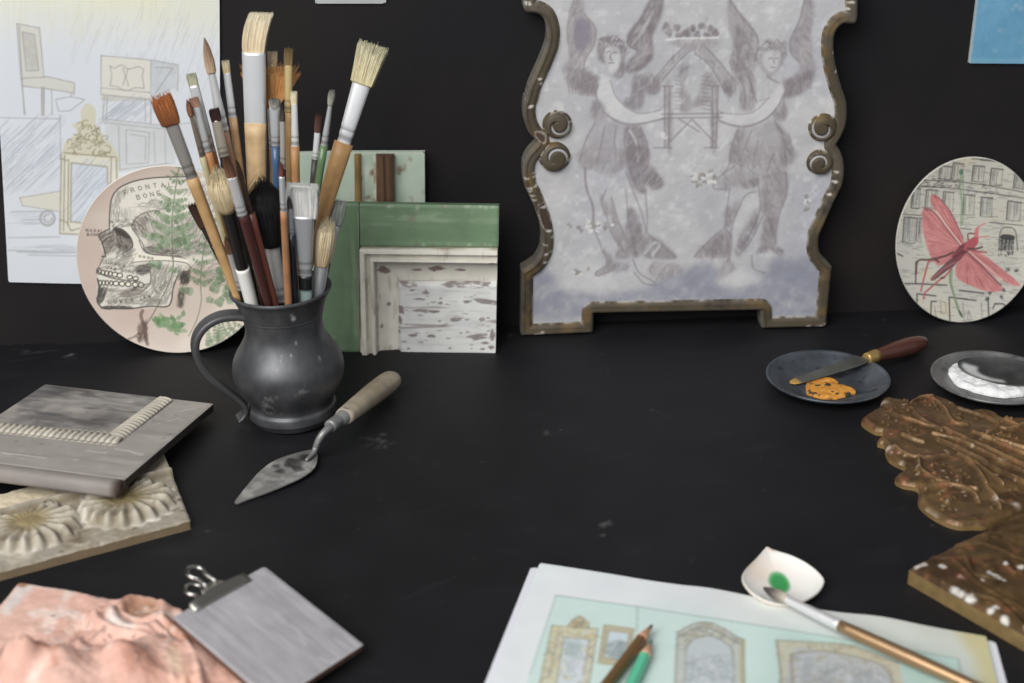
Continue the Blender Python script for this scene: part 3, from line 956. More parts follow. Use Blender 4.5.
    fc.tint(np.clip((fbm(fc.U, fc.V, 60, 4, 16) - .55) * 5, 0, 1), (112, 88, 48), .7)
    fc.tint(np.clip((fbm(fc.U, fc.V, 70, 4, 26) - .6) * 5, 0, 1), (54, 46, 40), .8)
    for q in (z2([(128, 252), (160, 258), (186, 280), (180, 318), (150, 305), (125, 272)]), z3([(120, 100), (150, 95), (165, 150), (190, 200), (178, 212), (150, 205), (128, 160)])):
        fc.line(q + q[:1], .0016, (214, 208, 200), .9, curve=True)
        fc.poly(q, (70, 52, 44), .8)
    rr = random.Random(9)
    flakes = z3([(165, 210), (185, 240), (150, 270), (148, 310), (185, 300), (155, 345), (160, 380), (135, 645), (110, 650), (170, 652), (205, 655), (80, 30), (95, 80), (110, 20), (140, 110)]) + z2([(90, 620), (95, 650), (130, 510), (125, 530), (70, 540)]) + \
        z1([(165, 440), (180, 470), (105, 20), (90, 10), (118, 600)]) + r1([(210, 625), (230, 620), (250, 615), (275, 605), (205, 615)]) + r3([(372, 45), (300, 290), (315, 400), (400, 10)]) + r2([(280, 500), (240, 640), (275, 560)])
    for q in flakes:
        c = fr.loc(*q)
        a = rr.uniform(0, 3.1)
        pts = [c + np.array([math.cos(t + a) * rr.uniform(1, 4.5), math.sin(t + a) * rr.uniform(.6, 1.8)]) * .001 for t in np.linspace(0, 5.5, 7)]
        fc.poly(pts, (206, 200, 192), .9, px=False)
    BW = .0108
    def rim(u, v, d):
        t = np.clip(d / BW, 0, 1)
        return .0006 + .0040 * np.clip(1 - np.abs(2 * t - 1.0) ** 3.5, 0, 1) + .0012 * np.exp(-((t - .2) / .12) ** 2)
    inner_kd = KDTree(len(dense(out, .0008)))
    for i_, p_ in enumerate(dense(out, .0008)):
        inner_kd.insert((p_[0], p_[1], 0), i_)
    inner_kd.balance()
    def fcol(u, v):
        d = np.array([inner_kd.find((a_, b_, 0))[2] for a_, b_ in zip(u, v)]) / BW
        c = fc.sample(u, v)
        w_ = (np.clip(1 - d / .22, 0, 1) * .7)[:, None]           # outer arris greyed, a highlight line put into the colour
        c = c * (1 - w_) + np.array([122, 120, 116]) * w_
        w_ = (np.clip((d - .86) / .1, 0, 1) * np.clip(fbm(u, v, 160, 3, 5) * 3 - 1.0, 0, 1))[:, None] * .8
        c = c * (1 - w_) + np.array([186, 184, 182]) * w_
        w_ = (np.exp(-((d - .3) / .06) ** 2) * .45)[:, None]  # thin shadow line painted just inside the arris
        c = c * (1 - w_) + np.array([44, 38, 32]) * w_
        return alb(c)
    relief('frame', fr, out, 0.0009, M_CHIP, fcol, None, TH + .001, root, band=BW, base=rim)
    # volutes
    for (cx, cy, r, sgn, up) in ((557, 124, 13, 1, 1), (554.5, 157, 14, 1, -1), (822.5, 127, 13, -1, 1), (819.5, 162, 12, -1, -1)):
        c = fr.loc(cx, cy)
        R = r * s * 1.02
        circ = np.array([c + R * np.array([math.cos(t), math.sin(t)]) for t in np.linspace(0, 2 * math.pi, 48, endpoint=False)])
        def sp(u, v, c=c, R=R, sgn=sgn, up=up):
            du, dv = (u - c[0]) * sgn / R, (v - c[1]) * up / R
            rr_ = np.hypot(du, dv)
            ph = np.arctan2(dv, du)
            return rr_, np.cos(2 * math.pi * (rr_ * 1.15) - (ph + 2.4))
        def sh(u, v, sp=sp):
            rr_, w_ = sp(u, v)
            return .0075 * np.sqrt(np.clip(1 - rr_ ** 4, 0, 1)) - .0035 * np.clip(-w_ - .3, 0, 1) * (rr_ > .25)
        def scol(u, v, sp=sp, c=c):
            rr_, w_ = sp(u, v)
            b = fc.sample(u, v)
            n = fbm(u, v, 260, 3, 3)
            m = np.clip((-w_ - .72) * 4, 0, 1) * (rr_ > .35) * (rr_ < .8)
            b = b * (1 - m[:, None]) + np.array([170, 170, 176]) * m[:, None]
            m2 = np.clip((rr_ - .8) * 5, 0, 1) * (n > .58)
            b = b * (1 - m2[:, None]) + np.array([196, 192, 186]) * m2[:, None]
            return alb(b)
        relief('scroll', fr, circ, 0.0006, M_CHIP, scol, sh, .002, root)
build_plaque()

# ------------------------------------------------------------------ plates standing against the wall
def plate(name, label, fr, c, ra, rb, cv, depth=0.0045, seg=840, rings=210):
    """printed plate: painted coupe front, glazed foot behind, one thing with a front and a body"""
    root = thing(name, label, 'plate', fr.world(c[0], c[1] - rb))
    th = np.arange(seg) * 2 * math.pi / seg
    rr_ = np.linspace(0, 1, rings)
    V, C = [], []
    for r in rr_:
        h = -depth * (1 - np.clip((r - .55) / .45, 0, 1) ** 2)
        u, v = c[0] + ra * r * np.cos(th), c[1] + rb * r * np.sin(th)
        V.append(np.column_stack([u, v, np.full(seg, h)]))
    V = np.vstack(V)
    C = cv.rgb(V[:, 0], V[:, 1])
    # rolled lip and back
    prof = [(1.006, -.0004, 1), (1.009, -.0016, 1), (1.004, -.003, 1), (.95, -.0065, 1), (.62, -.0115, 1), (.58, -.0125, 1), (.55, -.0105, 1), (.3, -.0095, 1), (.01, -.0095, 1)]
    VB = [V[-seg:]]
    for f, h, _ in prof:
        VB.append(np.column_stack([c[0] + ra * f * np.cos(th), c[1] + rb * f * np.sin(th), np.full(seg, h)]))
    VB = np.vstack(VB)
    def quads(n):
        k, i = np.meshgrid(np.arange(n - 1), np.arange(seg), indexing='ij')
        j = (i + 1) % seg
        return np.stack([k * seg + i, (k + 1) * seg + i, (k + 1) * seg + j, k * seg + j], -1).reshape(-1, 4)
    mesh_obj('printed_face', V, [], M_GLAZE, C, True, root, fr.mat(), quads(rings))
    mesh_obj('plate_body', VB, [tuple(len(VB) - seg + i for i in range(seg))], M_GLAZE, alb((206, 203, 196)), True, root, fr.mat(), quads(len(prof) + 1))

def build_skull_plate():
    fr = lean_frame((120, 354), (216, 354.5), 0.20, -0.006)
    p = on_z(169, 354.5)
    fr.o = p.copy()
    c = fr.loc(172, 260.8)
    R = 95.3 * mpp(fr.world(*c))
    cv = Canvas(fr, c - R * 1.05, c + R * 1.05, 0.00045, (198, 183, 171))
    px = mpp(fr.world(*c))
    a, b, w = Z(5.689, 75, 160), Z(5.42, 75, 230), Z(2.97, 60, 140)
    n = fbm(cv.U, cv.V, 24, 4, 3)
    cv.tint(np.clip((n - .45) * 3, 0, 1), (206, 193, 180), .7)
    cv.tint(np.clip((fbm(cv.U, cv.V, 16, 3, 8) - .5) * 4, 0, 1), (184, 158, 146), .55)
    bone = (216, 212, 200)
    ink = (66, 61, 57)
    # cranium, face and jaw
    cv.poly(a([(190, 370), (195, 280), (205, 225), (225, 185), (270, 148), (350, 118), (450, 104), (560, 100), (720, 96), (860, 110), (1000, 180), (1070, 300), (1080, 470), (1020, 600), (900, 680), (700, 640), (560, 620), (420, 600), (250, 640), (170, 560), (150, 470), (175, 410)]), bone, .95, soft=.0006)
    cv.poly(b([(135, 60), (230, 60), (330, 130), (600, 170), (620, 220), (560, 240), (530, 300), (520, 370), (490, 420), (300, 432), (150, 426), (120, 390), (118, 270), (120, 215), (150, 150)]), (211, 207, 195), .95, soft=.0005)
    cv.poly(b([(600, 200), (900, 130), (960, 330), (860, 470), (700, 340), (600, 310)]), (196, 178, 162), .6, soft=.003)
    cv.poly(b([(640, 330), (760, 340), (720, 500), (600, 560), (540, 640), (700, 640), (900, 560), (880, 430), (800, 330)]), (222, 214, 200), .4, soft=.003)
    rr = random.Random(8)
    def shade(zz, pts, n, ang, L, col=ink, al=.5, width=.00045):
        P = cv.pts(zz(pts))
        l, h = bounds(P)
        for _ in range(n * 3):
            q = np.array([rr.uniform(l[0], h[0]), rr.uniform(l[1], h[1])])
            if pip(P, np.array([q[0]]), np.array([q[1]]))[0]:
                an = ang + rr.gauss(0, .25)
                d = np.array([math.cos(an), math.sin(an)]) * L * rr.uniform(.4, 1.1)
                cv.line([q - d, q + d], width, col, al * rr.uniform(.4, 1), px=False)
    def ln(zz, pts, wd=1.0, al=.85, col=ink):
        cv.line(zz(pts), wd * px, col, al, curve=True)
    # temporal hollow
    cv.poly(a([(470, 296), (390, 306), (333, 345), (318, 392), (350, 440), (382, 490), (392, 522), (450, 546), (600, 556), (760, 560), (860, 520), (820, 420), (700, 340), (580, 300)]), (196, 189, 176), .75, soft=.0035)
    shade(a, [(470, 296), (390, 306), (330, 345), (318, 392), (350, 440), (400, 440), (385, 380), (420, 330)], 120, 2.3, .003)
    shade(a, [(385, 490), (392, 522), (450, 546), (600, 556), (600, 520), (450, 500)], 110, .2, .003)
    shade(a, [(600, 560), (860, 520), (820, 450), (620, 500)], 90, .1, .004, al=.35)
    ln(a, [(475, 294), (390, 306), (333, 345), (318, 392), (350, 440), (382, 490), (392, 522), (450, 546), (600, 556)], 1.1, .6)
    # outline of the forehead
    ln(a, [(190, 400), (190, 370), (195, 280), (205, 225), (225, 185), (270, 148), (350, 118), (450, 103), (545, 99), (640, 96)], 1.3, .8)
    for k in range(26):
        x = 200 + 6 * k
        t = 1 - abs(k - 8) / 18
        cv.line(a([(x, 300 + rr.uniform(-30, 10)), (x + rr.uniform(-6, 6), 345 + rr.uniform(-20, 25))]), .0005, ink, max(.1, .5 * t))
    shade(a, [(190, 345), (300, 340), (330, 380), (215, 395)], 40, .3, .002)
    # eye socket and nose
    cv.poly(a([(215, 396), (262, 403), (310, 450), (318, 500), (280, 527), (240, 512), (214, 462)]), (140, 130, 120), .8, soft=.0008)
    cv.poly(a([(212, 396), (262, 402), (308, 448), (285, 452), (240, 428)]), (58, 52, 48), .85, soft=.0006)
    shade(a, [(215, 400), (310, 450), (318, 500), (280, 525), (240, 512)], 110, 1.9, .002)
    ln(a, [(214, 462), (212, 398), (262, 402), (308, 448), (320, 500), (282, 528)], 1.2)
    cv.poly(a([(134, 432), (200, 405), (214, 450), (225, 520), (165, 550), (150, 490)]), (172, 164, 152), .8, soft=.0008)
    shade(a, [(134, 432), (205, 405), (214, 500), (168, 550)], 90, .6, .0025)
    ln(a, [(190, 398), (160, 412), (133, 434), (150, 480), (167, 552), (148, 553)], 1.2, .9)
    shade(b, [(190, 60), (330, 120), (270, 160), (200, 130)], 90, .9, .002, al=.45)
    # zygomatic arch and the hollow under it
    cv.poly(b([(330, 118), (380, 138), (500, 146), (590, 160), (612, 185), (560, 178), (430, 172), (300, 182), (290, 160)]), (226, 220, 204), .9, soft=.0005)
    ln(b, [(300, 182), (430, 172), (560, 178), (612, 196), (622, 240)], 1.0, .6)
    ln(b, [(340, 60), (362, 110), (400, 136), (500, 146), (596, 160)], 1.0, .6)
    cv.poly(b([(318, 205), (410, 186), (404, 232), (352, 250)]), (148, 140, 130), .75, soft=.001)
    shade(b, [(310, 205), (412, 186), (400, 240), (340, 255)], 70, .2, .003)
    shade(b, [(420, 190), (510, 200), (480, 300), (430, 330), (400, 290)], 60, 1.1, .003, al=.3)
    # teeth
    for k, x in enumerate((128, 146, 166, 186, 210, 236, 290, 322)):
        wv = 9 if x < 200 else 15
        hy = 13 if x < 260 else 10
        y0 = 232 + (x - 128) * .19
        el = [(x + wv * math.cos(t), y0 + hy * math.sin(t)) for t in np.linspace(0, 6.283, 10)]
        cv.poly(b(el), (226, 219, 202), .9)
        ln(b, el, 1.1, .9)
    for k, x in enumerate((132, 150, 168, 190, 216, 248, 282, 320, 352)):
        wv = 8 if x < 200 else 15
        y0 = 290 + (x - 132) * .07
        el = [(x + wv * math.cos(t), y0 + 13 * math.sin(t)) for t in np.linspace(0, 6.283, 10)]
        cv.poly(b(el), (226, 219, 202), .9)
        ln(b, el, 1.1, .9)
    ln(b, [(114, 222), (150, 250), (230, 274), (345, 286)], 1.2, .8)
    ln(b, [(120, 215), (150, 150), (140, 148)], 1, .7)
    ln(b, [(112, 240), (116, 214), (140, 212)], 1, .7)
    # jaw
    ln(b, [(118, 268), (128, 330), (118, 385), (150, 426), (220, 430), (300, 432), (400, 420), (490, 422), (516, 390), (524, 330), (540, 280), (562, 242), (620, 226)], 1.5, .8)
    ln(b, [(404, 235), (402, 290), (370, 330), (310, 362), (250, 366)], 1.2, .7)
    cv.poly(b([(398, 300), (365, 332), (300, 362), (230, 360), (260, 340), (330, 320)]), (160, 152, 142), .6, soft=.001)
    shade(b, [(400, 290), (370, 330), (300, 362), (230, 360), (270, 330)], 70, .4, .003)
    shade(b, [(120, 310), (170, 320), (150, 390), (122, 400)], 90, 1.2, .002, al=.7)
    shade(b, [(150, 412), (300, 420), (300, 432), (150, 428)], 50, .0, .003)
    shade(b, [(330, 420), (420, 360), (500, 410), (400, 424)], 40, .5, .003, al=.3)
    shade(b, [(560, 240), (620, 225), (615, 290), (570, 300)], 90, 1.2, .003, al=.7)
    cv.poly(b([(558, 330), (590, 325), (588, 400), (572, 425), (545, 416)]), (140, 130, 120), .7, soft=.0008)
    shade(b, [(558, 330), (592, 325), (576, 425), (545, 416)], 50, 1.4, .003)
    # engraver's tone over the bone
    soft = (132, 126, 118)
    for pts, n_, an, L_ in (([(195, 290), (230, 190), (300, 150), (300, 190), (250, 240), (230, 320)], 50, 1.3, .004), ([(300, 260), (480, 220), (600, 260), (500, 300), (380, 300)], 50, .2, .004), ([(560, 110), (760, 110), (900, 200), (860, 300), (640, 200)], 70, .9, .005),
                            ([(360, 340), (600, 330), (640, 540), (420, 530)], 160, 1.9, .004), ([(620, 330), (850, 320), (850, 520), (640, 540)], 120, 1.0, .005), ([(700, 160), (1000, 260), (1020, 500), (860, 480)], 120, .6, .006)):
        shade(a, pts, n_, an, L_, soft, .55, .0006)
    for pts, n_, an, L_ in (([(140, 150), (320, 180), (300, 230), (130, 215)], 60, .4, .003), ([(160, 320), (400, 340), (480, 410), (180, 410)], 130, .25, .004), ([(420, 190), (600, 210), (540, 290), (500, 400), (400, 360)], 140, 1.1, .004), ([(240, 90), (330, 130), (300, 180), (200, 170)], 60, .6, .003), ([(640, 190), (860, 160), (900, 320), (680, 300)], 120, .5, .005)):
        shade(b, pts, n_, an, L_, soft, .55, .0006)
    cv.poly(b([(600, 215), (640, 210), (720, 240), (700, 300), (640, 300)]), (160, 146, 132), .5, soft=.002)
    # lettering
    tw, ink2 = .00052, (84, 78, 72)
    text_on(cv, 'FRONTAL', a([(262, 196), (330, 172), (430, 152), (560, 142)]), .0038, ink2, tw)
    text_on(cv, 'BONE', a([(335, 220), (400, 206), (490, 190)]), .0038, ink2, tw)
    text_on(cv, 'NASAL', a([(56, 400), (160, 410)]), .0024, ink2, tw)
    text_on(cv, 'BONE', a([(62, 425), (140, 430)]), .0024, ink2, tw)
    text_on(cv, 'UPPER', b([(158, 176), (210, 192), (270, 205)]), .0027, ink2, tw)
    text_on(cv, 'JAW BONE', b([(160, 206), (230, 222), (320, 236)]), .0026, ink2, tw)
    text_on(cv, 'LOWER', b([(168, 390), (240, 392), (318, 386)]), .0032, ink2, tw)
    text_on(cv, 'JAW BONE', b([(335, 384), (400, 362), (460, 322), (500, 280)]), .0032, ink2, tw)
    for (x, yy) in ((600, 90), (636, 78), (664, 92), (650, 70), (345, 148), (368, 152), (392, 156), (412, 160)):
        cv.bump2(fr.loc(*b([(x, yy)])[0]), .0012, ink, .6)
    # fern fronds
    G = [(108, 130, 98), (124, 143, 110), (92, 114, 82), (136, 152, 124)]
    def leaflet(p, d, L, wd, col, al):
        nn = np.array([-d[1], d[0]])
        cv.poly([p, p + d * L * .35 + nn * wd, p + d * L * .75 + nn * wd * .7, p + d * L, p + d * L * .75 - nn * wd * .7, p + d * L * .35 - nn * wd], col, al, px=False)
    def pinna(p, d, L, wd):
        cv.line([p, p + d * L], .0004, G[2], .9, px=False)
        nn = np.array([-d[1], d[0]])
        m = max(3, int(L / .0026))
        for k in range(m):
            q = p + d * L * (k + .6) / m
            l = wd * (1.1 - .65 * k / m)
            for sg in (-1, 1):
                leaflet(q, unit(d * .7 + nn * sg), l * 1.1, l * .46, rr.choice(G), .72)
        leaflet(p + d * L, d, wd * .6, wd * .18, rr.choice(G), .8)
    def fern(P, w0, w1, n, t0=0.0, t1=1.0, lw=1.0):
        Q = smooth_path(cv.pts(P), 14)
        cv.line(Q, .0009 * lw, (104, 116, 84), .9, px=False)
        for k in range(n):
            t = t0 + (t1 - t0) * k / (n - 1)
            i = min(int(t * (len(Q) - 2)), len(Q) - 2)
            d = unit(Q[i + 1] - Q[i])
            nn = np.array([-d[1], d[0]])
            L = w0 + (w1 - w0) * (k / (n - 1)) ** .8
            for sg in (-1, 1):
                pinna(Q[i] + d * rr.uniform(-.001, .001), unit(nn * sg - d * .55), L * rr.uniform(.8, 1.1), max(.002, L * .24))
    fern(a([(596, 22), (575, 120), (556, 240), (546, 350), (546, 490), (547, 569)]), .004, .021, 9, .05, .82)
    cv.line(b([(518, 40), (526, 200), (505, 290), (440, 420), (400, 490), (374, 530)]), .0010, (112, 110, 92), .9, curve=True)
    fern(b([(760, -60), (712, 40), (690, 130), (678, 230), (676, 330)]), .006, .013, 6, .3, .95)
    cv.line(b([(676, 330), (678, 400), (652, 500), (612, 580)]), .0008, (112, 116, 96), .8, curve=True)
    for (x, yy, an, L) in ((640, 345, 2.9, .012), (700, 375, -.4, .010), (620, 120, 1.9, .014), (760, 240, .4, .013), (740, 350, 1.1, .014), (820, 370, 1.3, .016), (760, 420, .9, .012), (850, 410, 2, .012), (470, 200, 3, .012), (560, 30, .5, .010), (450, 50, 2.9, .012), (470, 80, -2.4, .010), (740, 160, .6, .012), (790, 300, 1.8, .012), (500, 210, -.4, .01), (830, 330, .7, .012)):
        q = fr.loc(*b([(x, yy)])[0])
        pinna(q, np.array([math.cos(an), math.sin(an)]), L, L * .34)
    fern(b([(870, 520), (800, 590), (730, 640)]), .008, .016, 6)
    for (cx, cy) in ((462, 500), (540, 520)):
        for k in range(26):
            an = rr.uniform(0, 6.28)
            q = fr.loc(*b([(cx + rr.gauss(0, 20), cy + rr.gauss(0, 18))])[0])
            leaflet(q, np.array([math.cos(an), math.sin(an)]), .0062, .0019, rr.choice([(104, 138, 92), (122, 152, 108), (90, 122, 80)]), .6)
    # root of the stem
    for l in ([(374, 530), (360, 560), (345, 600)], [(368, 520), (352, 470), (360, 445)], [(376, 520), (380, 580), (392, 620)], [(352, 560), (310, 585), (290, 590)], [(345, 590), (330, 580)]):
        cv.line(b(l), .0030 if l[0][0] > 370 or l[0][0] == 368 else .0014, (118, 96, 84), .8, curve=True, soft=1)
    shade(b, [(330, 520), (385, 500), (395, 600), (345, 600)], 60, 1.3, .003, (84, 66, 58), .5)
    plate('skull_plate', 'round plate printed with a skull engraving and green ferns, leaning behind the jug', fr, c, R, R * 1.0, cv)
build_skull_plate()

def build_insect_plate():
    fr = lean_frame((930, 323), (990, 322), 0.18, -0.006)
    fr.o = on_z(960, 323.5).copy()
    c = fr.loc(967.8, 240.9)
    px = mpp(fr.world(*c))
    RA, RB = 71.8 * px, 83.6 * px
    cv = Canvas(fr, c - RB * 1.05, c + RB * 1.05, 0.00045, (190, 187, 175))
    cv.tint(np.clip((fbm(cv.U, cv.V, 26, 4, 3) - .45) * 3, 0, 1), (202, 199, 183), .7)
    cv.tint(np.clip((fbm(cv.U, cv.V, 40, 3, 13) - .52) * 4, 0, 1), (180, 178, 172), .5)
    cv.tint(np.clip((fbm(cv.U, cv.V, 30, 3, 23) - .58) * 5, 0, 1), (208, 190, 150), .6)
    a, b = Z(6.828, 890, 150), Z(7.59, 890, 240)
    rr = random.Random(12)
    ink = (60, 58, 58)
    def ln(zz, pts, wd=1.0, al=.8, col=ink, curve=False):
        cv.line(zz(pts), wd * px, col, al, curve=curve)
    # engraved facade: courses, cornices, windows
    for yy in range(60, 680, 13):
        for _ in range(9):
            x = rr.uniform(0, 900)
            L = rr.uniform(15, 70)
            ln(a, [(x, yy + x * .05), (x + L, yy + (x + L) * .05)], .6, rr.uniform(.1, .45))
    for yy in range(0, 600, 12):
        for _ in range(7):
            x = rr.choice((rr.uniform(680, 1017), rr.uniform(60, 700)))
            L = rr.uniform(15, 70)
            ln(b, [(x, yy + x * .05), (x + L, yy + (x + L) * .05)], .6, rr.uniform(.1, .4))
    for (x0, y0, w_, h_) in ((345, 110, 75, 80), (435, 92, 70, 110), (575, 110, 75, 100), (698, 128, 75, 108), (855, 165, 60, 90), (155, 262, 55, 125), (255, 275, 75, 120), (375, 290, 68, 120), (515, 312, 74, 125), (635, 328, 74, 122), (815, 355, 85, 120), (100, 462, 80, 165), (195, 470, 30, 150)):
        k = .06
        ln(a, [(x0 - h_ * .06, y0 + h_), (x0, y0), (x0 + w_, y0 + w_ * .09)], 1.6, .75)
        ln(a, [(x0 + w_, y0 + w_ * .09), (x0 + w_ - h_ * .05, y0 + h_ + 6)], .8, .45)
        cv.poly(a([(x0, y0), (x0 + w_, y0 + w_ * .09), (x0 + w_ - h_ * .05, y0 + h_), (x0 - h_ * .06, y0 + h_)]), rr.choice(((178, 176, 168), (190, 186, 172), (168, 168, 164))), .5, curve=False, noise=.4)
        for q_ in range(5):
            xx = x0 + rr.uniform(4, w_ - 4)
            ln(a, [(xx, y0 + 10), (xx - h_ * .05, y0 + h_ * rr.uniform(.5, 1))], .6, .3)
        ln(a, [(x0 + 12, y0 + 14), (x0 + 12 - h_ * .05, y0 + h_)], .7, .4)
        ln(a, [(x0 + w_ * .5, y0 + 16), (x0 + w_ * .47, y0 + h_)], .7, .35)
        ln(a, [(x0 - 10, y0 + h_ + 8), (x0 + w_, y0 + h_ + 14)], .9, .4)
    for l in ([(180, 205), (420, 215), (640, 240), (915, 290)], [(200, 250), (400, 262), (700, 300), (915, 330)], [(90, 440), (220, 452)], [(490, 540), (560, 548)], [(560, 60), (700, 70), (790, 95)], [(620, 70), (760, 80)], [(150, 400), (200, 404)], [(690, 500), (915, 520)]):
        ln(a, l, 1.1, .6)
    for _ in range(60):
        x, yy = rr.uniform(180, 480), rr.uniform(195, 260)
        ln(a, [(x, yy), (x + rr.uniform(6, 24), yy + rr.uniform(-5, 6))], 1.0, .45)
    for _ in range(40):
        x, yy = rr.uniform(530, 760), rr.uniform(230, 310)
        ln(a, [(x, yy), (x + rr.uniform(6, 20), yy + rr.uniform(-5, 6))], .8, .4)
    ln(a, [(755, 690), (757, 600), (775, 545), (820, 535), (865, 560), (880, 690)], 1.2, .6, curve=True)
    cv.poly(a([(765, 590), (800, 580), (856, 590), (856, 690), (758, 690)]), (128, 126, 122), .8, curve=False)
    cv.poly(a([(768, 588), (800, 580), (856, 592), (852, 622), (768, 612)]), (62, 60, 60), .85)
    for x in (775, 800, 826):
        ln(a, [(x, 615), (x - 6, 690)], 1.2, .7)
    for _ in range(40):
        x, yy = rr.uniform(830, 950), rr.uniform(0, 120)
        ln(b, [(x, yy), (x + 2, yy + 10)], 1.4, .5)
    for l in ([(205, 490), (207, 410), (355, 430)], [(455, 620), (458, 440), (660, 465)], [(310, 560), (318, 470), (360, 470)], [(205, 170), (200, 330)], [(750, 600), (752, 440)], [(785, 520), (800, 486), (860, 486), (890, 510)], [(48, 100), (100, 125)], [(100, 330), (440, 350)], [(540, 390), (720, 410)]):
        ln(b, l, 1.5, .75)
    for l in ([(390, 470), (430, 480), (430, 560), (390, 560), (390, 470)], [(340, 500), (350, 590)], [(560, 480), (565, 620)], [(590, 600), (600, 540), (620, 600)], [(700, 480), (700, 600)]):
        ln(b, l, .8, .4)
    for (x, yy) in ((765, 410), (745, 455), (870, 385), (905, 232), (960, 240), (850, 430)):
        for _ in range(5):
            cv.bump2(fr.loc(*b([(x + rr.gauss(0, 8), yy + rr.gauss(0, 7))])[0]), .0009, (60, 62, 62), .7)
    # green stem with bulb
    gs = (122, 146, 116)
    ln(a, [(492, 150), (486, 240), (500, 360), (494, 520)], 1.3, .8, gs)
    ln(a, [(505, 160), (512, 300), (520, 400), (500, 520)], 1.2, .7, gs)
    cv.poly(a([(478, 140), (496, 132), (508, 150), (498, 172), (480, 168)]), (84, 112, 96), .8)
    for yy in range(180, 500, 12):
        ln(a, [(485, yy), (512, yy + 3)], .8, .35, gs)
    ln(b, [(470, 235), (466, 320), (490, 410), (520, 520), (548, 580)], 2.0, .8, (110, 128, 96), True)
    ln(b, [(484, 240), (478, 330), (500, 430), (530, 520)], 1.6, .7, (128, 150, 112), True)
    cv.poly(b([(522, 530), (545, 552), (556, 592), (538, 580)]), (70, 80, 62), .8)
    # insect
    R1, R2, R3 = (188, 104, 106), (156, 78, 84), (206, 136, 132)
    def wing(zz, pts, base, tip, n=9):
        cv.poly(zz(pts), R1, .86, soft=.0004, noise=.2)
        cv.poly(zz(pts), R3, .5, noise=1.0, ns=160, soft=.0006)
        Pp = cv.pts(zz(pts))
        B = fr.loc(*zz([base])[0])
        l_, h_ = bounds(Pp)
        for _ in range(150):
            c_ = np.array([rr.uniform(l_[0], h_[0]), rr.uniform(l_[1], h_[1])])
            if pip(Pp, c_[0:1], c_[1:2])[0]:
                d_ = unit(B - c_) * rr.uniform(.0015, .005)
                cv.line([c_ - d_, c_ + d_], rr.uniform(.0004, .0009), rr.choice((R2, R3, (222, 160, 152), (172, 96, 98))), rr.uniform(.25, .6), px=False)
        for k in range(n):
            q = Pp[int((k + .5) / n * len(Pp))]
            cv.line([B, B + (q - B) * .93], .0005, R2, .55, px=False)
    wing(a, [(240, 400), (310, 430), (400, 540), (485, 650), (480, 690), (440, 750), (360, 790), (330, 790), (290, 740), (262, 660), (235, 560), (228, 470)], (490, 660), None)
    wing(a, [(300, 306), (362, 350), (432, 450), (512, 620), (490, 648), (400, 540), (330, 440), (284, 355)], (500, 640), None, 7)
    ln(a, [(244, 404), (310, 432), (400, 545), (480, 640)], 1.6, .7, (130, 80, 84), True)
    ln(a, [(325, 425), (400, 530), (490, 645)], 1.6, .7, (222, 206, 190), True)
    ln(a, [(306, 312), (370, 360), (440, 460), (508, 610)], 1.4, .6, (140, 72, 80), True)
    wing(b, [(592, 92), (700, 200), (850, 348), (852, 388), (800, 396), (720, 390), (600, 342), (520, 292), (508, 222), (540, 150)], (580, 100), None)
    wing(b, [(600, 80), (700, 108), (850, 218), (978, 326), (970, 352), (860, 312), (740, 232)], (600, 84), None, 7)
    ln(b, [(592, 92), (700, 200), (850, 350)], 1.8, .7, (122, 72, 80), True)
    ln(b, [(610, 90), (720, 190), (860, 310)], 1.8, .7, (216, 190, 176), True)
    cv.poly(b([(318, 300), (400, 215), (470, 150), (522, 160), (500, 202), (430, 250), (345, 312)]), (112, 72, 76), .95)
    ln(b, [(330, 302), (430, 215), (505, 175)], 1.6, .7, (178, 110, 110))
    cv.poly(b([(478, 140), (535, 60), (590, 20), (672, -10), (655, 56), (600, 90), (525, 170)]), (124, 64, 70), .95)
    for (q0, q1) in (((500, 140), (560, 90)), ((540, 60), (600, 40)), ((560, 110), (610, 80)), ((600, 20), (650, 10))):
        ln(b, [q0, q1], 2.0, .7, (92, 52, 58))
    cv.poly(a([(520, 650), (560, 610), (604, 594), (612, 640), (570, 690), (520, 690)]), (176, 84, 92), .95)
    ln(a, [(545, 615), (540, 585), (560, 575), (600, 580)], 1.6, .8, (110, 60, 66), True)
    cv.poly(a([(588, 560), (605, 530), (615, 560), (608, 596), (590, 600)]), (204, 108, 108), .9)
    for l in ([(600, 548), (630, 520), (662, 508)], [(612, 602), (650, 598), (684, 595)]):
        ln(a, l, 1.3, .85, (206, 110, 108), True)
    for l in ([(490, 110), (400, 140), (350, 160), (302, 170), (270, 280), (240, 390)], [(480, 225), (430, 280), (400, 300), (270, 405), (258, 450)], [(620, 84), (690, 96), (742, 100)]):
        ln(b, l, 1.9, .9, (172, 86, 90), False)
    for l in ([(490, 100), (420, 130), (300, 156), (240, 156), (212, 180), (204, 260)], [(600, 72), (660, 74), (710, 60)], [(350, 150), (378, 172)], [(400, 296), (420, 292)]):
        ln(b, l, 2.2, .85, (92, 70, 66), True)
    plate('insect_plate', 'oval plate printed with a red winged insect over an engraved facade, leaning at right', fr, c, RA, RB, cv, depth=.004)
build_insect_plate()

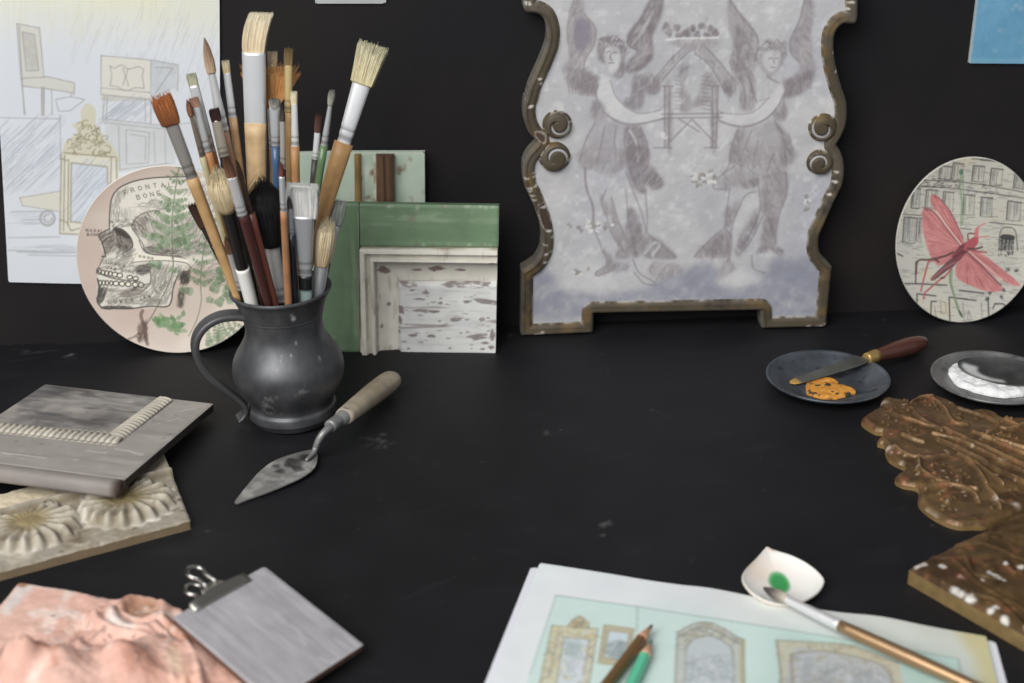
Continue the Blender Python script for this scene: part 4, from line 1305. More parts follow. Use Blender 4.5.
# ------------------------------------------------------------------ painted panel samples
def build_panels():
    # pale green board behind, with two applied strips
    fr = lean_frame((330, 338), (425, 338), 0.30, -0.004)
    out = np.array([fr.loc(424.5, 152.3), fr.loc(426, 338), fr.loc(296, 338), fr.loc(293, 152.5)])
    root = thing('moulding_sample', 'pale green board with gold and brown strips behind the green and white panel', 'sample board', (fr.o[0], fr.o[1], 0))
    lo, hi = bounds(out, .003)
    cv = Canvas(fr, lo, hi, 0.0008, (172, 190, 172))
    cv.tint(np.clip((fbm(cv.U, cv.V * .3, 60, 4, 8) - .5) * 3, 0, 1), (196, 204, 188), .6)
    cv.tint(np.clip((fbm(cv.U, cv.V * .25, 90, 3, 18) - .58) * 5, 0, 1), (150, 172, 152), .6)
    cv.tint(np.clip((fbm(cv.U, cv.V, 90, 3, 28) - .68) * 8, 0, 1), (120, 96, 80), .8)
    e = fr.locs([(293, 153.2), (424.5, 153)])
    cv.line(e, .0016, (206, 210, 198), .8, px=False)
    fr2 = Frame(fr.world(0, 0, .012), fr.u, fr.v)
    def shift(o):
        return o
    relief('board', fr, out, 0.0014, M_PAINT, cv.rgb, None, 0.007, root)
    def strip(name, x0, x1, h, cols):
        a, b = fr.loc(x0, 153.4), fr.loc(x1, 153.4)
        c, d = fr.loc(x1 + 1, 338), fr.loc(x0 + 1, 338)
        P = np.array([a, b, c, d])
        w = b[0] - a[0]
        k = Canvas(fr, *bounds(P, .002), 0.0006, cols[0])
        k.tint(np.clip((fbm(k.U, k.V * .2, 160, 4, 5) - .48) * 4, 0, 1), cols[1], .8)
        k.tint(np.clip((fbm(k.U, k.V, 70, 4, 15) - .58) * 5, 0, 1), cols[2], .8)
        def hh(u, v):
            t = np.clip((u - a[0]) / w, 0, 1)
            return h * (.35 + .65 * np.sqrt(np.clip(1 - (2 * t - 1) ** 2, 0, 1)) - .25 * np.exp(-((t - .52) / .08) ** 2) * (w > .01))
        relief(name, fr, P, 0.0008, M_CHIP, k.rgb, hh, 0.0, root)
    strip('gold_strip', 354.6, 361, .005, ((140, 108, 58), (112, 82, 42), (172, 142, 84)))
    strip('brown_moulding', 376.5, 394.5, .011, ((100, 74, 52), (80, 56, 40), (128, 104, 74)))
    strip('white_strip', 373.6, 376.5, .003, ((196, 196, 182), (176, 176, 160), (150, 120, 90)))

    # green framed panel in front
    fr = lean_frame((350, 352.6), (495, 354.6), 0.215, on_z(420, 338)[1] * (1 - .215 / .30) - .004 * .215 / .30 - .028)
    tl, trr, br, bl = fr.loc(318, 203.2), fr.loc(499, 206), fr.loc(495.5, 354.5), fr.loc(321, 352)
    root = thing('door_panel_sample', 'chippy panel sample with green frame and flaking white field beside the brush jug', 'sample board', (fr.o[0], fr.o[1], 0))
    T = .009
    z = Z(2.848, 310, 130)
    all4 = np.array([bl, br, trr, tl])
    lo, hi = bounds(all4, .004)
    g = Canvas(fr, lo, hi, 0.0006, (104, 131, 99))
    def grain(k, s, cols, vert):
        U, V = (k.U, k.V * .12) if vert else (k.U * .12, k.V)
        k.tint(np.clip((fbm(U, V, 150, 4, s) - .45) * 4, 0, 1), cols[0], .6)
        k.tint(np.clip((fbm(U, V, 220, 3, s + 4) - .57) * 6, 0, 1), cols[1], .6)
        k.tint(np.clip((fbm(k.U, k.V, 30, 4, s + 8) - .52) * 4, 0, 1), cols[2], .5)
    grain(g, 3, ((118, 144, 112), (140, 160, 132), (90, 115, 86)), False)
    gv = Canvas(fr, lo, hi, 0.0006, (100, 127, 95))
    grain(gv, 33, ((116, 141, 110), (134, 154, 126), (86, 111, 82)), True)
    rr = random.Random(4)
    for k, n in ((g, 40), (gv, 14)):
        for _ in range(n):
            x, y = rr.choice(((rr.uniform(360, 498), rr.uniform(206, 209)), (rr.uniform(362, 498), rr.uniform(243, 246)), (rr.uniform(440, 470), rr.uniform(205, 208)), (rr.uniform(322, 358), rr.uniform(210, 350))))
            k.bump2(fr.loc(x, y), rr.uniform(.0006, .0016), rr.choice(((196, 190, 178), (120, 104, 92), (172, 178, 160))), .7)
    for k in range(26):
        x = 412 + rr.gauss(0, 13)
        y = 217.5 + rr.gauss(0, 1.6)
        g.line([(x - 5, y), (x + 5, y + rr.uniform(-.6, .6))], .0007, (140, 164, 134), .5)
    g.bump2(fr.loc(412, 218.5), .003, (140, 122, 104), .7)
    xs, yr = z([(143, 213)])[0][0], 247.2
    jx = 359.3
    stile = np.array([fr.loc(321, 352), fr.loc(359.8, 352.8), fr.loc(358.7, 203.9), fr.loc(318, 203.2)])
    rail = np.array([fr.loc(360, 247), fr.loc(498.3, 247.8), fr.loc(499, 206), fr.loc(359.2, 203.9)])
    gv.line([(359.3, 352), (358.4, 204)], .0014, (186, 186, 172), .6)
    relief('stile', fr, stile, 0.0011, M_CHIP, gv.rgb, None, T, root, side=alb((92, 116, 88)), edge=.0012, edge_w=.0016)
    relief('rail', fr, rail, 0.0011, M_CHIP, g.rgb, None, T, root, side=alb((92, 116, 88)), edge=.0012, edge_w=.0016)
    # moulding: stepped profile running down the left and along the top, mitred
    m = Canvas(fr, lo, hi, 0.0006, (216, 212, 200))
    m.tint(np.clip((fbm(m.U, m.V, 40, 4, 3) - .45) * 3, 0, 1), (198, 193, 180), .6)
    m.tint(np.clip((fbm(m.U * 2, m.V * .4, 120, 3, 13) - .68) * 7, 0, 1), (150, 136, 122), .5)
    x0, x1 = fr.loc(360.4, 300)[0], fr.loc(398, 300)[0]
    y0, y1 = fr.loc(430, 247.2)[1], fr.loc(430, 283)[1]
    wx, wy = x1 - x0, y0 - y1
    prof = [(0, .0), (.03, .006), (.16, .007), (.22, .001), (.30, .002), (.34, .006), (.40, .0055), (.44, -.005), (.55, -.006), (.96, -.0085), (1.0, -.0085)]
    pu, ph = np.array([p[0] for p in prof]), np.array([p[1] for p in prof])
    def mt(u, v):
        return np.clip(np.minimum((u - x0) / wx, (y0 - v) / wy), 0, 1)
    mtv = mt(m.U, m.V)
    for t, wd, col, al in ((.19, .03, (120, 100, 84), .75), (.37, .015, (150, 134, 116), .4), (.43, .03, (128, 110, 94), .7), (.01, .025, (128, 108, 88), .7), (.985, .02, (150, 140, 126), .5)):
        nn = np.clip(fbm(m.U, m.V, 90, 3, int(t * 100)) * 2.2 - .55, 0, 1)
        m.tint(np.clip(1 - np.abs(mtv - t) / wd, 0, 1) * nn, col, al)
    def chip(k, x, y, w, h, n=1, col=(132, 112, 108)):
        for _ in range(n):
            c = fr.loc(x + rr.gauss(0, w * .2), y + rr.gauss(0, h * .2))
            s = mpp(fr.world(*c))
            pts = [c + np.array([math.cos(t) * w * rr.uniform(.4, 1.1), math.sin(t) * h * rr.uniform(.35, 1.2)]) * s for t in np.linspace(0, 5.9, 12)]
            k.poly(pts, col, .92, px=False, curve=False)
    for (x, y, w, h) in ((205, 400, 16, 14), (222, 503, 6, 8), (203, 566, 4, 8), (170, 352, 5, 3), (360, 402, 26, 9), (430, 405, 18, 4), (300, 405, 20, 4), (520, 378, 14, 4)):
        q = z([(x, y)])[0]
        chip(m, q[0], q[1], w / 2.848, h / 2.848, 2)
    mould = np.array([fr.loc(360.4, 352.8), fr.loc(397.6, 353.2), fr.loc(397.6, 283.2), fr.loc(496.6, 283.8), fr.loc(497.6, 247.9), fr.loc(360.4, 247.2)])
    relief('moulding', fr, mould, 0.0006, M_CHIP, m.rgb, lambda u, v: np.interp(mt(u, v), pu, ph), T, root, side=alb((170, 160, 148)))
    f = Canvas(fr, lo, hi, 0.0005, (214, 214, 212))
    f.tint(np.clip((fbm(f.U * .1, f.V, 260, 3, 3) - .5) * 4, 0, 1), (190, 190, 190), .5)
    f.tint(np.clip((fbm(f.U * .06, f.V, 200, 3, 23) - .62) * 9, 0, 1), (138, 128, 126), .75)
    fl = fbm(f.U * .45, f.V * 1.5, 84, 5, 7)
    f.tint(np.clip((fl - .69) * 22, 0, 1), (134, 124, 123), .95)
    for (x, y, w, h) in ((258, 515, 13, 16), (255, 545, 10, 12), (252, 580, 6, 8), (350, 520, 22, 6), (490, 488, 26, 8), (445, 492, 14, 5), (488, 543, 12, 7), (470, 594, 34, 7), (410, 440, 22, 5), (345, 590, 18, 6), (265, 440, 20, 4), (520, 590, 10, 22), (290, 588, 18, 6), (310, 485, 18, 3), (515, 625, 12, 8), (330, 465, 4, 10), (500, 610, 16, 5), (380, 560, 14, 3), (440, 440, 16, 3)):
        q = z([(x, y)])[0]
        chip(f, q[0], q[1], w / 3.6, h / 3.2, 3, (136, 126, 125))
    for _ in range(46):
        chip(f, rr.uniform(400, 495), rr.uniform(285, 352), rr.uniform(1, 4.5), rr.uniform(.5, 1.6), 1, rr.choice(((140, 130, 128), (128, 120, 120), (160, 152, 150))))
    for _ in range(30):
        x, y = rr.uniform(400, 494), rr.uniform(285, 352)
        f.line([(x, y), (x + rr.uniform(4, 16), y + rr.uniform(-1, 1))], .0006, (170, 166, 164), .5)
    field = np.array([fr.loc(397.8, 353.2), fr.loc(495.5, 354.4), fr.loc(496.5, 283.8), fr.loc(397.8, 283.4)])
    fh = lambda u, v: -.0085 + .0052 * np.clip(np.minimum((u - field[0, 0]) / .003, (field[2, 1] - v) / .003), 0, 1)
    relief('field', fr, field, 0.0008, M_CHIP, f.rgb, fh, T, root, side=alb((150, 140, 128)))
build_panels()

# ------------------------------------------------------------------ pewter jug
JB = on_z(293.4, 417.5)                                   # centre of its foot
def jug_z(py, px):
    """height above the foot whose axis point appears at row py"""
    lo, hi = 0.0, 0.3
    for _ in range(40):
        m = (lo + hi) / 2
        if proj(JB + ZV * m)[1] > py:
            lo = m
        else:
            hi = m
    return lo
JH = jug_z(288.5, 281)
def build_jug():
    root = thing('pewter_jug', 'dark pewter jug with a curled strap handle, packed with paint brushes', 'jug', JB)
    P = []
    for (py, r) in ((411.5, 43.6), (410, 44.4), (404, 44), (402, 42.4), (400, 41.8), (396, 43), (391, 46.5), (384, 51), (376, 54.4), (368, 55.6), (360, 54.6), (352, 51), (345, 46.2), (338, 41.8), (331, 39.2), (324, 38.8), (317, 39.8), (314.5, 40.2), (313.5, 40.8), (312, 40.8), (311, 41.2), (304, 43.4), (298, 46), (294, 48.2), (291.5, 50.4), (290, 51.2), (288.4, 51)):
        z = jug_z(py, 0)
        P.append((r * mpp(JB + ZV * z), z))
    global JUG_IN
    JUG_IN = np.array(P)[2:] - np.array([.0028, 0])
    Q = np.array(P)
    Qs = smooth_path(Q, 4)
    inner = [(Qs[-1][0] - .0012, Qs[-1][1] + .0006), (Qs[-1][0] - .0026, Qs[-1][1] - .0006)]
    for r, z in P[::-1][2:]:
        if z > .012:
            inner.append((r - .0026, z))
    inner += [(inner[-1][0] - .004, .0105), (.001, .010)]
    prof = [(.001, .0022), (P[0][0] - .007, .0022), (P[0][0] - .0035, 0.0)] + [tuple(q) for q in Qs] + inner
    def col(V):
        th = np.arctan2(V[:, 1], V[:, 0])
        c = np.tile(np.array([84., 85., 88.]), (len(V), 1))
        n = fbm(th * 1.3 + 9, V[:, 2] * 30, 2.2, 4, 4)
        c += (n - .5)[:, None] * 46
        inside = np.hypot(V[:, 0], V[:, 1]) < .0001
        # chalk splashes
        rr = random.Random(6)
        for (x, y, r, k, m) in ((262, 412, 7, 22, 150), (305, 397, 5, 8, 130), (304, 327, 4, 12, 200), (268, 405, 8, 14, 140), (306, 353, 1, 1, 190), (298, 365, 1, 1, 170), (309, 389, 1, 1, 210), (332, 365, 2, 2, 150), (280, 370, 8, 4, 110), (262, 420, 9, 16, 140)):
            for _ in range(k):
                X, Y = x + rr.gauss(0, r * .6), y + rr.gauss(0, r * .35)
                d = ray(X, Y)
                o = POS - JB
                # meets a cylinder of the belly's radius
                R = .05
                A, B, Cq = d[0] ** 2 + d[1] ** 2, 2 * (o[0] * d[0] + o[1] * d[1]), o[0] ** 2 + o[1] ** 2 - R * R
                dd = B * B - 4 * A * Cq
                if dd < 0:
                    continue
                p = o + d * (-B - math.sqrt(dd)) / (2 * A)
                R2 = np.hypot(V[:, 0], V[:, 1])
                dist = np.sqrt(((np.arctan2(V[:, 1], V[:, 0]) - math.atan2(p[1], p[0])) * .045) ** 2 + (V[:, 2] - p[2]) ** 2)
                w = np.exp(-(dist / rr.uniform(.0006, .0014)) ** 2)[:, None] * .9
                c = c * (1 - w) + m * w
        return alb(c)
    # resample so that the splashes have vertices to sit on
    pr = [prof[0]]
    for a, b in zip(prof[:-1], prof[1:]):
        L = math.hypot(b[0] - a[0], b[1] - a[1])
        n = max(1, int(L / .0013))
        for k in range(1, n + 1):
            pr.append((a[0] + (b[0] - a[0]) * k / n, a[1] + (b[1] - a[1]) * k / n))
    lathe('jug_body', pr, M_PEWTER, col, root, 300, Matrix.Translation(Vector(JB) + Vector((0, 0, .0012))) @ Matrix.Rotation(math.radians(-2.0), 4, 'Y'))
    # strap handle in a vertical plane through the axis, to the left and a little towards the viewer
    hd = unit((-math.cos(math.radians(14)), -math.sin(math.radians(14)), 0))
    hn = np.cross(hd, ZV)
    if hn @ FWD > 0:
        hn = -hn
    pts = [(247, 316.5), (234, 315), (218, 317.5), (205, 325), (197, 336), (195, 348), (199, 361), (208, 374), (219, 384), (229, 392), (238, 399), (244, 405.5), (244.5, 412), (241, 417), (237.5, 419)]
    W = [on_plane(x, y, JB, hn) for x, y in pts]
    W = smooth_path(W, 6)
    n = len(W)
    t = np.linspace(0, 1, n)
    wid = np.interp(t, [0, .1, .35, .7, .85, 1], [.0085, .0078, .0066, .0058, .0062, .0074])
    thk = np.interp(t, [0, .1, .5, .8, 1], [.0030, .0034, .0030, .0026, .0016])
    sides = []
    T = np.gradient(W, axis=0)
    for q in T:
        q = unit(q)
        sides.append((hn, np.cross(q, hn)))
    V, qd, f, C = loft_data(W, sides, np.stack([wid, thk], 1), 20, 3.2, True, alb((86, 86, 88)))
    mesh_obj('handle', V, f, M_PEWTER, C, True, root, None, np.array(qd))
build_jug()

# ------------------------------------------------------------------ brushes
BLK = (34, 32, 32)
def brush_axis(tip, rim, dR, dT):
    """3D tip and point at the jug's mouth; depths in metres from the jug's axis, negative towards the viewer"""
    T = on_y(tip[0], tip[1], JB[1] + dT)
    R = on_y(rim[0], rim[1], JB[1] + dR)
    return T, R

def axis_at_row(T, d, py):
    lo, hi = -.02, .5
    for _ in range(40):
        m = (lo + hi) / 2
        if proj(T + d * m)[1] < py:
            lo = m
        else:
            hi = m
    return lo

def hair_mesh(P0, d, s, t, L, prof, wa, wb, cb, ct, n=240, bend=0.0, jag=.06, seed=0, round_tip=0.0, spread=1.0):
    """hairs from the ferrule mouth P0 along d; prof maps 0..1 to a width factor; wa, wb half sizes"""
    rr = np.random.default_rng(seed)
    V, Q, C = [], [], []
    off = 0
    ks = np.linspace(0, 1, 7)
    pk = np.interp(ks, [p[0] for p in prof], [p[1] for p in prof])
    cb, ct = np.asarray(cb, float), np.asarray(ct, float)
    for i in range(n):
        a = rr.uniform(0, 2 * math.pi)
        r = math.sqrt(rr.uniform(0, 1))
        if i < n * .55:
            r = rr.uniform(.9, 1.0)
        x, y = r * math.cos(a), r * math.sin(a)
        if wb < wa * .6:                                    # flat brush: fill the oblong
            x = rr.uniform(-1, 1)
            y = rr.choice((-1, 1)) * rr.uniform(.8, 1)
        l = L * (1 - round_tip * r ** 2) * (1 + rr.normal(0, jag))
        hw = rr.uniform(.00022, .00042)
        jx, jy = rr.normal(0, .04), rr.normal(0, .04)
        tint = rr.uniform(.88, 1.10)
        ring = []
        for k, u in enumerate(ks):
            f = pk[k]
            c = P0 + d * (l * u - .001) + s * (wa * f * (x + jx * u) + bend * u * u) + t * (wb * f * (y + jy * u))
            w = hw * (1 - .6 * u)
            for q in range(3):
                an = q * 2.094
                V.append(c + s * math.cos(an) * w + t * math.sin(an) * w)
                C.append((cb + (ct - cb) * u) * tint)
        for k in range(6):
            for q in range(3):
                q2 = (q + 1) % 3
                Q.append((off + k * 3 + q, off + k * 3 + q2, off + k * 3 + 3 + q2, off + k * 3 + 3 + q))
        off += 21
    # solid core
    ks2 = np.linspace(0, 1, 9)
    f2 = np.interp(ks2, [p[0] for p in prof], [p[1] for p in prof])
    path = [P0 + d * (L * (.985 if jag < .02 else .93) * (1 - round_tip * .3) * u - .002) + s * bend * u * u for u in ks2]
    rad = [(wa * f * .97 * (1 if k < 8 else .8), wb * f * .97 * (1 if k < 8 else .8)) for k, f in enumerate(f2)]
    cc = np.array([(cb + (ct - cb) * u) * .98 for u in ks2])
    vv, q, f, c2 = loft_data(path, (s, t), rad, 24, 3.0 if wb < wa * .6 else 2.0, True, cc, off)
    return np.vstack([np.array(V), vv]), np.array(Q + q), f, alb(np.vstack([np.array(C), c2]))

SHAPES = {'flat': [(0, .92), (.25, 1.0), (.7, 1.04), (1, .98)], 'round': [(0, 1), (.3, 1.12), (.6, .95), (.85, .5), (1, .12)], 'filbert': [(0, 1), (.4, 1.1), (.75, .95), (1, .6)],
          'mop': [(0, .55), (.2, .85), (.5, 1.1), (.75, 1.0), (.92, .7), (1, .3)], 'dome': [(0, .78), (.3, 1.0), (.6, 1.08), (.85, .98), (1, .72)], 'fan': [(0, .2), (.3, .55), (.6, .9), (1, 1.25)],
          'splay': [(0, .85), (.4, .95), (.75, 1.05), (1, 1.12)]}

def brush(name, label, tip, rim, d, rows, bw, fw, hw, shape, hc, fc, wc, flat=.45, bend=0.0, jag=.05, rt=0.0, n=220, hmat=None, fmat=None, crimp=True, core=None, tipcol=None, band=None, twist=0.0, sink=1.0):
    """rows: photo rows where hair meets ferrule and ferrule meets handle; bw, fw, hw widths in photo px"""
    T, R = brush_axis(tip, rim, *d)
    ax = unit(R - T)                                        # tip to handle
    s = unit(np.cross(ax, FWD))
    if s @ RIGHT < 0:
        s = -s
    t = np.cross(s, ax)
    if twist:
        s, t = s * math.cos(twist) + t * math.sin(twist), -s * math.sin(twist) + t * math.cos(twist)
    px = mpp(T)
    lb, lf = axis_at_row(T, ax, rows[0]), axis_at_row(T, ax, rows[1])
    lr = float((R - T) @ ax)
    # carry the handle down into the jug until it meets the inside
    le = lr
    while True:
        p = T + ax * (le + .002) - JB
        lim = np.interp(p[2], JUG_IN[:, 1], JUG_IN[:, 0]) - hw[1] * px / 2
        if p[2] < .016 or le > lr + sink or (np.hypot(p[0], p[1]) > lim and le > lr + .002):
            break
        le += .002
    root = thing(name, label, 'brush', T + ax * le, 'brushes in the pewter jug')
    k = px / 2
    # handle
    us = np.linspace(0, 1, 14)
    L = le - lf
    w0, w1 = hw
    rad, path = [], []
    fr_ = (lr - lf) / L if L > 1e-4 else 1
    for u in us:
        path.append(T + ax * (lf - .001 + L * u))
        w = w0 + (w1 - w0) * min(u / max(fr_, .05), 1.25)
        rad.append((w * k, w * k * (1 if w0 < 15 else .62)))
    cols = np.tile(alb(wc), (14, 1))
    if band is not None:
        for i, u in enumerate(us):
            if T is not None and proj(path[i])[1] < band[0]:
                cols[i] = alb(band[1])
    V, q, f, C = loft_data(path, (s, t), rad, 22, 2.2, True, cols)
    if hmat is None:                                          # grain along the wood
        an = np.tile(np.arange(22), 14)
        C = np.clip(C * (.72 + .56 * fbm(an * .9 + w0, np.repeat(us, 22) * 2.2 + rows[0], 1.0, 3, int(rows[0]) % 50))[:, None], 0, .9)
    mesh_obj('handle', V, f, hmat or M_WOOD, C, True, root, None, np.array(q))
    # ferrule: flattened at the mouth, round at the handle, with crimped rings
    Lf = lf - lb
    us = np.linspace(0, 1, 26)
    path, rad = [], []
    for u in us:
        w = fw[0] + (fw[1] - fw[0]) * u
        e = flat + (1 - flat) * min(1, u * 1.15) if w0 < 15 else .5
        g = 1.0
        if crimp and u > .72:
            g = 1 - .05 * (math.sin((u - .72) / .28 * math.pi * 4) > 0.2)
        path.append(T + ax * (lb + Lf * u))
        rad.append((w * k * g, max(w * k * e * g, .0011)))
    fcol = np.tile(alb(fc), (26, 1))
    if crimp:
        for i_, u in enumerate(us):
            if u > .72 and math.sin((u - .72) / .28 * math.pi * 4) > .2:
                fcol[i_] *= .55  # indented rings darkened by colour, their shade painted in
    V, q, f, C = loft_data(path, (s, t), rad, 28, 2.6 if flat < .8 else 2.0, True, fcol)
    mesh_obj('ferrule', V, f, fmat or M_FERRULE, C, True, root, None, np.array(q))
    # hair
    hb = T + ax * lb
    wa = bw * k
    wb = max(wa * (flat if shape not in ('mop', 'round', 'dome') else max(flat, .8)), .0012)
    V, q, f, C = hair_mesh(hb, -ax, s, t, lb, SHAPES[shape], wa, wb, hc[0], hc[1], n, bend, jag, sum(map(ord, label)) % 999, rt)
    mesh_obj('bristles', V, f, M_HAIR, C, True, root, None, q)
    return root

SIL = (222, 223, 226)
TAN, LTW, ORW, MAR = (180, 142, 92), (188, 158, 114), (162, 116, 70), (72, 40, 38)
CREAM = ((196, 176, 140), (222, 210, 184))
def build_brushes():
    # back row to front row; depth at the mouth and depth of the tip, metres from the jug's axis
    brush('flat_brush', 'broad flat brush with long cream bristles curling right, tallest in the jug', (253, 12), (259, 290), (.016, .03), (52, 124), 23, (24, 22), (23, 15), 'flat', CREAM, (214, 216, 218), LTW,   .34, .0062, .016, n=800, crimp=False)
    brush('wash_brush', 'large brush with wide silver ferrule and olive cream bristles tilting right', (373.5, 45), (299, 290), (.019, .042), (82, 144), 26, (19, 14), (20, 13), 'splay', ((186, 174, 134), (196, 190, 160)), SIL, (178, 134, 82), .45, sink=.03, bend=0, jag=.035, n=800)
    brush('fan_brush', 'fan brush with spread orange hair behind the tall cream brush', (270, 62), (278, 290), (.026, .042), (108, 150), 46, (9, 7), (8, 7), 'fan', ((186, 128, 66), (204, 150, 88)), SIL, TAN, .16, 0, .03, .25, n=1200)
    brush('flat_brush', 'slim cream tipped brush just behind the orange fan brush', (272.3, 51), (275, 290), (.032, .046), (64, 110), 9, (9, 8), (8, 7), 'flat', ((196, 176, 138), (212, 196, 160)), (200, 176, 130), LTW, .5)
    brush('flat_brush', 'brush with short olive brown tip and long yellowed ferrule', (288.5, 48), (288, 290), (.018, .026), (64, 112), 8.5, (8, 8), (8, 7), 'flat', ((120, 98, 60), (104, 86, 54)), (202, 178, 118), TAN, .5)
    brush('round_brush', 'blue handled brush with rounded grey tip', (274.5, 98), (279, 290), (.014, .018), (107, 146), 11, (11, 8), (8, 7), 'dome', ((150, 148, 142), (128, 126, 120)), (186, 188, 192), (58, 88, 124), .6, hmat=M_LACQ)
    brush('round_brush', 'thin dark brush with ringed silver ferrule beside the blue handled brush', (282, 106), (285, 290), (.009, .012), (120, 170), 5, (5, 6), (6, 6), 'round', ((70, 62, 54), (52, 46, 42)), (180, 176, 170), BLK, .8, hmat=M_LACQ)
    brush('flat_brush', 'slim brush with cream square tip and orange wood handle, right of centre', (294, 91), (298, 290), (.004, .008), (103, 147), 6.5, (6, 8), (9, 7), 'flat', ((202, 186, 150), (214, 204, 178)), (222, 222, 218), ORW, .6)
    brush('flat_brush', 'short brown tipped brush left of the green handled brush', (319, 114), (304, 290), (.008, .010), (131, 160), 7, (6, 6), (7, 6), 'flat', ((84, 56, 46), (70, 46, 40)), SIL, (60, 56, 52), .6)
    brush('round_brush', 'green handled brush with small round grey tip', (332.5, 90), (302, 290), (-.003, -.012), (103, 146), 6.5, (4, 7), (8, 7), 'dome', ((150, 150, 138), (128, 128, 116)), (190, 192, 194), (84, 112, 72), .9, hmat=M_LACQ)
    brush('flat_brush', 'tan handled brush with narrow cream tip left of the tallest brush', (225.2, 60), (256, 290), (.018, .03), (72, 118), 7.5, (7, 8), (8.5, 7), 'flat', ((190, 170, 130), (204, 192, 160)), (208, 210, 212), (184, 146, 100), .6)
    brush('round_brush', 'long pointed pale haired brush with tapered silver ferrule', (204.8, 40), (256, 290), (.01, .022), (71, 131), 9, (7, 12), (11, 8), 'round', ((176, 152, 124), (150, 122, 98)), (206, 206, 206), (176, 134, 110), .8, band=(153, (176, 134, 110)))
    brush('flat_brush', 'brush with grey green square tip at upper left of the bundle', (190.5, 73), (248, 292), (.015, .026), (85, 152), 9, (10, 10), (10, 8), 'flat', ((170, 168, 138), (152, 156, 132)), (204, 206, 206), ORW, .5)
    brush('flat_brush', 'brush with dusty pink tip in front of the grey green tipped brush', (193, 97), (246, 294), (.006, .014), (106, 152), 9, (8.5, 9), (9, 8), 'flat', ((164, 126, 104), (150, 112, 94)), (206, 208, 208), (192, 132, 78), .5)
    brush('round_brush', 'thin brush with brown tip and dark slender ferrule', (186.8, 100), (240, 294), (.004, .010), (114, 158), 5.5, (4, 6), (6.5, 5), 'round', ((140, 96, 72), (118, 74, 56)), (150, 132, 116), (196, 184, 140), .9)
    brush('flat_brush', 'brush with short wine coloured tip and mottled grey ferrule', (213.5, 108), (254, 292), (.002, .006), (120, 156), 10, (10, 11), (10, 8), 'flat', ((62, 36, 38), (52, 30, 32)), (172, 160, 146), BLK, .5, hmat=M_LACQ)
    brush('flat_brush', 'brush with rusty orange stained bristles, outermost on the left', (160.8, 96), (239, 300), (-.012, -.030), (122, 178), 20, (14, 12), (13, 10), 'flat', ((112, 66, 34), (182, 108, 52)), (156, 152, 148), (188, 148, 94), .5, 0, .07, n=320)
    brush('flat_brush', 'thin black brush poking out below the rusty tipped brush', (191.5, 204), (240, 297), (.006, .010), (226, 246), 9, (7, 6), (7, 6), 'flat', ((70, 46, 36), (58, 40, 34)), BLK, BLK, .5, hmat=M_LACQ, fmat=M_LACQ)
    brush('mop_brush', 'fluffy cream mop brush with black and white handle', (216.5, 168), (252, 305), (-.022, -.046), (210, 269), 27, (13, 13), (14.5, 14), 'mop', ((190, 168, 128), (212, 196, 158)), (30, 29, 29), (222, 221, 216), .8, 0, .06, .1, n=420, hmat=M_LACQ, fmat=M_LACQ, crimp=False)
    brush('round_brush', 'small brush with brown tip and slim silver ferrule between wood and black handles', (225.5, 237), (244, 300), (-.018, -.036), (252, 289), 7, (7, 8), (7, 6), 'round', ((104, 74, 54), (84, 58, 44)), (196, 192, 188), BLK, .8, hmat=M_LACQ)
    brush('flat_brush', 'maroon handled brush with brown tip and silver ferrule', (226, 158), (269, 306), (-.031, -.062), (177, 214), 9.5, (10, 11), (10, 9), 'filbert', ((122, 84, 62), (98, 62, 46)), (206, 208, 210), MAR, .6, hmat=M_LACQ)
    brush('round_brush', 'second maroon handled brush, dark tipped, just right of its twin', (236.5, 160), (275, 306), (-.026, -.050), (178, 214), 4.5, (4, 7.5), (9.5, 9), 'round', ((74, 64, 48), (60, 52, 42)), (78, 60, 54), (112, 62, 52), .8, hmat=M_LACQ)
    brush('mop_brush', 'wide soft black haired brush at the middle of the jug', (261, 178), (281, 303), (-.012, -.026), (243, 300), 39, (15, 17), (13, 11), 'mop', ((30, 29, 30), (26, 25, 26)), (196, 196, 198), (48, 36, 36), .6, 0, .05, .12, n=460)
    brush('round_brush', 'slim orange wood brush with fine reddish tip in front of the black haired brush', (281, 162), (288.5, 305), (-.032, -.060), (176, 212), 5, (6, 6.5), (7, 8), 'round', ((120, 68, 54), (104, 54, 46)), (204, 206, 208), (164, 114, 76), .9)
    brush('round_brush', 'thin black handled brush beside the white nylon brush', (288.8, 196), (296, 305), (-.027, -.048), (208, 235), 4.5, (5, 6.5), (7.5, 7), 'round', ((80, 74, 70), (60, 56, 54)), (178, 182, 190), (34, 36, 46), .9, hmat=M_LACQ)
    brush('flat_brush', 'wide white nylon brush with teal handle and black band', (302, 184), (306, 302), (-.023, -.046), (215, 276), 31, (23, 14), (15, 13.5), 'flat', ((206, 206, 204), (214, 214, 212)), (188, 192, 196), (140, 162, 158), .3, 0, .008, n=420, band=(288, (28, 28, 30)), hmat=M_LACQ)
    brush('flat_brush', 'smoky grey nylon brush half hidden behind the cream stencil brush', (339.5, 200), (321, 290), (.016, .030), (223, 262), 15, (12, 9), (9, 8), 'flat', ((128, 136, 130), (150, 156, 150)), (176, 180, 184), BLK, .3, n=220)
    brush('stencil_brush', 'stubby round cream stencil brush with pale grey ferrule at right of the jug', (328.5, 218), (317, 296), (-.012, -.032), (262, 300), 20, (15, 13.5), (12, 11), 'dome', ((206, 184, 146), (222, 206, 174)), (208, 210, 214), (120, 120, 124), .95, 0, .04, .15, n=420, crimp=False, sink=.02)
build_brushes()

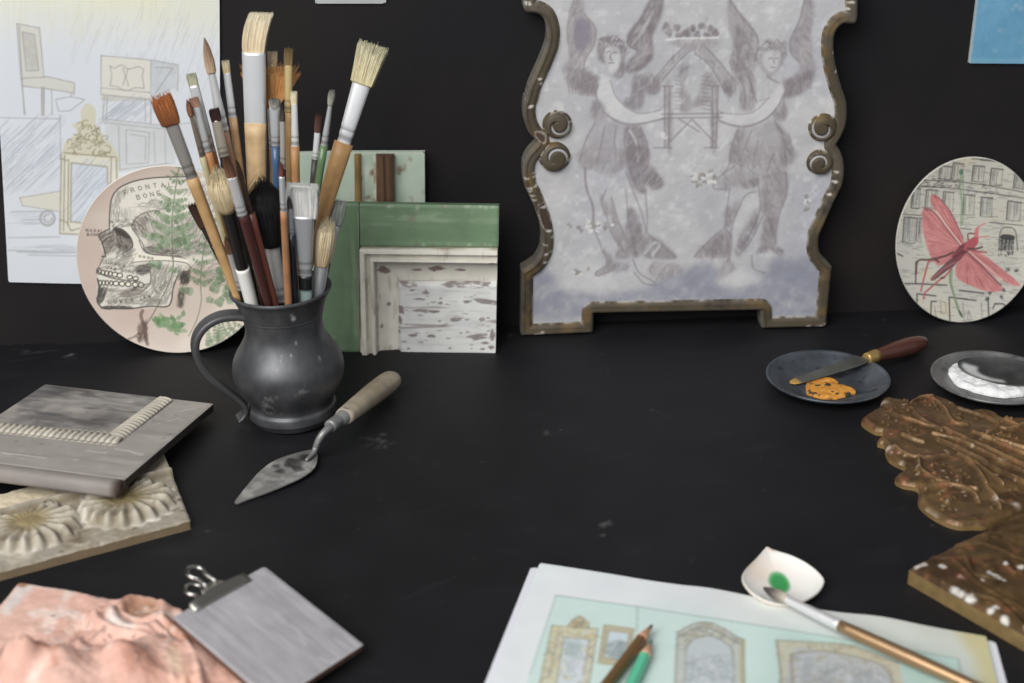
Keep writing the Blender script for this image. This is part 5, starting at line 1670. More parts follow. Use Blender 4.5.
# ------------------------------------------------------------------ trowel
def build_trowel():
    root = thing('plaster_trowel', 'small leaf shaped plaster trowel with wooden handle lying in front of the jug', 'trowel', on_z(300, 470))
    z = Z(2.733, 170, 270)
    fr = Frame((0, 0, .0050), XV, unit((0, 1, .0)))
    P = smooth_path(fr.locs(z([(176, 624), (190, 606), (215, 578), (245, 548), (285, 521), (335, 503), (385, 491), (400, 498), (403, 512), (396, 538), (370, 560), (325, 580), (270, 600), (220, 615), (186, 626)])), 5, True)
    lo, hi = bounds(P, .003)
    cv = Canvas(fr, lo, hi, 0.0005, (142, 140, 138))
    cv.tint(np.clip((fbm(cv.U, cv.V, 40, 4, 3) - .48) * 5, 0, 1), (108, 106, 104), .8)
    cv.tint(np.clip((fbm(cv.U, cv.V, 80, 4, 9) - .55) * 6, 0, 1), (186, 184, 180), .8)
    for (x, y, r) in ((335, 530, 26), (370, 512, 20), (300, 548, 14), (350, 545, 14), (290, 535, 10)):
        cv.poly(z([(x + r * math.cos(t) * random.uniform(.6, 1.3), y + r * .55 * math.sin(t) * random.uniform(.6, 1.3)) for t in np.linspace(0, 5.6, 9)]), (54, 53, 52), .7, soft=.0008, noise=.5, ns=300)
    tip = fr.loc(*z([(178, 628)])[0])
    def bh(u, v):
        return -.0032 * np.clip(1 - np.hypot(u - tip[0], v - tip[1]) / .06, 0, 1)
    relief('blade', fr, P, 0.0006, M_DULLMETAL, cv.rgb, bh, 0.0010, root, sheet=True)
    q = z([(372, 520), (390, 502), (398, 486), (405, 468), (416, 450), (430, 436), (446, 424)])
    hz = [.007, .008, .011, .017, .022, .0245, .025]
    path = smooth_path([on_z(x, y, h) for (x, y), h in zip(q, hz)], 5)
    r = np.interp(np.linspace(0, 1, len(path)), [0, .2, .6, 1], [.0010, .0022, .0028, .0032])
    tube('shank', path, r, M_DULLMETAL, alb((142, 142, 142)), root)
    A, B = on_z(*z([(436, 428)])[0], .025), on_z(*z([(482, 396)])[0], .0235)
    fp = [A + (B - A) * u for u in (0, .02, .1, .45, .5, .55, .9, .96, 1)]
    tube('ferrule', fp, [.0038, .0050, .0052, .0052, .0046, .0056, .0062, .0066, .0064], M_DULLMETAL, alb((140, 140, 140)), root, 24)
    H0, H1 = on_z(*z([(474, 402)])[0], .0238), on_z(*z([(612, 294)])[0], .0115)
    ts = np.linspace(0, 1, 22)
    hp = [H0 + (H1 - H0) * u for u in ts]
    hr = np.interp(ts, [0, .05, .3, .6, .85, .95, .985, 1], [.0072, .0078, .0088, .0098, .0098, .0088, .0066, .0030])
    d = unit(H1 - H0)
    wc = np.array([alb(np.array((150, 136, 116)) + 10 * math.sin(9 * u) + (14 if u < .1 else 0)) for u in ts])
    V, qd, f, C = loft_data(hp, path_sides(hp), np.stack([hr, hr * .85], 1), 28, 2.2, True, wc)
    C = np.clip(C * (1 + .30 * (fbm(np.arange(len(V)) % 28 * .5, (V - H0) @ d * 18, 1.7, 3, 4) - .5))[:, None], 0, .9)
    hd = mesh_obj('handle', V, f, M_WOOD, C, True, root, None, np.array(qd))
    c = H0 + (H1 - H0) * .86
    sd, up = path_sides(hp)[10]
    # hanging hole, set in the upper face
    up = up if up[2] > 0 else -up
    ring = [c + up * (.0098 * .85 - .0004) + (d * math.cos(a) * 1.3 + sd * math.sin(a)) * .0024 for a in np.linspace(0, 2 * math.pi, 16, endpoint=False)]
    inn = [p - up * .0012 for p in ring]
    V = np.array(ring + [p * 1 for p in [c + up * .0080 + (d * math.cos(a) * 1.3 + sd * math.sin(a)) * .0016 for a in np.linspace(0, 2 * math.pi, 16, endpoint=False)]])
    fq = [(i, (i + 1) % 16, 16 + (i + 1) % 16, 16 + i) for i in range(16)]
    mesh_obj('hanging_hole', V, [tuple(range(16, 32))], M_WOOD, alb((84, 44, 34)), False, hd, None, np.array(fq))
build_trowel()

# ------------------------------------------------------------------ pewter dishes, pigments, knife and spoon
def dish(name, label, c, R, mat, col, prof, group=None):
    root = thing(name, label, 'dish', (c[0], c[1], 0), group)
    P = [(r * R, z) for r, z in prof]
    pr = [P[0]]
    for a, b in zip(P[:-1], P[1:]):
        n = max(1, int(math.hypot(b[0] - a[0], b[1] - a[1]) / .0012))
        for k in range(1, n + 1):
            pr.append((a[0] + (b[0] - a[0]) * k / n, a[1] + (b[1] - a[1]) * k / n))
    def cf(V):
        n = fbm(V[:, 0] + 3, V[:, 1] + 3, 40, 4, 5)
        m = fbm(V[:, 0] + 3, V[:, 1] + 3, 120, 3, 15)
        k = np.clip((n - .45) * 4, 0, 1)[:, None]
        q = np.array(col[0]) * (1 - k) + np.array(col[1]) * k
        k = np.clip((m - .6) * 6, 0, 1)[:, None] * .7
        q = q * (1 - k) + np.array(col[2]) * k
        return alb(q)
    lathe('dish_body', pr, mat, cf, root, 180, Matrix.Translation(Vector((c[0], c[1], 0))))
    return root
DISH = [(.01, .0016), (.50, .0012), (.56, .0), (.60, .0008), (.64, .0022), (.80, .0062), (.98, .0100), (1.0, .0112), (1.0, .0122), (.985, .0128), (.95, .0118), (.93, .0110), (.80, .0085), (.66, .0042), (.60, .0030), (.50, .0028), (.01, .0030)]
PC = on_z(827.8, 375.8, .0118)
dish('pigment_dish', 'blue grey pewter dish holding ochre pigment and the palette knife', PC, 61.5 * mpp(PC), M_DULLMETAL, ((80, 86, 94), (98, 104, 112), (54, 57, 62)), DISH)
WC = on_z(994, 376.6, .0118)
dish('powder_dish', 'grey metal dish of white powder with a dark spoon in it', WC, 62 * mpp(WC), M_DULLMETAL, ((118, 118, 118), (146, 146, 144), (84, 84, 84)), DISH)

def powder(name, label, pts, z, hs, cols, res=.0008, holes=0.0, seed=1):
    fr = Frame((0, 0, z), XV, YV)
    P = smooth_path(fr.locs(pts), 5, True)
    c = P.mean(0)
    rad = np.linalg.norm(P - c, axis=1)
    P = c + (P - c) * (1 + .10 * (np.array([vnoise(np.array([k * .55]), np.array([.3]), seed)[0] for k in range(len(P))]) - .5))[:, None]
    lo, hi = bounds(P, .004)
    cv = Canvas(fr, lo, hi, .0005, cols[0])
    cv.tint(np.clip((fbm(cv.U, cv.V, 110, 4, seed) - .5) * 5, 0, 1), cols[1], .8)
    if holes:
        cv.tint(np.clip((fbm(cv.U, cv.V, 130, 3, seed + 3) - (1 - holes)) * 12, 0, 1), cols[2], .95)
    def hh(u, v):
        return hs * (.35 + .9 * fbm(u, v, 90, 4, seed + 7))
    o = relief(name, fr, P, res, M_PIGMENT, cv.rgb, hh, .0004, None, edge=hs * .6, edge_w=.004)
    tag(o, label, 'pigment')
    o['kind'] = 'stuff'
    return o
z5 = Z(3.737, 750, 320)
powder('ochre_pigment', 'heap of crumbly orange ochre pigment in the blue grey dish', z5([(212, 232), (245, 222), (300, 222), (330, 236), (322, 244), (352, 246), (388, 264), (392, 276), (350, 290), (310, 298), (260, 292), (215, 276)]), .0036, .0035, ((210, 142, 36), (186, 116, 26), (62, 56, 50)), .0005, .37, 5)
rr0 = random.Random(2)
powder('white_powder', 'heap of white powder spread across the grey metal dish', z5([(738, 196), (766, 168), (800, 160), (900, 170), (980, 190), (1060, 210), (1090, 250), (1050, 278), (980, 290), (900, 284), (820, 264), (762, 236)]), .0036, .0062, ((226, 226, 226), (214, 215, 217), (190, 190, 190)), .0009, 0, 9)

def build_palette_knife():
    root = thing('palette_knife', 'palette knife with dark wooden handle and brass collar resting across the ochre dish', 'palette knife', on_z(925, 342))
    A, M, B = on_z(790, 383, .0052), on_z(868, 358, .0150), on_z(926, 341.5, .0085)
    n = 26
    path, rad = [], []
    for u in np.linspace(0, 1, n):
        p = A + (M - A) * u
        p[2] = .0052 + (.0150 - .0052) * u ** 1.2 + .0006 * math.sin(u * 3.14)
        w = np.interp(u, [0, .02, .06, .15, .5, .85, .95, 1], [.0012, .0034, .0050, .0058, .0074, .0078, .0058, .0040])
        path.append(p)
        rad.append((w, .0005))
    cols = np.array([alb((196, 150, 60)) if u < .10 else alb((104, 104, 98)) * (1 - .2 * math.sin(u * 9) ** 2) for u in np.linspace(0, 1, n)])
    V, q, f, C = loft_data(path, path_sides(path), rad, 16, 2.4, True, cols)
    mesh_obj('blade', V, f, M_DULLMETAL, C, True, root, None, np.array(q))
    d = unit(B - M)
    L = np.linalg.norm(B - M)
    fp = [M + d * L * u for u in (-.03, -.028, 0, .08, .13, .135)]
    tube('collar', fp, [.0030, .0046, .0050, .0056, .0062, .0056], M_FERRULE, alb((176, 142, 76)), root, 24)
    us = np.linspace(.13, 1, 20)
    hr = np.interp(us, [.13, .2, .45, .7, .88, .95, .985, 1], [.0054, .0058, .0078, .0084, .0070, .0056, .0042, .0016])
    tube('handle', [M + d * L * u for u in us], hr, M_LACQ, alb((84, 48, 40)), root, 24)
build_palette_knife()

def build_spoon():
    root = thing('metal_spoon', 'dark metal spoon sunk in the white powder', 'spoon', on_z(1040, 372))
    c0, c1 = on_z(958, 362, .014), on_z(1040, 377, .017)
    u = unit(c1 - c0)
    fr = Frame(c0, u, unit(np.cross(ZV + .35 * np.cross(u, ZV), u)))
    L = float((c1 - c0) @ u)
    W = .0165
    pts = []
    for t in np.linspace(0, 2 * math.pi, 60, endpoint=False):
        x = L * (.5 - .5 * math.cos(t))
        pts.append((x, W * math.sin(t) * (1 - .12 * math.cos(t)) * (.92 + .08 * math.sin(t / 2))))
    P = np.array(pts)[::-1]
    if (P[1] - P[0])[0] * (P[2] - P[1])[1] - (P[1] - P[0])[1] * (P[2] - P[1])[0] < 0:
        P = P[::-1]
    lo, hi = bounds(P, .002)
    cv = Canvas(fr, lo, hi, .0006, (66, 66, 66))
    cv.tint(np.clip((fbm(cv.U, cv.V, 60, 4, 2) - .5) * 5, 0, 1), (92, 92, 90), .6)
    e = np.hypot((cv.U - L / 2) / (L / 2), cv.V / W)
    cv.tint(blur2(((cv.U < L * .50 - cv.V * .8) & (cv.V < W * .12) & (e > .52) & (e < .90)).astype(float), 2.0), (226, 226, 226), .95)
    hh = lambda a, b: .0045 * (np.hypot((a - L / 2) / (L / 2), b / W) ** 2 - 1)
    relief('bowl', fr, P, .0008, M_DULLMETAL, cv.rgb, hh, .0011, root, sheet=True)
    h0 = c1 - u * .004
    hp = [h0, h0 + u * .012 + ZV * .0012, h0 + u * .04 + ZV * .004, h0 + u * .09 + ZV * .004, h0 + u * .13 - ZV * .001]
    hp = smooth_path(hp, 5)
    V, q, f, C = loft_data(hp, path_sides(hp), [(np.interp(k, [0, 4, 14, 20], [.006, .0032, .005, .0075]), .0014) for k in range(len(hp))], 14, 2.4, True, alb((80, 80, 80)))
    mesh_obj('handle', V, f, M_DULLMETAL, C, True, root, None, np.array(q))
build_spoon()

# ------------------------------------------------------------------ gilded carvings
def gilt_canvas(fr, lo, hi, res=.0006):
    g = Canvas(fr, lo, hi, res, (100, 76, 46))
    g.tint(np.clip((fbm(g.U, g.V, 45, 4, 3) - .45) * 4, 0, 1), (134, 102, 58), .7)
    g.tint(np.clip((fbm(g.U, g.V, 60, 4, 13) - .52) * 5, 0, 1), (84, 60, 38), .8)
    g.tint(np.clip((fbm(g.U, g.V, 120, 3, 23) - .6) * 6, 0, 1), (150, 96, 62), .7)
    return g

def build_gilt_fragment():
    T = .0075
    fr = Frame((0, 0, T), XV, YV)
    z = Z(4.266, 855, 380)
    px = [(1100, 250), (900, 170), (820, 150), (720, 152), (640, 152), (604, 130), (560, 116), (515, 113), (472, 120), (440, 97), (392, 72), (332, 55), (272, 60), (240, 84), (180, 70), (122, 66), (108, 96), (66, 124), (32, 150), (36, 168), (84, 200), (124, 210), (96, 248), (128, 262), (132, 286), (150, 320), (196, 346), (222, 362), (172, 402), (204, 428), (272, 446), (272, 500), (306, 540), (370, 580), (440, 604), (510, 605), (560, 604), (640, 572), (721, 540), (1100, 360)]
    P = fr.locs(z(px))
    P = np.vstack([smooth_path(P[3:-2], 4), P[-1:], P[0:1]])
    lo, hi = bounds(P, .004)
    H = Canvas(fr, lo, hi, .0007, (0,))
    R = H.ridge
    w1, w2 = .0011, .0015
    # long reeds fanning to the right
    for a in ([(330, 228), (450, 262), (721, 392)], [(352, 250), (520, 330), (721, 436)], [(440, 318), (540, 372), (632, 446)], [(500, 222), (600, 262), (721, 316)], [(370, 206), (560, 290), (760, 380)], [(540, 236), (721, 290)], [(420, 286), (600, 372), (760, 460)], [(250, 138), (300, 180), (370, 215)], [(200, 232), (250, 250), (296, 262)]):
        R(z(a), w1, .0031)
        R(z([(x, y + 9) for x, y in a]), w1 * .7, -.0012)
    # curling leaf edges
    for a in ([(168, 286), (200, 310), (250, 330), (320, 334), (400, 322)], [(270, 330), (280, 380), (330, 420), (420, 450), (520, 470)], [(440, 120), (520, 142), (590, 170), (612, 200), (560, 232)], [(150, 110), (180, 150), (260, 180), (330, 200)], [(330, 80), (380, 120), (420, 180), (480, 190)],
              [(300, 470), (340, 450), (420, 450), (500, 480), (530, 520)], [(560, 460), (600, 500), (620, 550)], [(480, 340), (520, 380), (560, 440)], [(600, 200), (660, 210), (721, 190)], [(640, 170), (700, 200)], [(240, 100), (270, 80), (330, 72)]):
        R(z(a), w2, .0029)
    rr = random.Random(5)
    for (cx, cy, r, n) in ((390, 505, 45, 12), (210, 120, 42, 14), (330, 105, 36, 10), (370, 395, 60, 20), (460, 420, 50, 12), (240, 215, 30, 8), (150, 175, 26, 6), (440, 165, 40, 8), (650, 240, 50, 8), (600, 520, 40, 7), (680, 480, 30, 6), (300, 380, 30, 7), (660, 160, 30, 5)):
        for _ in range(n):
            c = fr.loc(*z([(cx + rr.gauss(0, r * .55), cy + rr.gauss(0, r * .4))])[0])
            H.bump(c, rr.uniform(.0010, .0019), rr.uniform(.0018, .0031), px=False)
    # scooped lobes
    for (cx, cy, r) in ((500, 160, .016), (330, 280, .014), (430, 530, .014), (150, 130, .012), (620, 380, .014)):
        c = fr.loc(*z([(cx, cy)])[0])
        d2 = ((H.U - c[0]) ** 2 + (H.V - c[1]) ** 2) / r ** 2
        H.A -= (.0016 * np.exp(-d2))[..., None]
    H.grain(.0005, 160, 3, 4)
    g = gilt_canvas(fr, lo, hi)
    hs = H.sample(g.U.ravel(), g.V.ravel())[:, 0].reshape(g.U.shape)
    g.tint(np.clip((hs - .0013) / .0012, 0, 1) * np.clip(fbm(g.U, g.V, 110, 3, 8) * 2 - .3, 0, 1), (178, 136, 92), .8)  # highlights along the ridges painted into the colour
    for _ in range(46):
        x, y = rr.uniform(100, 720), rr.uniform(80, 560)
        g.bump2(fr.loc(*z([(x, y)])[0]), rr.uniform(.0007, .0016), rr.choice(((222, 200, 184), (214, 176, 160))), .8)
    for q, r in (((118, 90), .004), ((150, 345), .003), ((196, 345), .002), ((325, 566), .0045), ((300, 545), .003), ((142, 286), .003), ((300, 60), .003), ((610, 515), .003), ((686, 530), .003), ((630, 340), .0025), ((395, 515), .0015)):
        g.bump2(fr.loc(*z([q])[0]), r, (228, 214, 200), .9)
    def hh(u, v):
        return H.hgt(u, v)
    o = relief('gilded_carving', fr, P, .0008, M_GILT, g.rgb, hh, T - .0003, None, edge=.0034, edge_w=.0045, side=alb((150, 120, 72)))
    tag(o, 'gilded carved wood fragment with scalloped leafy edge, lying below the two dishes', 'carving')
build_gilt_fragment()

def build_gilt_block():
    T = .0150
    a, b, c = on_z(909.5, 565, T), on_z(1024, 508, T), on_z(1024, 630, T)
    u = unit(c - a)
    fr = Frame(a, u, np.cross(ZV, u))
    P = np.array([fr.loc(909.5, 565), fr.loc(1024, 630) * 1.6, fr.loc(1024, 630) * 1.6 + np.array([0, .2]), fr.loc(909.5, 565) + (fr.loc(1024, 508) - fr.loc(909.5, 565)) * 1.55])
    z = Z(2.4369, 850, 380)
    lo, hi = bounds(P, .004)
    H = Canvas(fr, lo, hi, .0007, (0,))
    for p in ([(200, 430), (260, 445), (320, 500), (424, 560)], [(260, 400), (330, 400), (424, 440)], [(230, 450), (280, 430), (300, 470), (340, 480)], [(330, 450), (370, 440), (400, 470)], [(330, 380), (424, 350)], [(300, 520), (360, 540), (424, 600)], [(330, 400), (360, 350), (424, 330)]):
        H.ridge(z(p), .0016, .0018)
    rr = random.Random(3)
    for _ in range(34):
        H.bump(fr.loc(*z([(rr.uniform(220, 424), rr.uniform(370, 560))])[0]), rr.uniform(.0012, .0026), rr.uniform(.0008, .0020), px=False)
    H.grain(.0006, 150, 3, 4)
    g = gilt_canvas(fr, lo, hi)
    g.A *= .92
    for q, r in (((172, 448), .0058), ((350, 475), .004), ((360, 482), .003), ((340, 470), .003), ((375, 487), .002), ((226, 455), .003), ((236, 397), .003), ((418, 457), .003), ((355, 553), .003), ((378, 582), .003), ((380, 450), .002), ((270, 480), .003), ((325, 487), .002)):
        c_ = fr.loc(*z([q])[0])
        g.poly([c_ + np.array([math.cos(t), math.sin(t)]) * r * .9 * rr.uniform(.5, 1.25) for t in np.linspace(0, 5.6, 9)], (226, 220, 213), .95, px=False)
    for q, r in (((164, 440), .004), ((268, 478), .005), ((250, 435), .004), ((300, 440), .004)):
        g.bump2(fr.loc(*z([q])[0]), r, (150, 84, 62), .6)
    o = relief('gilded_block', fr, P, .0009, M_GILT, g.rgb, H.hgt, T - .0003, None, edge=.0040, edge_w=.0050, side=alb((150, 124, 76)))
    # bare gesso chips along the near edge
    A = o.data.color_attributes['Col']
    nv = len(o.data.vertices)
    co = np.empty(nv * 3, np.float32)
    o.data.vertices.foreach_get('co', co)
    co = co.reshape(-1, 3)
    cc = np.empty(nv * 4, np.float32)
    A.data.foreach_get('color', cc)
    cc = cc.reshape(-1, 4)
    for k, (q, r) in enumerate((((236, 520), .0036), ((250, 527), .0028), ((282, 535), .0036), ((305, 578), .002), ((330, 600), .0024), ((262, 548), .0014))):
        s = fr.loc(*z([q])[0])
        s[1] = 0
        d = np.hypot(co[:, 0] - s[0], (co[:, 1] - .0022) * 1.3) + .003 * (fbm(co[:, 0], co[:, 1], 300, 3, 4) - .5)
        w = (np.exp(-np.clip(d / r, 0, 9) ** 4) * (co[:, 1] > .0006))[:, None] * .95
        cc[:, :3] = cc[:, :3] * (1 - w) + alb((228, 222, 214)) * w
    A.data.foreach_set('color', cc.ravel())
    tag(o, 'gilded carved wooden block with chipped white corner, nearest carving on the right', 'carving')
build_gilt_block()

# ------------------------------------------------------------------ drawing sheets, shell, brush and pencils in the foreground
def build_sheets():
    fr = Frame((0, 0, .0012), XV, YV)
    lowp = fr.locs([(531, 567), (984, 640.5), (995.6, 641.5), (1022, 740), (462, 740)])
    cvl = Canvas(fr, *bounds(lowp, .004), .0012, (212, 214, 222))
    cvl.A += (8 * (fbm(cvl.U, cvl.V, 20, 3, 3) - .5))[..., None]
    tag(relief('backing_sheet', fr, lowp, .002, M_PAPER, cvl.rgb, None, .0008), 'white sheet of paper lying beneath the mirror drawing, its edges peeking out', 'paper')
    fr = Frame((0, 0, .0032), XV, YV)
    z1, z2, z3, z4 = Z(5.1375, 480, 550), Z(6.04, 620, 570), Z(6.65, 870, 590), Z(3.368, 720, 530)
    P = np.vstack([smooth_path(fr.locs([(539.8, 563.5), (575, 568.5), (620, 575.6), (650, 580.8), (683, 585.6), (711, 589), (757, 598.5), (800, 607.5), (840, 613.5), (882, 617.4), (930, 627), (986, 636.8)]), 3), fr.locs([(1010, 740), (470, 740)])])
    lo, hi = bounds(P, .004)
    cv = Canvas(fr, lo, hi, .0007, (216, 221, 223))
    xl, xr = fr.loc(600, 640)[0], fr.loc(980, 650)[0]
    g = np.clip((cv.U - xl) / (xr - xl), 0, 1)
    cv.tint(g ** 1.3, (196, 198, 186), .9)
    cv.tint(np.clip((fbm(cv.U, cv.V, 16, 3, 3) - .45) * 3, 0, 1), (206, 206, 214), .4)
    a, b = fr.loc(972, 640), fr.loc(996, 690)
    cv.line([(974, 634), (990, 660), (1006, 740)], .020, (194, 184, 128), .8, soft=14)
    # green wash
    wash = [(556, 595.5), (636, 606.5), (700, 617), (772, 628.5), (862, 643), (930, 654.5), (958, 659.5), (962, 683), (970, 740), (504, 740), (530, 675)]
    cv.poly(wash, (190, 214, 208), .9, curve=False)
    q = np.clip((cv.U - xl) / (xr - xl), 0, 1)
    cv.poly([(772, 628.5), (862, 643), (930, 654.5), (958, 659.5), (962, 683), (970, 740), (780, 740)], (158, 188, 180), .7, curve=False, soft=.012)
    cv.poly([(640, 607), (740, 623), (770, 660), (700, 740), (630, 740)], (192, 211, 207), .6, soft=.008)
    m = np.zeros(cv.U.shape)
    cv.A += (10 * (fbm(cv.U, cv.V, 40, 4, 13) - .5))[..., None]
    gr = (120, 140, 136)
    cv.line(wash[:7], .0012, gr, .6)
    cv.line([wash[0], wash[10]], .0010, gr, .4)
    cv.line([(637.5, 606), (637, 632)], .0010, gr, .45)
    cv.line(wash[6:9], .0012, gr, .5)
    rr = random.Random(4)
    gold, gold2, ink = (196, 186, 154), (172, 156, 116), (138, 132, 118)
    def ln(pts, w=.0010, col=ink, al=.6, curve=False):
        cv.line(pts, w, col, al, curve=curve)
    def scribble(poly, n, cols, L=.003, w=.0010, al=.5):
        Pp = cv.pts(poly)
        l, h = bounds(Pp)
        for _ in range(n * 3):
            c = np.array([rr.uniform(l[0], h[0]), rr.uniform(l[1], h[1])])
            if pip(Pp, np.array([c[0]]), np.array([c[1]]))[0]:
                an = rr.uniform(0, 6.28)
                d = np.array([math.cos(an), math.sin(an)]) * L * rr.uniform(.4, 1)
                nn = np.array([-d[1], d[0]]) * .6
                cv.line([c - d, c + nn, c + d], w, rr.choice(cols), al, px=False)
    # crested gilt mirror, left
    f1 = z1([(370, 390), (470, 395), (605, 405), (590, 520), (560, 683), (545, 800), (260, 800), (318, 640)])
    cv.poly(f1, gold, .75, curve=False, noise=.3)
    cv.poly(z1([(455, 395), (470, 365), (510, 342), (545, 365), (560, 400)]), gold, .9, noise=.3)
    cv.poly(z1([(432, 448), (562, 462), (535, 640), (520, 800), (372, 800), (400, 640)]), (196, 206, 210), .95, curve=False)
    scribble(f1, 90, [gold2, ink, (206, 190, 130)], .004)
    scribble(z1([(455, 395), (470, 365), (510, 342), (545, 365), (560, 400)]), 24, [gold2, ink], .003)
    scribble(z1([(440, 470), (500, 470), (520, 560), (470, 640)]), 40, [(150, 166, 168), (170, 186, 186)], .005)
    cv.poly(z1([(470, 560), (540, 560), (530, 640), (480, 640)]), (206, 210, 224), .7, soft=.003)
    for l in ([(370, 390), (605, 405)], [(605, 405), (575, 600), (558, 700)], [(370, 390), (318, 640), (300, 720)], [(432, 448), (562, 462), (530, 650)], [(432, 448), (400, 640), (388, 720)], [(405, 420), (360, 640)], [(455, 395), (475, 362), (510, 342), (545, 362), (562, 400)]):
        ln(z1(l), .0012, ink, .55)
    # small framed picture
    f2 = z1([(640, 385), (790, 405), (760, 600), (608, 585)])
    cv.poly(f2, (178, 166, 136), .85, curve=False)
    cv.poly(z1([(660, 415), (768, 428), (745, 570), (634, 555)]), (190, 208, 216), .95, curve=False)
    scribble(z1([(660, 480), (750, 470), (740, 560), (640, 550)]), 50, [(150, 160, 164), (132, 146, 146)], .004)
    for l in ([(640, 385), (790, 405), (760, 600), (608, 585), (640, 385)], [(660, 415), (768, 428), (745, 570), (634, 555), (660, 415)]):
        ln(z1(l), .0012, (146, 128, 100), .6)
    # arched grey mirror
    f3 = z2([(350, 378), (390, 345), (440, 330), (520, 318), (600, 345), (680, 390), (742, 428), (748, 683), (750, 1000), (325, 1000), (335, 683), (345, 480)])
    cv.poly(f3, (178, 181, 174), .85, curve=False, noise=.15)
    cv.poly(z2([(400, 470), (450, 415), (540, 400), (630, 440), (680, 500), (688, 683), (690, 1000), (385, 1000), (388, 683)]), (182, 190, 194), .9, noise=.15)
    scribble(z2([(350, 378), (520, 318), (742, 428), (700, 470), (600, 400), (450, 410), (360, 480)]), 70, [(134, 134, 126), (150, 140, 116), (186, 180, 158)], .004)
    cv.line(z2([(742, 430), (735, 560), (742, 700)]), .004, (180, 170, 128), .6)
    for l in ([(350, 378), (440, 330), (520, 318), (600, 345), (742, 428)], [(350, 378), (340, 520), (333, 700)], [(742, 428), (748, 700)], [(400, 470), (450, 415), (540, 400), (630, 440), (680, 500), (688, 690)], [(400, 470), (392, 690)], [(366, 400), (440, 360), (520, 350), (600, 380), (725, 450)]):
        ln(z2(l), .0014, (124, 122, 116), .55, True)
    for l in ([(540, 540), (600, 640), (620, 700)], [(450, 600), (520, 560), (540, 683)]):
        ln(z2(l), .003, (204, 208, 212), .6)
    scribble(z2([(420, 520), (660, 520), (670, 690), (400, 690)]), 70, [(160, 170, 174), (198, 202, 206), (146, 154, 158)], .006)
    # wide grey mirror, right
    f4 = z4([(190, 375), (300, 380), (450, 395), (600, 450), (628, 560), (640, 700), (200, 700), (205, 500)])
    cv.poly(f4, (184, 177, 156), .85, curve=False, noise=.2)
    cv.poly(z4([(240, 420), (340, 410), (460, 430), (560, 470), (590, 560), (600, 700), (245, 700)]), (172, 176, 178), .95, noise=.1)
    scribble(f4, 80, [(146, 130, 100), (160, 150, 120), (130, 126, 116)], .004)
    scribble(z4([(260, 440), (560, 480), (590, 600), (250, 600)]), 90, [(146, 150, 152), (190, 194, 198), (128, 132, 134)], .006)
    for l in ([(190, 375), (300, 380), (450, 395), (600, 450)], [(190, 375), (205, 500), (210, 700)], [(240, 420), (340, 410), (460, 430), (560, 470), (595, 580)], [(240, 420), (245, 600)]):
        ln(z4(l), .0016, (124, 112, 90), .55, True)
    for l in ([(300, 440), (290, 520), (340, 560)], [(460, 470), (470, 560)]):
        ln(z4(l), .006, (150, 154, 156), .5, True)
    top = relief('mirror_drawing', fr, P, .0013, M_PAPER, cv.rgb, lambda u, v: .0005 + .0005 * np.sin(u * 26 + 1) * np.cos(v * 20), .0007)
    tag(top, 'colored drawing of gilt mirrors on a pale green wall, lying in the foreground', 'drawing')
build_sheets()

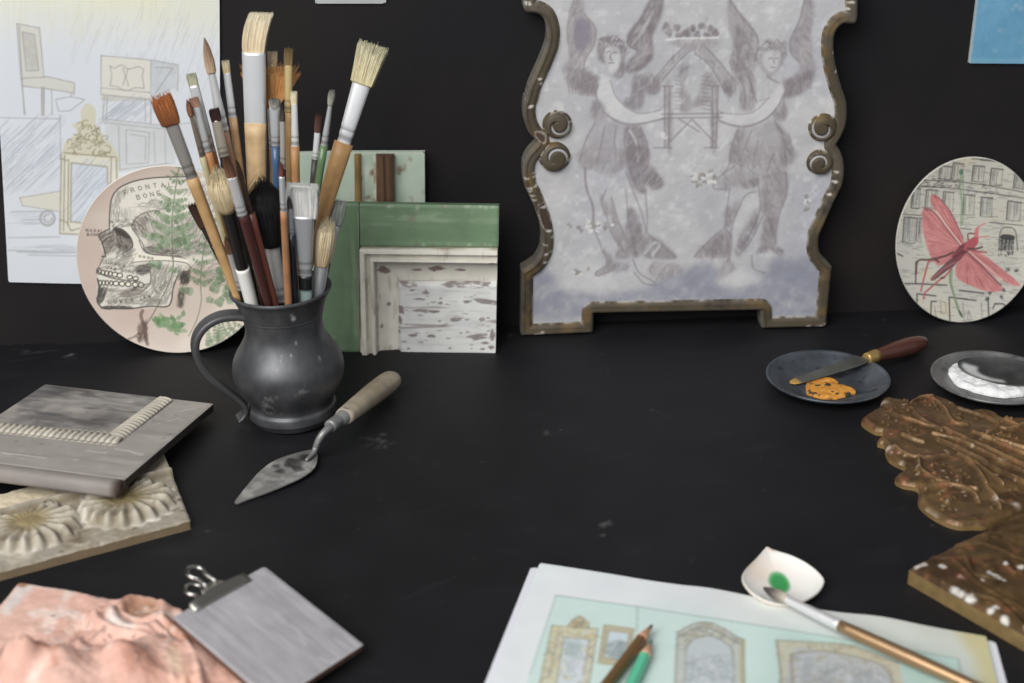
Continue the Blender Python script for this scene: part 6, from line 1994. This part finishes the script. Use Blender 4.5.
def build_shell():
    T = .0105
    fr = Frame((0, 0, T), unit((1, 0, -.04)), unit((0, 1, .10)))
    fr.o = on_z(783, 577, T)
    z = Z(6.833, 730, 535)
    P = smooth_path(fr.locs(z([(240, 92), (252, 82), (268, 86), (290, 97), (335, 113), (400, 132), (460, 158), (520, 190), (585, 238), (634, 292), (636, 328), (604, 380), (552, 418), (490, 446), (420, 464), (350, 469), (280, 457), (210, 428), (150, 388), (108, 342), (88, 300), (92, 264), (120, 222), (178, 164), (214, 124)])), 6, True)[::-1]
    DEP = .0072
    c = fr.loc(782, 579)
    N, RG = len(P), 50
    th = np.arctan2(P[:, 1] - c[1], P[:, 0] - c[0])
    ell = np.column_stack([np.cos(th), np.sin(th)]) * np.linalg.norm(P - c, axis=1).mean()
    umbo = fr.loc(*z([(254, 88)])[0])
    floor_o = fr.o - fr.n * DEP * .95
    gq = on_plane(*z([(334, 326)])[0], floor_o, fr.n) - fr.o
    gp = np.array([gq @ fr.u, gq @ fr.v])
    sx = mpp(fr.o)
    V, C = [], []
    for k in range(RG):
        r = k / (RG - 1)
        w = r ** 5
        q = c + (P - c) * r * w + ell * r * (1 - w)
        V.append(np.column_stack([q, np.full(N, -DEP * (1 - r ** 2.4))]))
        col = np.tile(np.array([230., 226., 221.]), (N, 1))
        n = fbm(q[:, 0] + 2, q[:, 1] + 2, 45, 3, 3)[:, None]
        col = col * (.97 + .06 * n)
        d = np.hypot((q[:, 0] - umbo[0] + .010) * .8, (q[:, 1] - umbo[1] + .020) * 1.0)
        w = np.exp(-(d / .013) ** 2)[:, None] * .45
        col = col * (1 - w) + np.array([200, 172, 148]) * w
        w = np.exp(-(np.hypot(q[:, 0] - umbo[0] - .004, q[:, 1] - umbo[1]) / .0028) ** 2)[:, None] * .9
        col = col * (1 - w) + np.array([170, 126, 84]) * w
        du, dv = (q[:, 0] - gp[0]) / (9.5 * sx), (q[:, 1] - gp[1]) / (15 * sx)
        e = (du ** 2 + dv ** 2) + .7 * (n[:, 0] - .5)
        w = np.clip(1.3 - e, 0, 1)[:, None] ** .7
        col = col * (1 - w) + np.array([44, 146, 74]) * w
        C.append(col)
    for r, h in ((1.02, -.0006), (1.02, -.0018), (.93, -.0048), (.62, -.0092), (.3, -.0100), (.01, -.0101)):
        q = c + (P - c) * r
        V.append(np.column_stack([q, h + .0003 * np.sin(th * 40) * (r > .3)]))
        C.append(np.tile(np.array([214., 204., 192.]), (N, 1)))
    V, C = np.vstack(V), alb(np.vstack(C))
    R2 = RG + 6
    k, i = np.meshgrid(np.arange(R2 - 1), np.arange(N), indexing='ij')
    j = (i + 1) % N
    q = np.stack([k * N + i, (k + 1) * N + i, (k + 1) * N + j, k * N + j], -1).reshape(-1, 4)
    a = (P[1] - P[0])
    b = (P[0] - c)
    if a[0] * b[1] - a[1] * b[0] > 0:
        q = q[:, ::-1]
    o = mesh_obj('clam_shell', V, [], vmat('shell', .3, spec=.5, bump=.06, bscale=120), C, True, None, fr.mat(), q)
    tag(o, 'white clam shell used as a paint palette with a dab of green paint', 'shell')
build_shell()

def build_gold_brush():
    A, B, Cp, D = on_z(764.5, 588.6, .0064), on_z(785, 598.6, .0135), on_z(839.5, 625.5, .0128), on_z(1012, 704, .0092)
    root = thing('gold_handled_brush', 'gold handled paint brush resting on the shell and the mirror drawing', 'brush', (D[0], D[1], .004))
    d = unit(D - B)
    sd = path_sides([B, Cp, D])
    s, t = sd[1]
    V, q, f, C = hair_mesh(B, unit(A - B), s, t, float(np.linalg.norm(A - B)), [(0, 1), (.35, 1.25), (.7, .95), (1, .25)], .0032, .0030, (196, 186, 172), (72, 66, 66), 200, 0, .05, 3)
    mesh_obj('bristles', V, f, M_HAIR, C, True, root, None, q)
    n = 20
    us = np.linspace(0, 1, n)
    tube('ferrule', [B + (Cp - B) * u for u in us], [(.0026 + .0013 * u) * (.95 if abs(u - .8) < .03 or abs(u - .9) < .03 else 1) for u in us], M_FERRULE, alb((226, 224, 230)), root, 22)
    rad = np.interp(us, [0, .1, .45, 1], [.0038, .0042, .0046, .0036])
    tube('handle', [Cp + (D - Cp) * u for u in us], rad, vmat('gold_paint', .32, metal=.7, spec=.5), alb((168, 134, 96)), root, 22)
build_gold_brush()

def pencil(name, label, tip, end, z0, z1, body, lead, wood):
    A, D = on_z(*tip, z0), on_z(*end, z1)
    d = unit(D - A)
    L = float(np.linalg.norm(D - A))
    root = thing(name, label, 'pencil', (D[0], D[1], .004), 'coloured pencils on the mirror drawing')
    s, t = path_sides([A, (A + D) / 2, D])[1]
    R = .0041
    cone = .019
    P1 = [A + d * u for u in (0, .001, .0035, .0050)]
    V, q, f, C = loft_data(P1, (s, t), [(r, r) for r in (.0003, .0008, .0011, .00135)], 18, 2, True, alb(lead))
    mesh_obj('lead', V, f, M_LACQ, C, True, root, None, np.array(q))
    P2 = [A + d * u for u in (.0048, .010, .015, cone)]
    V, q, f, C = loft_data(P2, (s, t), [(r, r) for r in (.00125, .0022, .0031, R * .97)], 18, 2, True, alb(wood))
    mesh_obj('sharpened_wood', V, f, M_WOOD, C, True, root, None, np.array(q))
    P3 = [A + d * u for u in np.linspace(cone - .001, L, 12)]
    V, q, f, C = loft_data(P3, (s, t), [(R, R)] * 12, 6, 2, True, alb(body))
    o = mesh_obj('barrel', V, f, M_LACQ, C, False, root, None, np.array(q))
    b = o.modifiers.new('bevel', 'BEVEL')
    b.width, b.segments = .0006, 2
pencil('coloured_pencil', 'brown barrelled pencil with dark tip, left of the mint one', (652.5, 624.5), (586, 712), .0092, .0090, (104, 74, 40), (70, 52, 48), (190, 138, 104))
pencil('coloured_pencil', 'mint green pencil lying beside the brown pencil', (652, 640), (617, 716), .0084, .0088, (74, 186, 146), (60, 120, 100), (196, 146, 112))

# ------------------------------------------------------------------ pieces at the left
def plane3(pa, za, pb, zb, pc, zc):
    """frame with origin a, u towards b, through c"""
    a, b, c = on_z(*pa, za), on_z(*pb, zb), on_z(*pc, zc)
    f = Frame(a, b - a, c - a)
    if f.n[2] < 0:
        f = Frame(a, b - a, -(c - a))
        f.v, f.n = -f.v, -f.n
        f = Frame(a, f.u, f.v)
    return f

def build_shell_slab():
    T = .008
    fr = Frame((0, 0, T), XV, YV)
    z8 = Z(4.555, 0, 440)
    E0, E1 = fr.loc(190.5, 520), fr.loc(0, 571)
    ed = unit(E1 - E0)                                         # along the front edge, to the left
    inw = np.array([-ed[1], ed[0]])
    if inw[1] < 0:
        inw = -inw
    A2 = fr.loc(164, 453)
    P = np.array([E0 + ed * .24, E0, A2, A2 + ed * .24])
    if np.cross(P[1] - P[0], P[2] - P[1]) < 0:
        pass
    lo, hi = bounds(P, .004)
    cv = Canvas(fr, lo, hi, .0006, (150, 142, 128))
    H = Canvas(fr, lo, hi, .0007, (0,))
    base = fbm(cv.U, cv.V, 50, 4, 3)
    cv.tint(np.clip((base - .45) * 4, 0, 1), (134, 122, 102), .8)
    cv.tint(np.clip((fbm(cv.U, cv.V, 70, 4, 13) - .52) * 5, 0, 1), (186, 176, 160), .7)
    cv.tint(np.clip((fbm(cv.U, cv.V, 130, 3, 23) - .62) * 7, 0, 1), (104, 90, 72), .7)
    r0, r1 = fr.loc(172.5, 474), fr.loc(0, 517)
    far = np.array([r0 - (r1 - r0) * .2, r1 + (r1 - r0) * .5])
    # smooth cream field behind the ridge
    nrm = np.array([-(far[1] - far[0])[1], (far[1] - far[0])[0]])
    nrm = unit(nrm) * (1 if nrm[1] > 0 else -1)
    def behind(U, V):
        return (U - far[0][0]) * nrm[0] + (V - far[0][1]) * nrm[1]
    sb = behind(cv.U, cv.V)
    cream = np.clip(sb / .002 - 1.4, 0, 1)
    cc = np.array([204., 190, 162])
    n = fbm(cv.U, cv.V, 25, 4, 33)
    cv.A = cv.A * (1 - cream[..., None]) + (cc * (.94 + .12 * n[..., None])) * cream[..., None]
    H.ridge([tuple(p) for p in far], .0036, .0066, px=False, curve=False)
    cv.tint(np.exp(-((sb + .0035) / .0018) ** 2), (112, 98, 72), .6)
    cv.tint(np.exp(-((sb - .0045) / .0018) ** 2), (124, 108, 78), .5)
    hub_col = (134, 116, 76)
    shells = []
    for (hx, hy) in ((124.5, 503), (29, 527)):
        h = fr.loc(hx, hy)
        def info(U, V, h=h):
            dx = (U - h[0]) * ed[0] + (V - h[1]) * ed[1]
            dy = -((U - h[0]) * inw[0] + (V - h[1]) * inw[1])        # towards the front edge
            r = np.hypot(dx, dy)
            ph = np.arctan2(dx, dy)                                  # 0 = towards the front edge
            lim = np.interp(np.abs(ph), [0, .8, 1.5, 2.2, 2.7, 3.15], [.0345, .036, .0365, .024, .014, .010])
            lim = lim * (1 + .045 * np.cos(ph * 19))
            return r / lim, r, ph
        shells.append(info)
        x, r, ph = info(H.U, H.V)
        prof = np.clip(1 - np.clip((x - .86) / .16, 0, 1), 0, 1)
        rib = .5 + .5 * np.cos(ph * 19 + .6 * np.sin(x * 5))
        hh = (.0034 + .0058 * np.sin(np.clip(x, 0, 1) * 2.1) ** 1.0 * .8) * prof
        hh = hh * (1 - .26 * (1 - rib) * np.clip(x * 2.2 - .45, 0, 1))
        hh += .0016 * np.exp(-((x - .78) / .1) ** 2) * (rib - .3) * (np.abs(ph) < 2.3)
        hub = .0070 * np.sqrt(np.clip(1 - (r / .0150) ** 2, 0, 1))
        hh = np.maximum(hh, hub)
        # curls at the top of the shell
        for sg in (-1, 1):
            cpt = h + ed * sg * .019 + inw * .0165
            rr_ = np.hypot(H.U - cpt[0], H.V - cpt[1])
            an = np.arctan2(H.V - cpt[1], (H.U - cpt[0]) * sg)
            hh = np.maximum(hh, .0074 * np.sqrt(np.clip(1 - (rr_ / .0085) ** 2, 0, 1)) - .0022 * np.clip(np.sin(rr_ / .0085 * 8 - an), 0, 1) * (rr_ < .008))
        H.A = np.maximum(H.A, hh[..., None])
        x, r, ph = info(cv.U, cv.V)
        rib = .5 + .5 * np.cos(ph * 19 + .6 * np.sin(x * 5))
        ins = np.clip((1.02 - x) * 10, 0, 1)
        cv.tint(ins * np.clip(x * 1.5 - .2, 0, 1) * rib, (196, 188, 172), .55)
        cv.tint(ins * np.clip(x * 2 - .5, 0, 1) * (1 - rib) ** 2, (124, 112, 94), .5)  # crevices between the ribs painted darker, as shade
        cv.tint(np.clip(1.5 - r / .0135, 0, 1), hub_col, .85)
        cv.tint(np.exp(-((x - 1.04) / .05) ** 2) * np.clip(fbm(cv.U, cv.V, 90, 3, 6) * 2.4 - .7, 0, 1) * (np.abs(ph) < 2.2), (214, 208, 198), .9)
    H.grain(.0009, 140, 4, 8)
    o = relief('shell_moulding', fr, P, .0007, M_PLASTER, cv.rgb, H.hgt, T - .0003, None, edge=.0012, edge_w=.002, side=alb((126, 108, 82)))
    tag(o, 'plaster slab with two scallop shells in relief, half under the grey board', 'moulding')
build_shell_slab()

def build_grey_board():
    fr = plane3((213.5, 403), .0135, (45, 383.5), .0125, (124, 479.5), .0300)
    fr = Frame(fr.o, -fr.u, fr.v if fr.n[2] > 0 else fr.v)
    if fr.n[2] < 0:
        fr = Frame(fr.o, fr.u, -fr.v)
    z7 = Z(3.105, 0, 370)
    R, B, Fp = fr.loc(213.5, 403), fr.loc(45, 383.5), fr.loc(124, 479.5)
    L = B + (Fp - R)
    P = np.array([L, Fp, R, B])
    root = thing('grey_board', 'grey painted board with carved cream band, resting on the shell slab', 'board', (fr.world(*((Fp + B) / 2))[0], fr.world(*((Fp + B) / 2))[1], .008))
    lo, hi = bounds(P, .004)
    cv = Canvas(fr, lo, hi, .0006, (152, 145, 140))
    ax = unit(L - Fp)
    ay = np.array([-ax[1], ax[0]])
    S, Q = cv.U * ax[0] + cv.V * ax[1], cv.U * ay[0] + cv.V * ay[1]
    cv.tint(np.clip((fbm(S * .2, Q, 110, 4, 3) - .45) * 4, 0, 1), (136, 130, 126), .7)
    cv.tint(np.clip((fbm(S * .3, Q, 60, 4, 13) - .55) * 5, 0, 1), (172, 165, 159), .6)
    up = z7([(-250, 138), (0, 166), (345, 194), (495, 88), (520, 70)])
    dn = z7([(560, 80), (535, 98), (358, 236), (300, 230), (0, 196), (-250, 170)])
    inner = fr.locs(up[:4]).tolist()
    ins = fr.locs(z7([(-250, 138), (0, 166), (345, 194), (500, 84), (140, 42), (-20, 120)]))
    im = pip(ins, cv.U, cv.V).astype(float)
    cv.tint(im * np.clip((fbm(cv.U, cv.V, 28, 5, 23) - .36) * 3.2, 0, 1), (98, 96, 96), .85)
    cv.tint(im * np.clip((fbm(S * .3, Q, 80, 4, 33) - .56) * 6, 0, 1), (72, 70, 70), .6)
    cv.tint(im * np.clip((fbm(S * .3, Q, 90, 4, 43) - .58) * 6, 0, 1), (160, 156, 150), .6)
    rr = random.Random(8)
    for (x0, y0, x1, y1, w) in ((10, 258, 140, 274, .0016), (0, 255, 60, 262, .0014), (355, 245, 445, 262, .0014), (270, 250, 330, 258, .0012), (560, 128, 610, 120, .0012), (520, 160, 560, 150, .001), (400, 250, 440, 265, .001)):
        cv.line(z7([(x0, y0), ((x0 + x1) / 2, (y0 + y1) / 2 + rr.uniform(-3, 3)), (x1, y1)]), w, (196, 192, 186), .75)
    for _ in range(50):
        x, y = rr.uniform(0, 620), rr.uniform(70, 320)
        cv.bump2(fr.loc(*z7([(x, y)])[0]), rr.uniform(.0008, .002), rr.choice(((190, 184, 178), (90, 86, 84), (176, 168, 160))), .5)
    relief('board_face', fr, P, .0011, M_PAINT, cv.rgb, None, .0070, root, side=alb((62, 56, 52)), edge=.0008, edge_w=.0012)
    # carved band, an angle of close set beads
    bp = fr.locs(up[:4] + dn[1:])
    c0, c1, c2 = fr.loc(*z7([(-250, 154)])[0]), fr.loc(*z7([(351, 215)])[0]), fr.loc(*z7([(515, 93)])[0])
    def band_st(u, v):
        best = None
        for (p, q, off) in ((c0, c1, 0), (c1, c2, np.linalg.norm(c1 - c0))):
            d = unit(q - p)
            s = (u - p[0]) * d[0] + (v - p[1]) * d[1]
            e = np.abs(-(u - p[0]) * d[1] + (v - p[1]) * d[0])
            s2 = np.clip(s, 0, np.linalg.norm(q - p))
            dist = np.hypot(u - p[0] - d[0] * s2, v - p[1] - d[1] * s2)
            if best is None:
                best = (dist, s + off, e)
            else:
                m = dist < best[0]
                best = (np.where(m, dist, best[0]), np.where(m, s + off, best[1]), np.where(m, e, best[2]))
        return best
    per = .0052
    def bh(u, v):
        d, s, e = band_st(u, v)
        w = np.sqrt(np.clip(1 - (e / .0078) ** 2, 0, 1))
        return .0004 + w * (.0008 + .0022 * np.abs(np.sin(math.pi * (s / per + e * 40))) ** .7)
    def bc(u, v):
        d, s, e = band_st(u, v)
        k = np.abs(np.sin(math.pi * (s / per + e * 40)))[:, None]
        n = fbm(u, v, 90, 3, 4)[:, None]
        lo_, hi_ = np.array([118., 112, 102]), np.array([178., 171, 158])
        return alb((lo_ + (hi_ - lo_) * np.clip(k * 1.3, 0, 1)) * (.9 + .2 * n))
    relief('carved_band', fr, bp, .0006, M_PLASTER, bc, bh, .0, root)
    # rounded nosing along the front edge
    n0, n1 = fr.world(*(Fp + ax * .001), -.0056), fr.world(*(L), -.0056)
    out = unit(np.cross(unit(n1 - n0), fr.n))
    if out @ FWD > 0:
        out = -out
    path = [n0 + (n1 - n0) * u + out * .0045 for u in np.linspace(0, 1, 24)]
    V, q, f, C = loft_data(path, (out, fr.n), [(.0070, .0060)] * 24, 28, 3.0, True, alb((136, 129, 125)))
    n = fbm(V @ unit(n1 - n0) * .3, (V @ fr.n) * 1.0 + (V @ out), 130, 4, 9)[:, None]
    C = C * (.75 + .5 * n)
    C[:28] = alb((84, 70, 62))
    mesh_obj('nosing', V, f, M_PAINT, C, True, root, None, np.array(q))
build_grey_board()

def build_pink_fragment():
    T = .014
    fr = Frame((0, 0, T), XV, YV)
    z = Z(5.69, 0, 570)
    P = fr.locs([(-60, 640), (0, 603), (17, 582.5), (22, 581), (36, 583.5), (60, 587), (76, 589.5), (92, 593.5), (110, 596), (126, 597.5), (150, 600), (182, 607), (195, 622), (212, 640), (240, 676), (262, 705), (250, 745), (-70, 745)])
    lo, hi = bounds(P, .004)
    H = Canvas(fr, lo, hi, .0008, (0,))
    cv = Canvas(fr, lo, hi, .0006, (214, 170, 154))
    n = fbm(cv.U, cv.V, 40, 4, 3)
    cv.tint(np.clip((n - .45) * 4, 0, 1), (218, 176, 160), .7)
    cv.tint(np.clip((fbm(cv.U, cv.V, 28, 4, 13) - .52) * 4, 0, 1), (206, 152, 133), .6)
    # shallow dome of the cheek, lumps and curls
    for (cx, cy, r, h) in ((560, 665, .031, .012), (140, 575, .016, .009), (90, 650, .013, .009), (300, 600, .014, .005), (900, 560, .030, .008), (250, 700, .025, .010)):
        H.bump(fr.loc(*z([(cx, cy)])[0]), r, h, px=False, add=True, power=2.2)
    for (cx, cy, r, h) in ((450, 450, .0055, .0065), (700, 560, .012, .004), (600, 480, .010, .003), (380, 560, .009, .004), (820, 440, .010, .003), (90, 590, .008, .005), (160, 620, .009, .005), (530, 395, .005, .003), (590, 385, .004, .003), (60, 520, .006, .004), (470, 480, .005, .003), (680, 390, .004, .002), (200, 500, .008, .004), (250, 545, .007, .004), (20, 590, .006, .004)):
        H.bump(fr.loc(*z([(cx, cy)])[0]), r, h, px=False, add=True)
    el = [(812 + 118 * math.cos(t), 232 + 72 * math.sin(t)) for t in np.linspace(0, 6.283, 24)]
    H.ridge(z(el), .0044, .0048)
    H.ridge(z([(640, 250), (650, 300), (700, 345), (790, 360), (880, 345)]), .0056, .0065)
    c = fr.loc(*z([(815, 222)])[0])
    H.A -= (.0035 * np.exp(-(((H.U - c[0]) / .013) ** 2 + ((H.V - c[1]) / .010) ** 2)))[..., None]
    for a, w, h in (([(540, 290), (560, 330), (640, 370), (780, 400), (900, 450), (960, 540), (990, 660)], .005, .008), ([(930, 300), (990, 360), (1060, 440), (1120, 560), (1150, 700)], .004, .007), ([(880, 330), (980, 430), (1040, 560), (1060, 700)], .004, .006), ([(380, 470), (420, 420), (520, 380)], .005, .005),
                    ([(90, 500), (160, 470), (260, 470)], .005, .006), ([(280, 540), (340, 500), (400, 490)], .004, .005), ([(0, 560), (60, 500), (120, 480)], .005, .006)):
        H.ridge(z(a), w, h)
    H.ridge(z([(380, 390), (430, 345), (490, 312)]), .0045, -.004)
    flat_ = 1 / (1 + np.exp(((H.U - fr.loc(60, 612)[0]) - (H.V - fr.loc(60, 612)[1]) * 1.0) / -.006))
    H.A += ((.0012 + .0034 * flat_) * (fbm(H.U, H.V, 100, 4, 9) - .5))[..., None]
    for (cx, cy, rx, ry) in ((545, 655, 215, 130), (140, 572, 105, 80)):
        cv.line(z([(cx + rx * math.cos(t), cy + ry * math.sin(t)) for t in np.linspace(2.9, 6.5, 16)]), .0045, (170, 112, 90), .45, curve=True, soft=5)  # soft dark arcs, painted shading around the dome and lump
    br, dk, wh = (158, 104, 78), (92, 72, 70), (226, 212, 204)
    for pts, col, al, so in (([(690, 200), (760, 168), (860, 175), (910, 220), (890, 270), (800, 290), (720, 260)], (150, 108, 82), .75, .0018), ([(640, 250), (680, 300), (770, 350), (760, 375), (650, 355), (600, 320), (610, 270)], wh, .9, .002), ([(375, 390), (430, 340), (500, 300), (490, 330), (420, 375)], (160, 124, 96), .8, .0012),
                             ([(560, 560), (760, 540), (880, 600), (900, 690), (700, 690)], (206, 150, 132), .5, .006), ([(780, 560), (900, 560), (930, 680), (820, 690)], (190, 122, 96), .5, .005), ([(940, 290), (1024, 340), (1080, 440), (1040, 430), (960, 340)], br, .85, .0014), ([(900, 400), (980, 430), (990, 470), (930, 450)], br, .5, .0015),
                             ([(180, 470), (270, 460), (300, 500), (200, 510)], (176, 132, 106), .6, .0015), ([(240, 560), (320, 540), (330, 600), (250, 610)], (206, 140, 108), .6, .002), ([(0, 250), (60, 150), (110, 85), (200, 90), (150, 140), (60, 230)], (206, 200, 196), .9, .002), ([(95, 90), (112, 66), (160, 72), (140, 100)], (158, 112, 84), .9, .001),
                             ([(980, 450), (1040, 520), (1120, 660), (1040, 683), (1000, 560)], (198, 148, 120), .6, .003), ([(960, 520), (1024, 520), (1024, 640), (980, 620)], (222, 200, 170), .7, .002), ([(190, 75), (300, 95), (420, 110), (410, 122), (220, 100)], wh, .6, .001), ([(540, 140), (610, 145), (600, 160), (545, 158)], (120, 112, 116), .7, .0008), ([(20, 575), (50, 580), (45, 620), (15, 620)], (120, 84, 82), .8, .001)):
        cv.poly(z(pts), col, al, soft=so, noise=.3, ns=120)
    cv.tint(np.clip((fbm(cv.U, cv.V, 75, 4, 53) - .6) * 7, 0, 1) * (fbm(cv.U, cv.V, 18, 3, 63) > .5), wh, .6)
    for pts in ([(655, 232), (690, 280), (760, 325)], [(690, 200), (715, 185)], [(800, 345), (880, 370), (950, 430)], [(100, 490), (170, 475)], [(940, 300), (985, 335)], [(560, 150), (640, 155)]):
        cv.line(z(pts), .0010, dk, .7, curve=True)
    rr = random.Random(6)
    for (cx, cy, sx_, sy_, k) in ((660, 520, 50, 30, 14), (440, 445, 40, 25, 8), (305, 262, 3, 3, 2), (560, 395, 40, 20, 9), (960, 420, 30, 14, 8), (790, 620, 10, 14, 4), (250, 490, 40, 20, 6), (150, 580, 80, 40, 6), (800, 500, 120, 60, 12)):
        for _ in range(k):
            q = fr.loc(*z([(cx + rr.gauss(0, sx_), cy + rr.gauss(0, sy_))])[0])
            an = rr.uniform(-.8, .2)
            d = np.array([math.cos(an), math.sin(an)]) * rr.uniform(.0004, .0016)
            cv.line([q - d, q + d], .0010, dk, .7, px=False)
    o = relief('plaster_fragment', fr, P, .0009, M_PLASTER, cv.rgb, H.hgt, T - .0003, None, edge=.002, edge_w=.0028, side=alb((206, 190, 180)))
    tag(o, 'salmon pink plaster fragment with worn sculpted relief in the lower left corner', 'plaster fragment')
build_pink_fragment()

def build_tile():
    T, L, R = ((264.5, 565.7), .0285), ((172.5, 617), .0330), ((363.6, 644), .0125)
    a, b, c = on_z(*T[0], T[1]), on_z(*L[0], L[1]), on_z(*R[0], R[1])
    u = unit(c - a)
    fr = Frame(a, u, -(b - a))
    if fr.n[2] < 0:
        fr = Frame(a, u, b - a)
    tp = lambda p: np.array([(p - fr.o) @ fr.u, (p - fr.o) @ fr.v])
    A, B, Cc = tp(a), tp(b), tp(c)
    D = B + Cc - A
    P = np.array([A, B, D, Cc])
    lo, hi = bounds(P, .004)
    cv = Canvas(fr, lo, hi, .0005, (158, 155, 160))
    du = unit(Cc - A)
    S, Q = cv.U * du[0] + cv.V * du[1], -cv.U * du[1] + cv.V * du[0]
    cv.tint(np.clip((fbm(S * .08, Q, 300, 3, 3) - .45) * 5, 0, 1), (146, 143, 148), .7)
    cv.tint(np.clip((fbm(S * .1, Q, 420, 3, 13) - .55) * 6, 0, 1), (174, 171, 176), .6)
    cv.tint(np.clip((fbm(cv.U, cv.V, 30, 4, 23) - .58) * 4, 0, 1), (176, 174, 178), .5)
    z5_ = Z(4.452, 150, 550)
    for pts in ([(625, 335), (660, 360), (690, 420)], [(760, 480), (800, 500), (850, 480)], [(470, 95), (500, 110)], [(340, 520), (380, 560)], [(560, 280), (600, 320)]):
        cv.line(z5_(pts), .003, (172, 170, 174), .6, soft=2, curve=True)
    e = [A, B, D, Cc, A]
    cv.line(e, .0012, (176, 172, 172), .6, px=False)
    root_label = 'square grey painted wooden tile with a bulldog clip, leaning on the pink plaster'
    o = relief('grey_tile', fr, P, .0012, M_PAINT, cv.rgb, None, .0048, None, side=alb((98, 70, 58)), edge=.0006, edge_w=.001)
    tag(o, root_label, 'tile')
    # bulldog clip on the upper left edge
    m = (A + B) / 2
    ed = unit(B - A)
    outw = unit(m - (A + D) / 2 * 1.0 - (m - (A + D) / 2) @ ed * ed)
    W3 = lambda p, h: fr.world(p[0], p[1], h)
    e3, o3 = fr.u * ed[0] + fr.v * ed[1], fr.u * outw[0] + fr.v * outw[1]
    p0, p1 = fr.loc(255, 580.5), fr.loc(197.5, 611)
    cm = (A + B) / 2 + ed * (((p0 + p1) / 2 - m) @ ed + .002)
    hw = abs((p1 - p0) @ ed) / 2
    root = thing('bulldog_clip', 'small steel bulldog clip gripping the edge of the grey tile', 'clip', W3(cm, .0))
    for sg, top in ((1, True), (-1, False)):
        # jaw: a bent sheet, wide along the edge, narrowing to the neck
        rows = []
        for (t_, h, f_) in ((-.0062, .0005, 1.0), (-.004, .0008, 1.0), (-.0006, .0020, 1.0), (.0010, .0026, .96), (.0022, .0028, .34), (.0075, .0028, .20)):
            hh = h if top else -.0048 - h
            c_ = W3(cm + outw * t_, hh)
            w = hw * f_
            rows.append([c_ + e3 * w * x for x in np.linspace(-1, 1, 9)])
        rows = np.array(rows)
        nr, nc = rows.shape[:2]
        V = np.vstack([rows.reshape(-1, 3)])
        q = [(i * nc + j, i * nc + j + 1, (i + 1) * nc + j + 1, (i + 1) * nc + j) for i in range(nr - 1) for j in range(nc - 1)]
        ob = mesh_obj('jaw', V, [], M_CLIP, np.tile(alb((150, 148, 140)), (len(V), 1)), True, root, None, np.array(q))
        s = ob.modifiers.new('sheet', 'SOLIDIFY')
        s.thickness, s.offset = .0008, 0
        # finger loop, a rounded wire
        lp = []
        base = .007
        for t_ in np.linspace(0, 1, 30):
            an = -2.35 + 4.7 * t_
            y = base + .0125 + .0056 * math.cos(an)
            x = .0056 * math.sin(an)
            lp.append((x, y))
        lp = [(-.0042, base - .002), (-.0038, base + .006)] + lp + [(.0038, base + .006), (.0042, base - .002)]
        pts = []
        for x, y in lp:
            k = (y - base) / .02
            h = (.0034 + .0012 * k) if top else (-.0048 - .0040 - .0010 * k)
            pts.append(W3(cm + outw * y + ed * x, h))
        pts = smooth_path(pts, 3)
        tube('finger_loop', pts, [.0015] * len(pts), M_CHROME, alb((176, 176, 172)), root, 10, up=tuple(fr.n))
    # spring coil between the jaws
    sp = []
    for t_ in np.linspace(0, 1, 70):
        an = t_ * 2 * math.pi * 4
        p = W3(cm + outw * .0075 + ed * (hw * .75 * (t_ - .5)), -.0024)
        sp.append(p + (o3 * math.cos(an) + fr.n * math.sin(an)) * .0026)
    tube('spring', sp, [.0006] * 70, M_CHROME, alb((150, 150, 150)), root, 8)
M_CLIP = vmat('nickel', .3, metal=.8, spec=.5)
build_tile()
